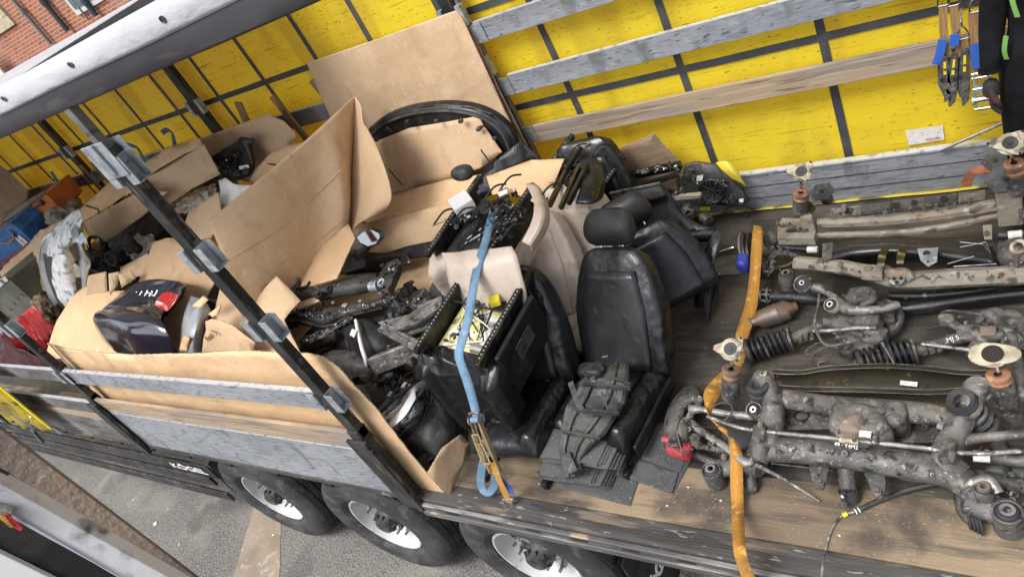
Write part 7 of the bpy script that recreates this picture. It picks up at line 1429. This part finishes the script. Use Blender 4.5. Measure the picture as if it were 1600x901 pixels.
prism([(95, 392), (106, 387), (118, 408), (112, 414)], ('y', .88), (0, .08, 0), 'yellow_foam' if False else 'sack', 'foam_block', parent=sb, bev=.01)
sY([[(122, 372, .95), (128, 362, .98), (136, 372, .95)], [(126, 385, .92), (134, 380, .93), (140, 388, .92)]], 'galv', 'bracket', sb)
# black parts under the boxes
bp_ = thing('headlight_frame', Y(175, 400, 1.2), 'black car lamp frame and wheel hub parts in the shade under the cartons', 'lamp frame')
for k, (x, y, r) in enumerate(((168, 402, .11), (158, 392, .08), (182, 408, .10), (190, 395, .09), (150, 412, .08), (170, 420, .09), (205, 385, .08))): MB().blob(Y(x, y, 1.25), r, r * .8, r * .8, .7, .5, 5, n=20, m=12, seed=k).rough(.01, 14).build('casing', 'plastic', bp_)
MB().ring(Y(150, 384, 1.15), (.3, -1, .4), .10, .075, .03).build('ring', 'plastic_gloss', bp_); MB().ring(Y(174, 404, 1.12), (.2, -1, .3), .07, .05, .03).build('ring', 'plastic_dusty', bp_); MB().blob(Y(150, 385, 1.2), .07, .03, .05).build('lamp', 'copper', bp_)
shp = lambda px, pl, m, nm, lab, ct, **kw: tag(sheet(nm, px, pl, m, None, **kw), lab, ct)
shp([(150, 375), (200, 340), (260, 305), (345, 262), (380, 275), (345, 300), (280, 330), (240, 380), (200, 430), (150, 428), (135, 395)], ((-6.5, 1.55, 1.05), (0, -.5, 1)), 'plastic', 'black_bonnet', 'large black car panel lying under both cartons', 'car panel', wave=.03, th=.01)
shp([(140, 425), (150, 380), (240, 350), (345, 300), (345, 350), (260, 420), (150, 470)], ((-6.5, 1.3, .8), (0, -.4, 1)), 'plastic_gloss', 'black_bonnet', 'glossy black panel beneath the bubble wrap', 'car panel', wave=.02, th=.01)
# long cartons
def carton(label, top, front, end, pt, m='card', slots=()):
    t = thing('carton', PL(*front[0], *pt), label, 'carton', 'cartons on top of the load')
    sheet('front_face', front, pt, m, t, wave=.014, fr=3, th=.005)
    a, b = PL(*front[0], *pt), PL(*front[1], *pt); n = (b - a).cross(V((0, 1, .38))).normalized(); sheet('top_flap', top, (a, n), 'card_light', t, wave=.008, th=.005)
    if end: n2 = V((1, .25, 0)); sheet('end_face', end, (a, n2), 'card', t, th=.005)
    for (s0, s1) in slots:
        A, B = PL(*s0, a + n * (.008 if n.z > 0 else -.008), n), PL(*s1, a + n * (.008 if n.z > 0 else -.008), n); MB().beam(A, B, .012, .004, n).build('flap_gap', 'slot', t, sm=False)
    return t
carton('long brown carton at the left with a dark slit across its top flap', [(127, 350), (195, 305), (222, 292), (205, 278), (172, 284), (105, 343)], [(127, 350), (222, 296), (262, 300), (222, 338), (175, 372), (160, 388), (145, 372), (133, 362)], [(105, 343), (127, 350), (134, 375), (128, 372)], ((-6.9, 1.45, 1.36), (.05, -1, .35)), slots=(((133, 321), (153, 327)), ((153, 327), (155, 334))))
carton('crumpled brown carton right behind the galvanised bracket of the near post', [(215, 284), (290, 240), (318, 228), (312, 216), (262, 232), (205, 268)], [(215, 284), (260, 262), (318, 226), (345, 272), (300, 295), (256, 326), (235, 300)], None, ((-5.7, 1.75, 1.5), (.05, -1, .35)))
shp([(180, 288), (215, 262), (270, 230), (310, 215), (322, 232), (260, 275), (215, 300)], ((-6.0, 1.9, 1.60), (0, -.45, 1)), 'card', 'cardboard_flap', 'loose folded flap bridging the two cartons', 'cardboard', wave=.03)
shp([(300, 222), (345, 205), (385, 190), (425, 175), (448, 188), (466, 212), (455, 228), (410, 262), (395, 290), (330, 268)], ((-5.2, 2.15, 1.4), (0, -1, .25)), 'card', 'cardboard_sheet', 'crumpled cardboard sheet with torn top below the laths', 'cardboard', wave=.06, fr=2, ragged=.006)
dp = thing('black_panel', Y(370, 245, 2.0), 'black moulded panel with white sticker lying on the crumpled cardboard', 'car panel')
bpl = ((-5.0, 1.98, 1.5), (0, -1, .45)); sheet('panel', [(330, 246), (352, 232), (372, 220), (378, 214), (398, 217), (393, 232), (395, 246), (398, 262), (388, 276), (372, 278), (355, 272)], bpl, 'plastic', dp, wave=.02, fr=6, th=.02)
for k in range(14): MB().blob(PL(random.uniform(345, 390), random.uniform(240, 270), V((-5.0, 1.96, 1.5)), V((0, -1, .45))), .025, .015, .02, .5, .5, n=10, m=6, seed=k).build('clip', random.choice(('plastic', 'plastic_dusty', 'plastic_gloss')), dp)
MB().plate([PL(x, y, V((-5.0, 1.945, 1.5)), V((0, -1, .45))) for x, y in ((373, 260), (388, 257), (390, 262), (375, 265))], (0, -1, .4), .002).build('sticker', 'label_white', dp, sm=False)
MB().blob(PL(354, 251, V((-5.0, 1.95, 1.5)), V((0, -1, .45))), .012, .008, .012).build('white_clip', 'white_plastic', dp)
shp([(398, 266), (415, 245), (440, 228), (478, 222), (487, 232), (470, 250), (430, 285), (400, 292), (390, 280)], ((-4.9, 1.85, 1.35), (0, -.7, 1)), 'card_light', 'cardboard_flap', 'yellowish flap with a short slit right of the black moulded panel', 'cardboard', wave=.012)
A, B = PL(418, 256, (-4.9, 1.842, 1.36), (0, -.7, 1)), PL(442, 259, (-4.9, 1.842, 1.36), (0, -.7, 1)); tag(MB().beam(A, B, .010, .004, (0, -.7, 1)).build('slit', 'slot', sm=False), 'short dark slit in the yellowish flap near the white fender', 'slit')
wf_ = thing('white_fender', Y(370, 310, 1.4), 'cream white car fender sticking out behind the tall divider sheet', 'fender')
wpl = ((-5.0, 1.5, 1.3), (.1, -1, .8)); sheet('panel', [(341, 282), (352, 278), (364, 287), (375, 289), (403, 290), (412, 300), (380, 345), (334, 346), (338, 320), (344, 300)], wpl, 'white_paint', wf_, wave=.01, th=.004)
MB().blob(PL(350, 331, V((-5.0, 1.49, 1.3)), V(wpl[1])), .03, .012, .012).build('vent', 'slot', wf_); c0 = PL(348, 322, V((-5.0, 1.49, 1.3)), V(wpl[1])); text('mark', 'EC', .035, basis(c0, (1, .2, 0), (0, .6, 1)), 'ink', wf_, .001)
tag(MB().blob(Z(308, 312, 1.22), .26, .10, .07, .8, .4, 6, Matrix.Rotation(.35, 3, 'Z'), 40, 22, 3).rough(.02, 14).build('wrapped_parcel', 'film_tan'), 'long parcel in shiny clear film beside the white fender', 'parcel')
tag(MB().blob(Z(268, 325, 1.22), .12, .09, .06, .8, .6, 6, None, 30, 18, 9).rough(.02, 16).build('wrapped_parcel', 'film_tan'), 'torn film bundle just right of the near post', 'parcel')
tag(MB().blob(Z(222, 388, 1.08), .17, .12, .09, .8, .5, 6, None, 36, 20, 5).rough(.025, 16).build('bubble_wrap', 'clear_film'), 'pinkish bubble wrapped bag left of the near post', 'bubble wrap')
shp([(295, 330), (340, 300), (348, 345), (330, 372), (300, 378), (285, 360)], ((-5.1, 1.25, 1.1), (.1, -1, .7)), 'card', 'cardboard_sheet', 'square brown board between the parcel and the tall divider', 'cardboard', wave=.01)
shp([(226, 418), (240, 378), (262, 372), (318, 374), (332, 395), (348, 428), (330, 455), (318, 480), (300, 520), (290, 552), (230, 552), (200, 480)], ((-5.6, .95, .95), (.1, -.5, 1)), 'card_light', 'cardboard_sheet', 'smooth pale sheet behind the dark boot lid, crossed by the near post', 'cardboard', wave=.03, fr=1.5)
shp([(90, 500), (108, 470), (140, 440), (170, 455), (240, 450), (260, 560), (70, 560)], ((-6.6, .75, .85), (.15, -.7, 1)), 'card_light', 'cardboard_sheet', 'pale sheet to the left of the dark boot lid', 'cardboard', wave=.04, fr=1.5)
for k, (px_, lab) in enumerate((([(138, 430), (166, 424), (168, 455), (160, 470), (142, 480), (135, 460)], 'upright brown flap left of the boot lid'), ([(170, 427), (187, 424), (184, 445), (172, 462)], 'narrow brown flap just above the boot lid'), ([(184, 428), (205, 424), (212, 435), (190, 450)], 'torn brown flap at the top edge of the boot lid'))):
    shp(px_, ((-6.4 + k * .2, .98, 1.0), (.2 + k * .1, -1, .3)), 'card', 'cardboard_flap', lab, 'cardboard', wave=.01)
shp([(188, 418), (232, 396), (240, 425), (190, 440)], ((-6.2, 1.05, 1.0), (.1, -.6, 1)), 'card', 'cardboard_flap', 'brown flap under the bubble wrapped bag', 'cardboard', wave=.015)
# dark boot lid with red lamp
bl = thing('boot_lid', Y(215, 500, .5), 'glossy dark blue boot lid with red lamp and short chrome bars, standing in the crate', 'boot lid')
U = [[(146, 498, .50), (150, 512, .46), (165, 535, .40), (190, 556, .35)],
     [(150, 488, .55), (175, 500, .44), (195, 525, .36), (215, 556, .32)],
     [(165, 482, .60), (200, 496, .46), (225, 522, .37), (240, 556, .32)],
     [(190, 478, .62), (228, 494, .48), (248, 520, .39), (262, 556, .33)],
     [(220, 478, .62), (248, 496, .50), (262, 520, .41), (276, 556, .35)]]
sY(U, 'navy', 'rear_skin', bl, .006, 0)
W_ = [[(146, 498, .50), (165, 482, .60), (195, 478, .62), (225, 480, .62), (252, 496, .50)],
      [(160, 482, .62), (180, 470, .66), (208, 470, .68), (235, 474, .68), (258, 484, .58)],
      [(185, 462, .74), (205, 456, .76), (228, 460, .76), (248, 466, .74), (266, 470, .66)],
      [(215, 442, .84), (232, 442, .85), (252, 448, .84), (268, 452, .80), (280, 455, .72)],
      [(235, 437, .88), (250, 436, .89), (268, 438, .88), (282, 440, .84), (290, 446, .76)]]
sY(W_, 'navy', 'upper_skin', bl, .006, 0)
sY([[(290, 446, .76), (285, 462, .72), (272, 480, .64), (258, 497, .56), (262, 525, .46), (278, 552, .40)], [(284, 444, .82), (276, 460, .78), (264, 478, .68), (252, 495, .56), (256, 525, .44), (272, 555, .36)]], 'plastic_gloss', 'edge', bl, .006, 0)
sY([[(254, 459, .70), (261, 456, .71), (270, 457, .70), (279, 460, .66)], [(246, 468, .66), (255, 467, .66), (265, 469, .65), (273, 473, .61)], [(242, 475, .62), (248, 480, .61), (255, 484, .575), (261, 486, .54)]], 'red_light', 'tail_lamp', bl, .012, 0)
MB().obox(Y(251, 474, .625), (.03, 0, -.014), (.0, .01, 0), (0.006, -.004, .014)).build('lamp_window', 'white_plastic', bl, sm=False, bevel=.003)
for k, (x, y) in enumerate(((212, 460), (220, 459), (229, 458), (236, 459), (244, 458))):
    A = Y(x - 3, y + 4, .738 - .004 * (k < 1)); B = Y(x + 2, y - 4, .765); MB().beam(A, B, .014, .008, (0, -1, .6)).build('chrome_bar', 'chrome', bl, sm=False, bevel=.002)  # white letter-like marks on the lid, made as short chrome bars
for (x, y) in ((217, 460), (233, 457), (240, 461)): MB().beam(Y(x - 2, y, .748), Y(x + 3, y + 1, .748), .010, .007, (0, -1, .6)).build('chrome_bar', 'chrome', bl, sm=False)
MB().ring(Y(193, 472, .69), (0, -1, .8), .05, .036, .008).build('emblem', 'plastic_gloss', bl); MB().beam(Y(186, 477, .678), Y(199, 470, .70), .02, .008, (0, -1, .6)).build('emblem_bar', 'chrome', bl, sm=False, bevel=.003)
# torn carton with a silver panel inside
sd_ = thing('silver_panel', Y(305, 515, .5), 'curved silver car panel shining inside the torn carton', 'car panel')
sY([[(298, 462, .72), (318, 468, .70), (330, 485, .66)], [(288, 490, .60), (308, 495, .55), (322, 505, .58)], [(282, 520, .50), (300, 525, .44), (316, 530, .48)], [(278, 555, .42), (296, 560, .36), (315, 560, .4)]], 'silver_paint', 'panel', sd_, .004, 0)
shp([(320, 502), (330, 498), (345, 500), (362, 508), (385, 525), (399, 535), (396, 548), (375, 553), (316, 553), (318, 530), (322, 515)], ((-4.6, .42, .8), (0, -1, .5)), 'card', 'cardboard_sheet', 'torn cardboard piece with handwriting behind the near post', 'cardboard', wave=.012, ragged=.004)
nb = [o for o in S.collection.objects if o.get('label', '').startswith('torn cardboard piece')][0]; ORG[nb.name] = nb.location.copy()
pt_ = PL(327, 526, V((-4.6, .40, .8)), V((0, -1, .5))); ax1 = (PL(334, 518, V((-4.6, .40, .8)), V((0, -1, .5))) - pt_); text('handwriting', 'Rear', .055, basis(pt_, ax1, V((-1, 0, .6))), 'ink', nb, .001)
MB().tube([PL(x, y, V((-4.6, .40, .8)), V((0, -1, .5))) for x, y in ((330, 516), (341, 521), (338, 524))], .003, 6).build('pen_mark', 'ink', nb)
shp([(280, 547), (287, 525), (297, 527), (293, 550)], ((-4.9, .36, .7), (0, -1, .3)), 'card_light', 'cardboard_flap', 'small upright tab in front of the curved silver panel', 'cardboard')
shp([(300, 478), (318, 462), (326, 468), (312, 482)], ((-4.9, .50, .9), (0, -1, .6)), 'card_light', 'cardboard_flap', 'small tab across the top of the curved silver panel', 'cardboard')
shp([(326, 490), (345, 476), (342, 490), (333, 496)], ((-4.8, .46, .85), (0, -1, .6)), 'card_light', 'cardboard_flap', 'pointed tab between the silver panel and the near post', 'cardboard')
shp([(280, 555), (285, 500), (300, 462), (350, 470), (420, 520), (420, 556)], ((-4.7, .62, .7), (0, -1, .6)), 'slot', 'black_sheet', 'flat black sheet inside the torn carton', 'liner')  # flat black sheet filling the inside of the torn carton
shp([(345, 425), (352, 424), (366, 446), (358, 448)], ((-4.3, .45, 1.1), (0, -1, .5)), 'red_paint', 'red_strip', 'narrow red strip showing beside the near post bracket', 'strip')

for o, P, n, sz in ((fp, [Z(440, 445, .82), Z(462, 435, .83)], 40, .02), (fp, [Z(470, 455, .81), Z(530, 445, .83), Z(590, 435, .83)], 30, .014), (fp, [Z(598, 430, .87), Z(618, 410, .87)], 40, .02), (f2, [Z(445, 485, .74), Z(500, 495, .75), Z(560, 482, .76), Z(630, 460, .76)], 90, .02), (f3, [Z(450, 546, .60), Z(500, 522, .67), Z(550, 497, .74)], 60, .022), (al, [Z(590, 570, .5), Z(620, 550, .56), Z(655, 540, .54)], 50, .02), (a2_, [Z(610, 505, .70), Z(640, 470, .70), Z(670, 470, .70)], 60, .026), (hl, [Z(590, 650, .44), Z(640, 600, .5), Z(665, 620, .45)], 30, .015), (bx_, [Z(600, 460, .77), Z(640, 500, .65)], 20, .02)):
    clutter('clips_and_brackets', P, n * 6 // 10, 'plastic_dusty', o, (.005, sz), n); clutter('clips_and_brackets', P, n // 3, 'alu_cast', o, (.003, sz * .7), n + 1); clutter('clips_and_brackets', P, n // 6, 'label_white', o, (.003, sz * .5), n + 2)
deb = thing('broken_plastic', Z(560, 560, .3), 'jumble of broken black plastic and cables filling the corner of the crate', 'debris')
clutter('fragments', [Z(470, 530, .45), Z(520, 560, .45), Z(560, 580, .45), Z(620, 590, .45), Z(650, 620, .42)], 60, 'plastic_dusty', deb, (.01, .06), 31, .3)
clutter('fragments', [Z(640, 445, .62), Z(660, 470, .64), Z(630, 520, .6), Z(600, 560, .55)], 45, 'alu_cast', deb, (.008, .04), 32, .3)
clutter('fragments', [Z(620, 690, .2), Z(660, 700, .2), Z(690, 690, .2)], 40, 'plastic', deb, (.01, .05), 33, .3)

# ------------------------------------------------------------------ door parts behind the seats by the far wall
dc = thing('door_card', Z(1040, 370, .1), 'large black door trim panel with grey top rail behind the headrests', 'door trim')
dpl = ((-1.9, 2.0, .35), (.05, -1, .55))
sheet('panel', [(955, 305), (1033, 288), (1045, 300), (1065, 335), (1095, 352), (1118, 356), (1112, 376), (1040, 384), (985, 372), (960, 350)], dpl, 'plastic', dc, wave=.02, fr=4, th=.02)
sheet('upper_trim', [(953, 302), (1030, 286), (1042, 305), (968, 328)], ((-1.9, 1.97, .42), (.05, -1, .55)), 'plastic_dusty', dc, wave=.004, th=.015)
ribbon([PL(952, 302, (-1.9, 1.95, .44), (.05, -1, .55)), PL(1031, 286, (-1.9, 1.95, .44), (.05, -1, .55))], .012, 'alu_cast', 'window_strip', dc, nrm=(0, -1, 0), solid=.008)
sheet('lower_edge', [(1030, 372), (1117, 356), (1119, 364), (1108, 372), (1040, 382)], ((-1.6, 1.72, .2), (0, -.6, 1)), 'plastic', dc, th=.03)
dm = thing('door_module', Z(1115, 290, .2), 'grimy door module with round speaker, leaning on the grey drop board', 'door module')
mp = ((-1.7, 2.36, .35), (.02, -1, .25))
sheet('carrier', [(1069, 258), (1085, 254), (1115, 256), (1130, 268), (1140, 278), (1150, 290), (1160, 298), (1170, 314), (1164, 320), (1140, 320), (1120, 318), (1095, 322), (1072, 312), (1064, 290)], mp, 'plastic_dusty', dm, wave=.025, fr=7, th=.03, ragged=.006)
sc = PL(1113, 298, (-1.7, 2.30, .35), (.02, -1, .25)); nn2 = V((.02, -1, .25)).normalized()
MB().lathe([(0, .085), (.012, .085), (.016, .078), (.010, .07), (-.002, .02), (.006, .02), (.010, .001)], sc, nn2, 36).build('speaker', 'plastic', dm)
for k in range(8): a = k * .785; s1, s2, _ = frame(nn2); MB().beam(sc + nn2 * .012 + (s1 * math.cos(a) + s2 * math.sin(a)) * .015, sc + nn2 * .014 + (s1 * math.cos(a) + s2 * math.sin(a)) * .07, .005, .004).build('speaker_spoke', 'plastic_dusty', dm, sm=False)
MB().plate([PL(x, y, (-1.7, 2.31, .35), (.02, -1, .25)) for x, y in ((1089, 275), (1099, 273), (1097, 282), (1088, 283))], nn2, .002).build('sticker', 'label_white', dm, sm=False)
MB().plate([PL(x, y, (-1.7, 2.31, .35), (.02, -1, .25)) for x, y in ((1155, 311), (1162, 310), (1162, 315), (1156, 315))], nn2, .01).build('plug', 'label_white', dm, sm=False)
mq = [PL(x, y, (-1.7, 2.31, .35), (.02, -1, .25)) for x, y in ((1072, 262), (1090, 290), (1130, 280), (1150, 310), (1100, 315), (1080, 300))]
clutter('clips_and_brackets', mq, 60, 'plastic_dusty', dm, (.005, .018), 51); clutter('clips_and_brackets', mq, 26, 'alu_cast', dm, (.003, .012), 52)
ym = MB().surf([[PL(x, y, (-1.7, 2.40 - d_, .35), (.02, -1, .25)) for x, y, d_ in r] for r in (((1118, 254, .05), (1135, 252, .06), (1150, 262, .05)), ((1128, 266, .07), (1146, 270, .08), (1158, 278, .05)), ((1145, 280, .06), (1158, 286, .05), (1167, 292, .02)))], 5); mat('yellow_car', (.62, .50, .05), .35, coat=.5); tag(ym.build('yellow_panel', 'yellow_car', solid=.004), 'faded yellow car panel behind the round speaker', 'car panel')
wr = thing('window_regulator', Z(1010, 270, .3), 'dark window regulator rails and wiring in front of the dark brown cardboard', 'window regulator')
MB().beam(Y(945, 282, 2.25), Y(1064, 258, 2.25), .03, .05).rough(.008, 20).build('rail', 'plastic', wr, sm=False); MB().beam(Y(990, 270, 2.22), Y(1064, 256, 2.22), .02, .03).rough(.006, 20).build('guide', 'rail_steel', wr, sm=False)
MB().beam(Y(1000, 292, 2.15), Y(1060, 272, 2.15), .03, .03).rough(.01, 20).build('arm', 'rail_steel', wr, sm=False); MB().beam(Y(1050, 308, 2.1), Y(1096, 304, 2.1), .04, .02).rough(.01, 20).build('lift_arm', 'sand_beam', wr, sm=False)
rq = [Y(950, 280, 2.2), Y(1000, 268, 2.2), Y(1060, 258, 2.2), Y(1070, 290, 2.15), Y(1055, 305, 2.1)]
clutter('clips_and_brackets', rq, 90, 'plastic_dusty', wr, (.005, .018), 61); clutter('clips_and_brackets', rq, 30, 'alu_cast', wr, (.003, .012), 62); clutter('clips_and_brackets', rq[:3], 14, 'label_white', wr, (.003, .012), 63)
mo = thing('window_motor', Z(1085, 345, 0), 'grey ribbed motor with yellow plug on the deck under the door module', 'motor')
MB().blob(Z(1075, 332, .12), .035, .035, .06, .5, n=20).build('body', 'alu_cast', mo)
for k in range(5): MB().ring(Z(1075, 332, .08 + .02 * k), (0, 0, 1), .040, .02, .006).build('cooling_rib', 'alu_cast', mo)
MB().cyl(Z(1098, 338, .08), Z(1108, 346, .06), .04).rough(.004, 20).build('gear_case', 'alu_cast', mo); MB().beam(Z(1095, 326, .14), Z(1109, 326, .14), .02, .02).build('plug', 'yellow_plastic', mo, sm=False, bevel=.003)
sheet_ = tag(MB().tube(smooth([Z(1122, 345, .03), Z(1130, 336, .04), Z(1137, 325, .06), Z(1160, 322, .1), Z(1180, 330, .03), Z(1165, 340, .02)], 5), .003, 6).build('wire', 'plastic'), 'thin black wire trailing from the door module over the deck', 'wire')
sb2 = thing('seat_belt_stalk', Z(1108, 470, 0), 'seat belt stalk with red button standing on the deck right of the rolled back seat', 'belt stalk')
MB().beam(Z(1103, 500, .03), Z(1108, 445, .18), .04, .03).rough(.004, 20).build('stalk', 'plastic', sb2, sm=False, bevel=.004); MB().beam(Z(1125, 430, .16), Z(1112, 480, .06), .03, .02).build('rail', 'plastic', sb2, sm=False, bevel=.003); MB().beam(Z(1109, 431, .215), Z(1110, 427, .22), .03, .02).build('button', 'red_plastic', sb2, sm=False)
MB().cyl(Z(1123, 428, .17), Z(1123, 425, .18), .010).build('pin', 'chrome', sb2)
tag(MB().cyl(Z(1124, 394, .02), Z(1147, 386, .03), .008).build('steel_pin', 'chrome'), 'short bright steel pin on the deck behind the red belt button', 'pin')
pt = Z(1135, 425, .005); tag(sheet('metal_sheet', [(1095, 432), (1100, 405), (1152, 398), (1158, 428)], ('z', .006), 'alu_dull', None, th=.003), 'dull grey sheet plate let into the deck beside the orange strap', 'plate')

for rows, m, lab in (([[(440, 500, .60), (480, 498, .62), (520, 492, .64)], [(450, 520, .54), (485, 518, .56), (530, 510, .58)], [(470, 545, .46), (500, 540, .50), (545, 530, .52)]], 'plastic_dusty', 'broad dusty sheet under the second support panel'),
                     ([[(575, 500, .62), (600, 492, .66), (625, 500, .6)], [(578, 525, .56), (606, 520, .62), (634, 530, .55)], [(585, 552, .50), (612, 550, .55), (640, 556, .48)]], 'plastic', 'black sheet between the bent rod and the crash beam'),
                     ([[(500, 560, .54), (530, 552, .57), (560, 548, .56)], [(520, 578, .50), (548, 570, .54), (570, 565, .54)], [(540, 596, .44), (560, 590, .47), (582, 582, .48)]], 'plastic_dusty', 'folded grey sheet at the torn rim of the crate wall')):
    shell(rows, m, 'plastic_sheet', None, .004, 6, .014, 9, lab, 'shield')
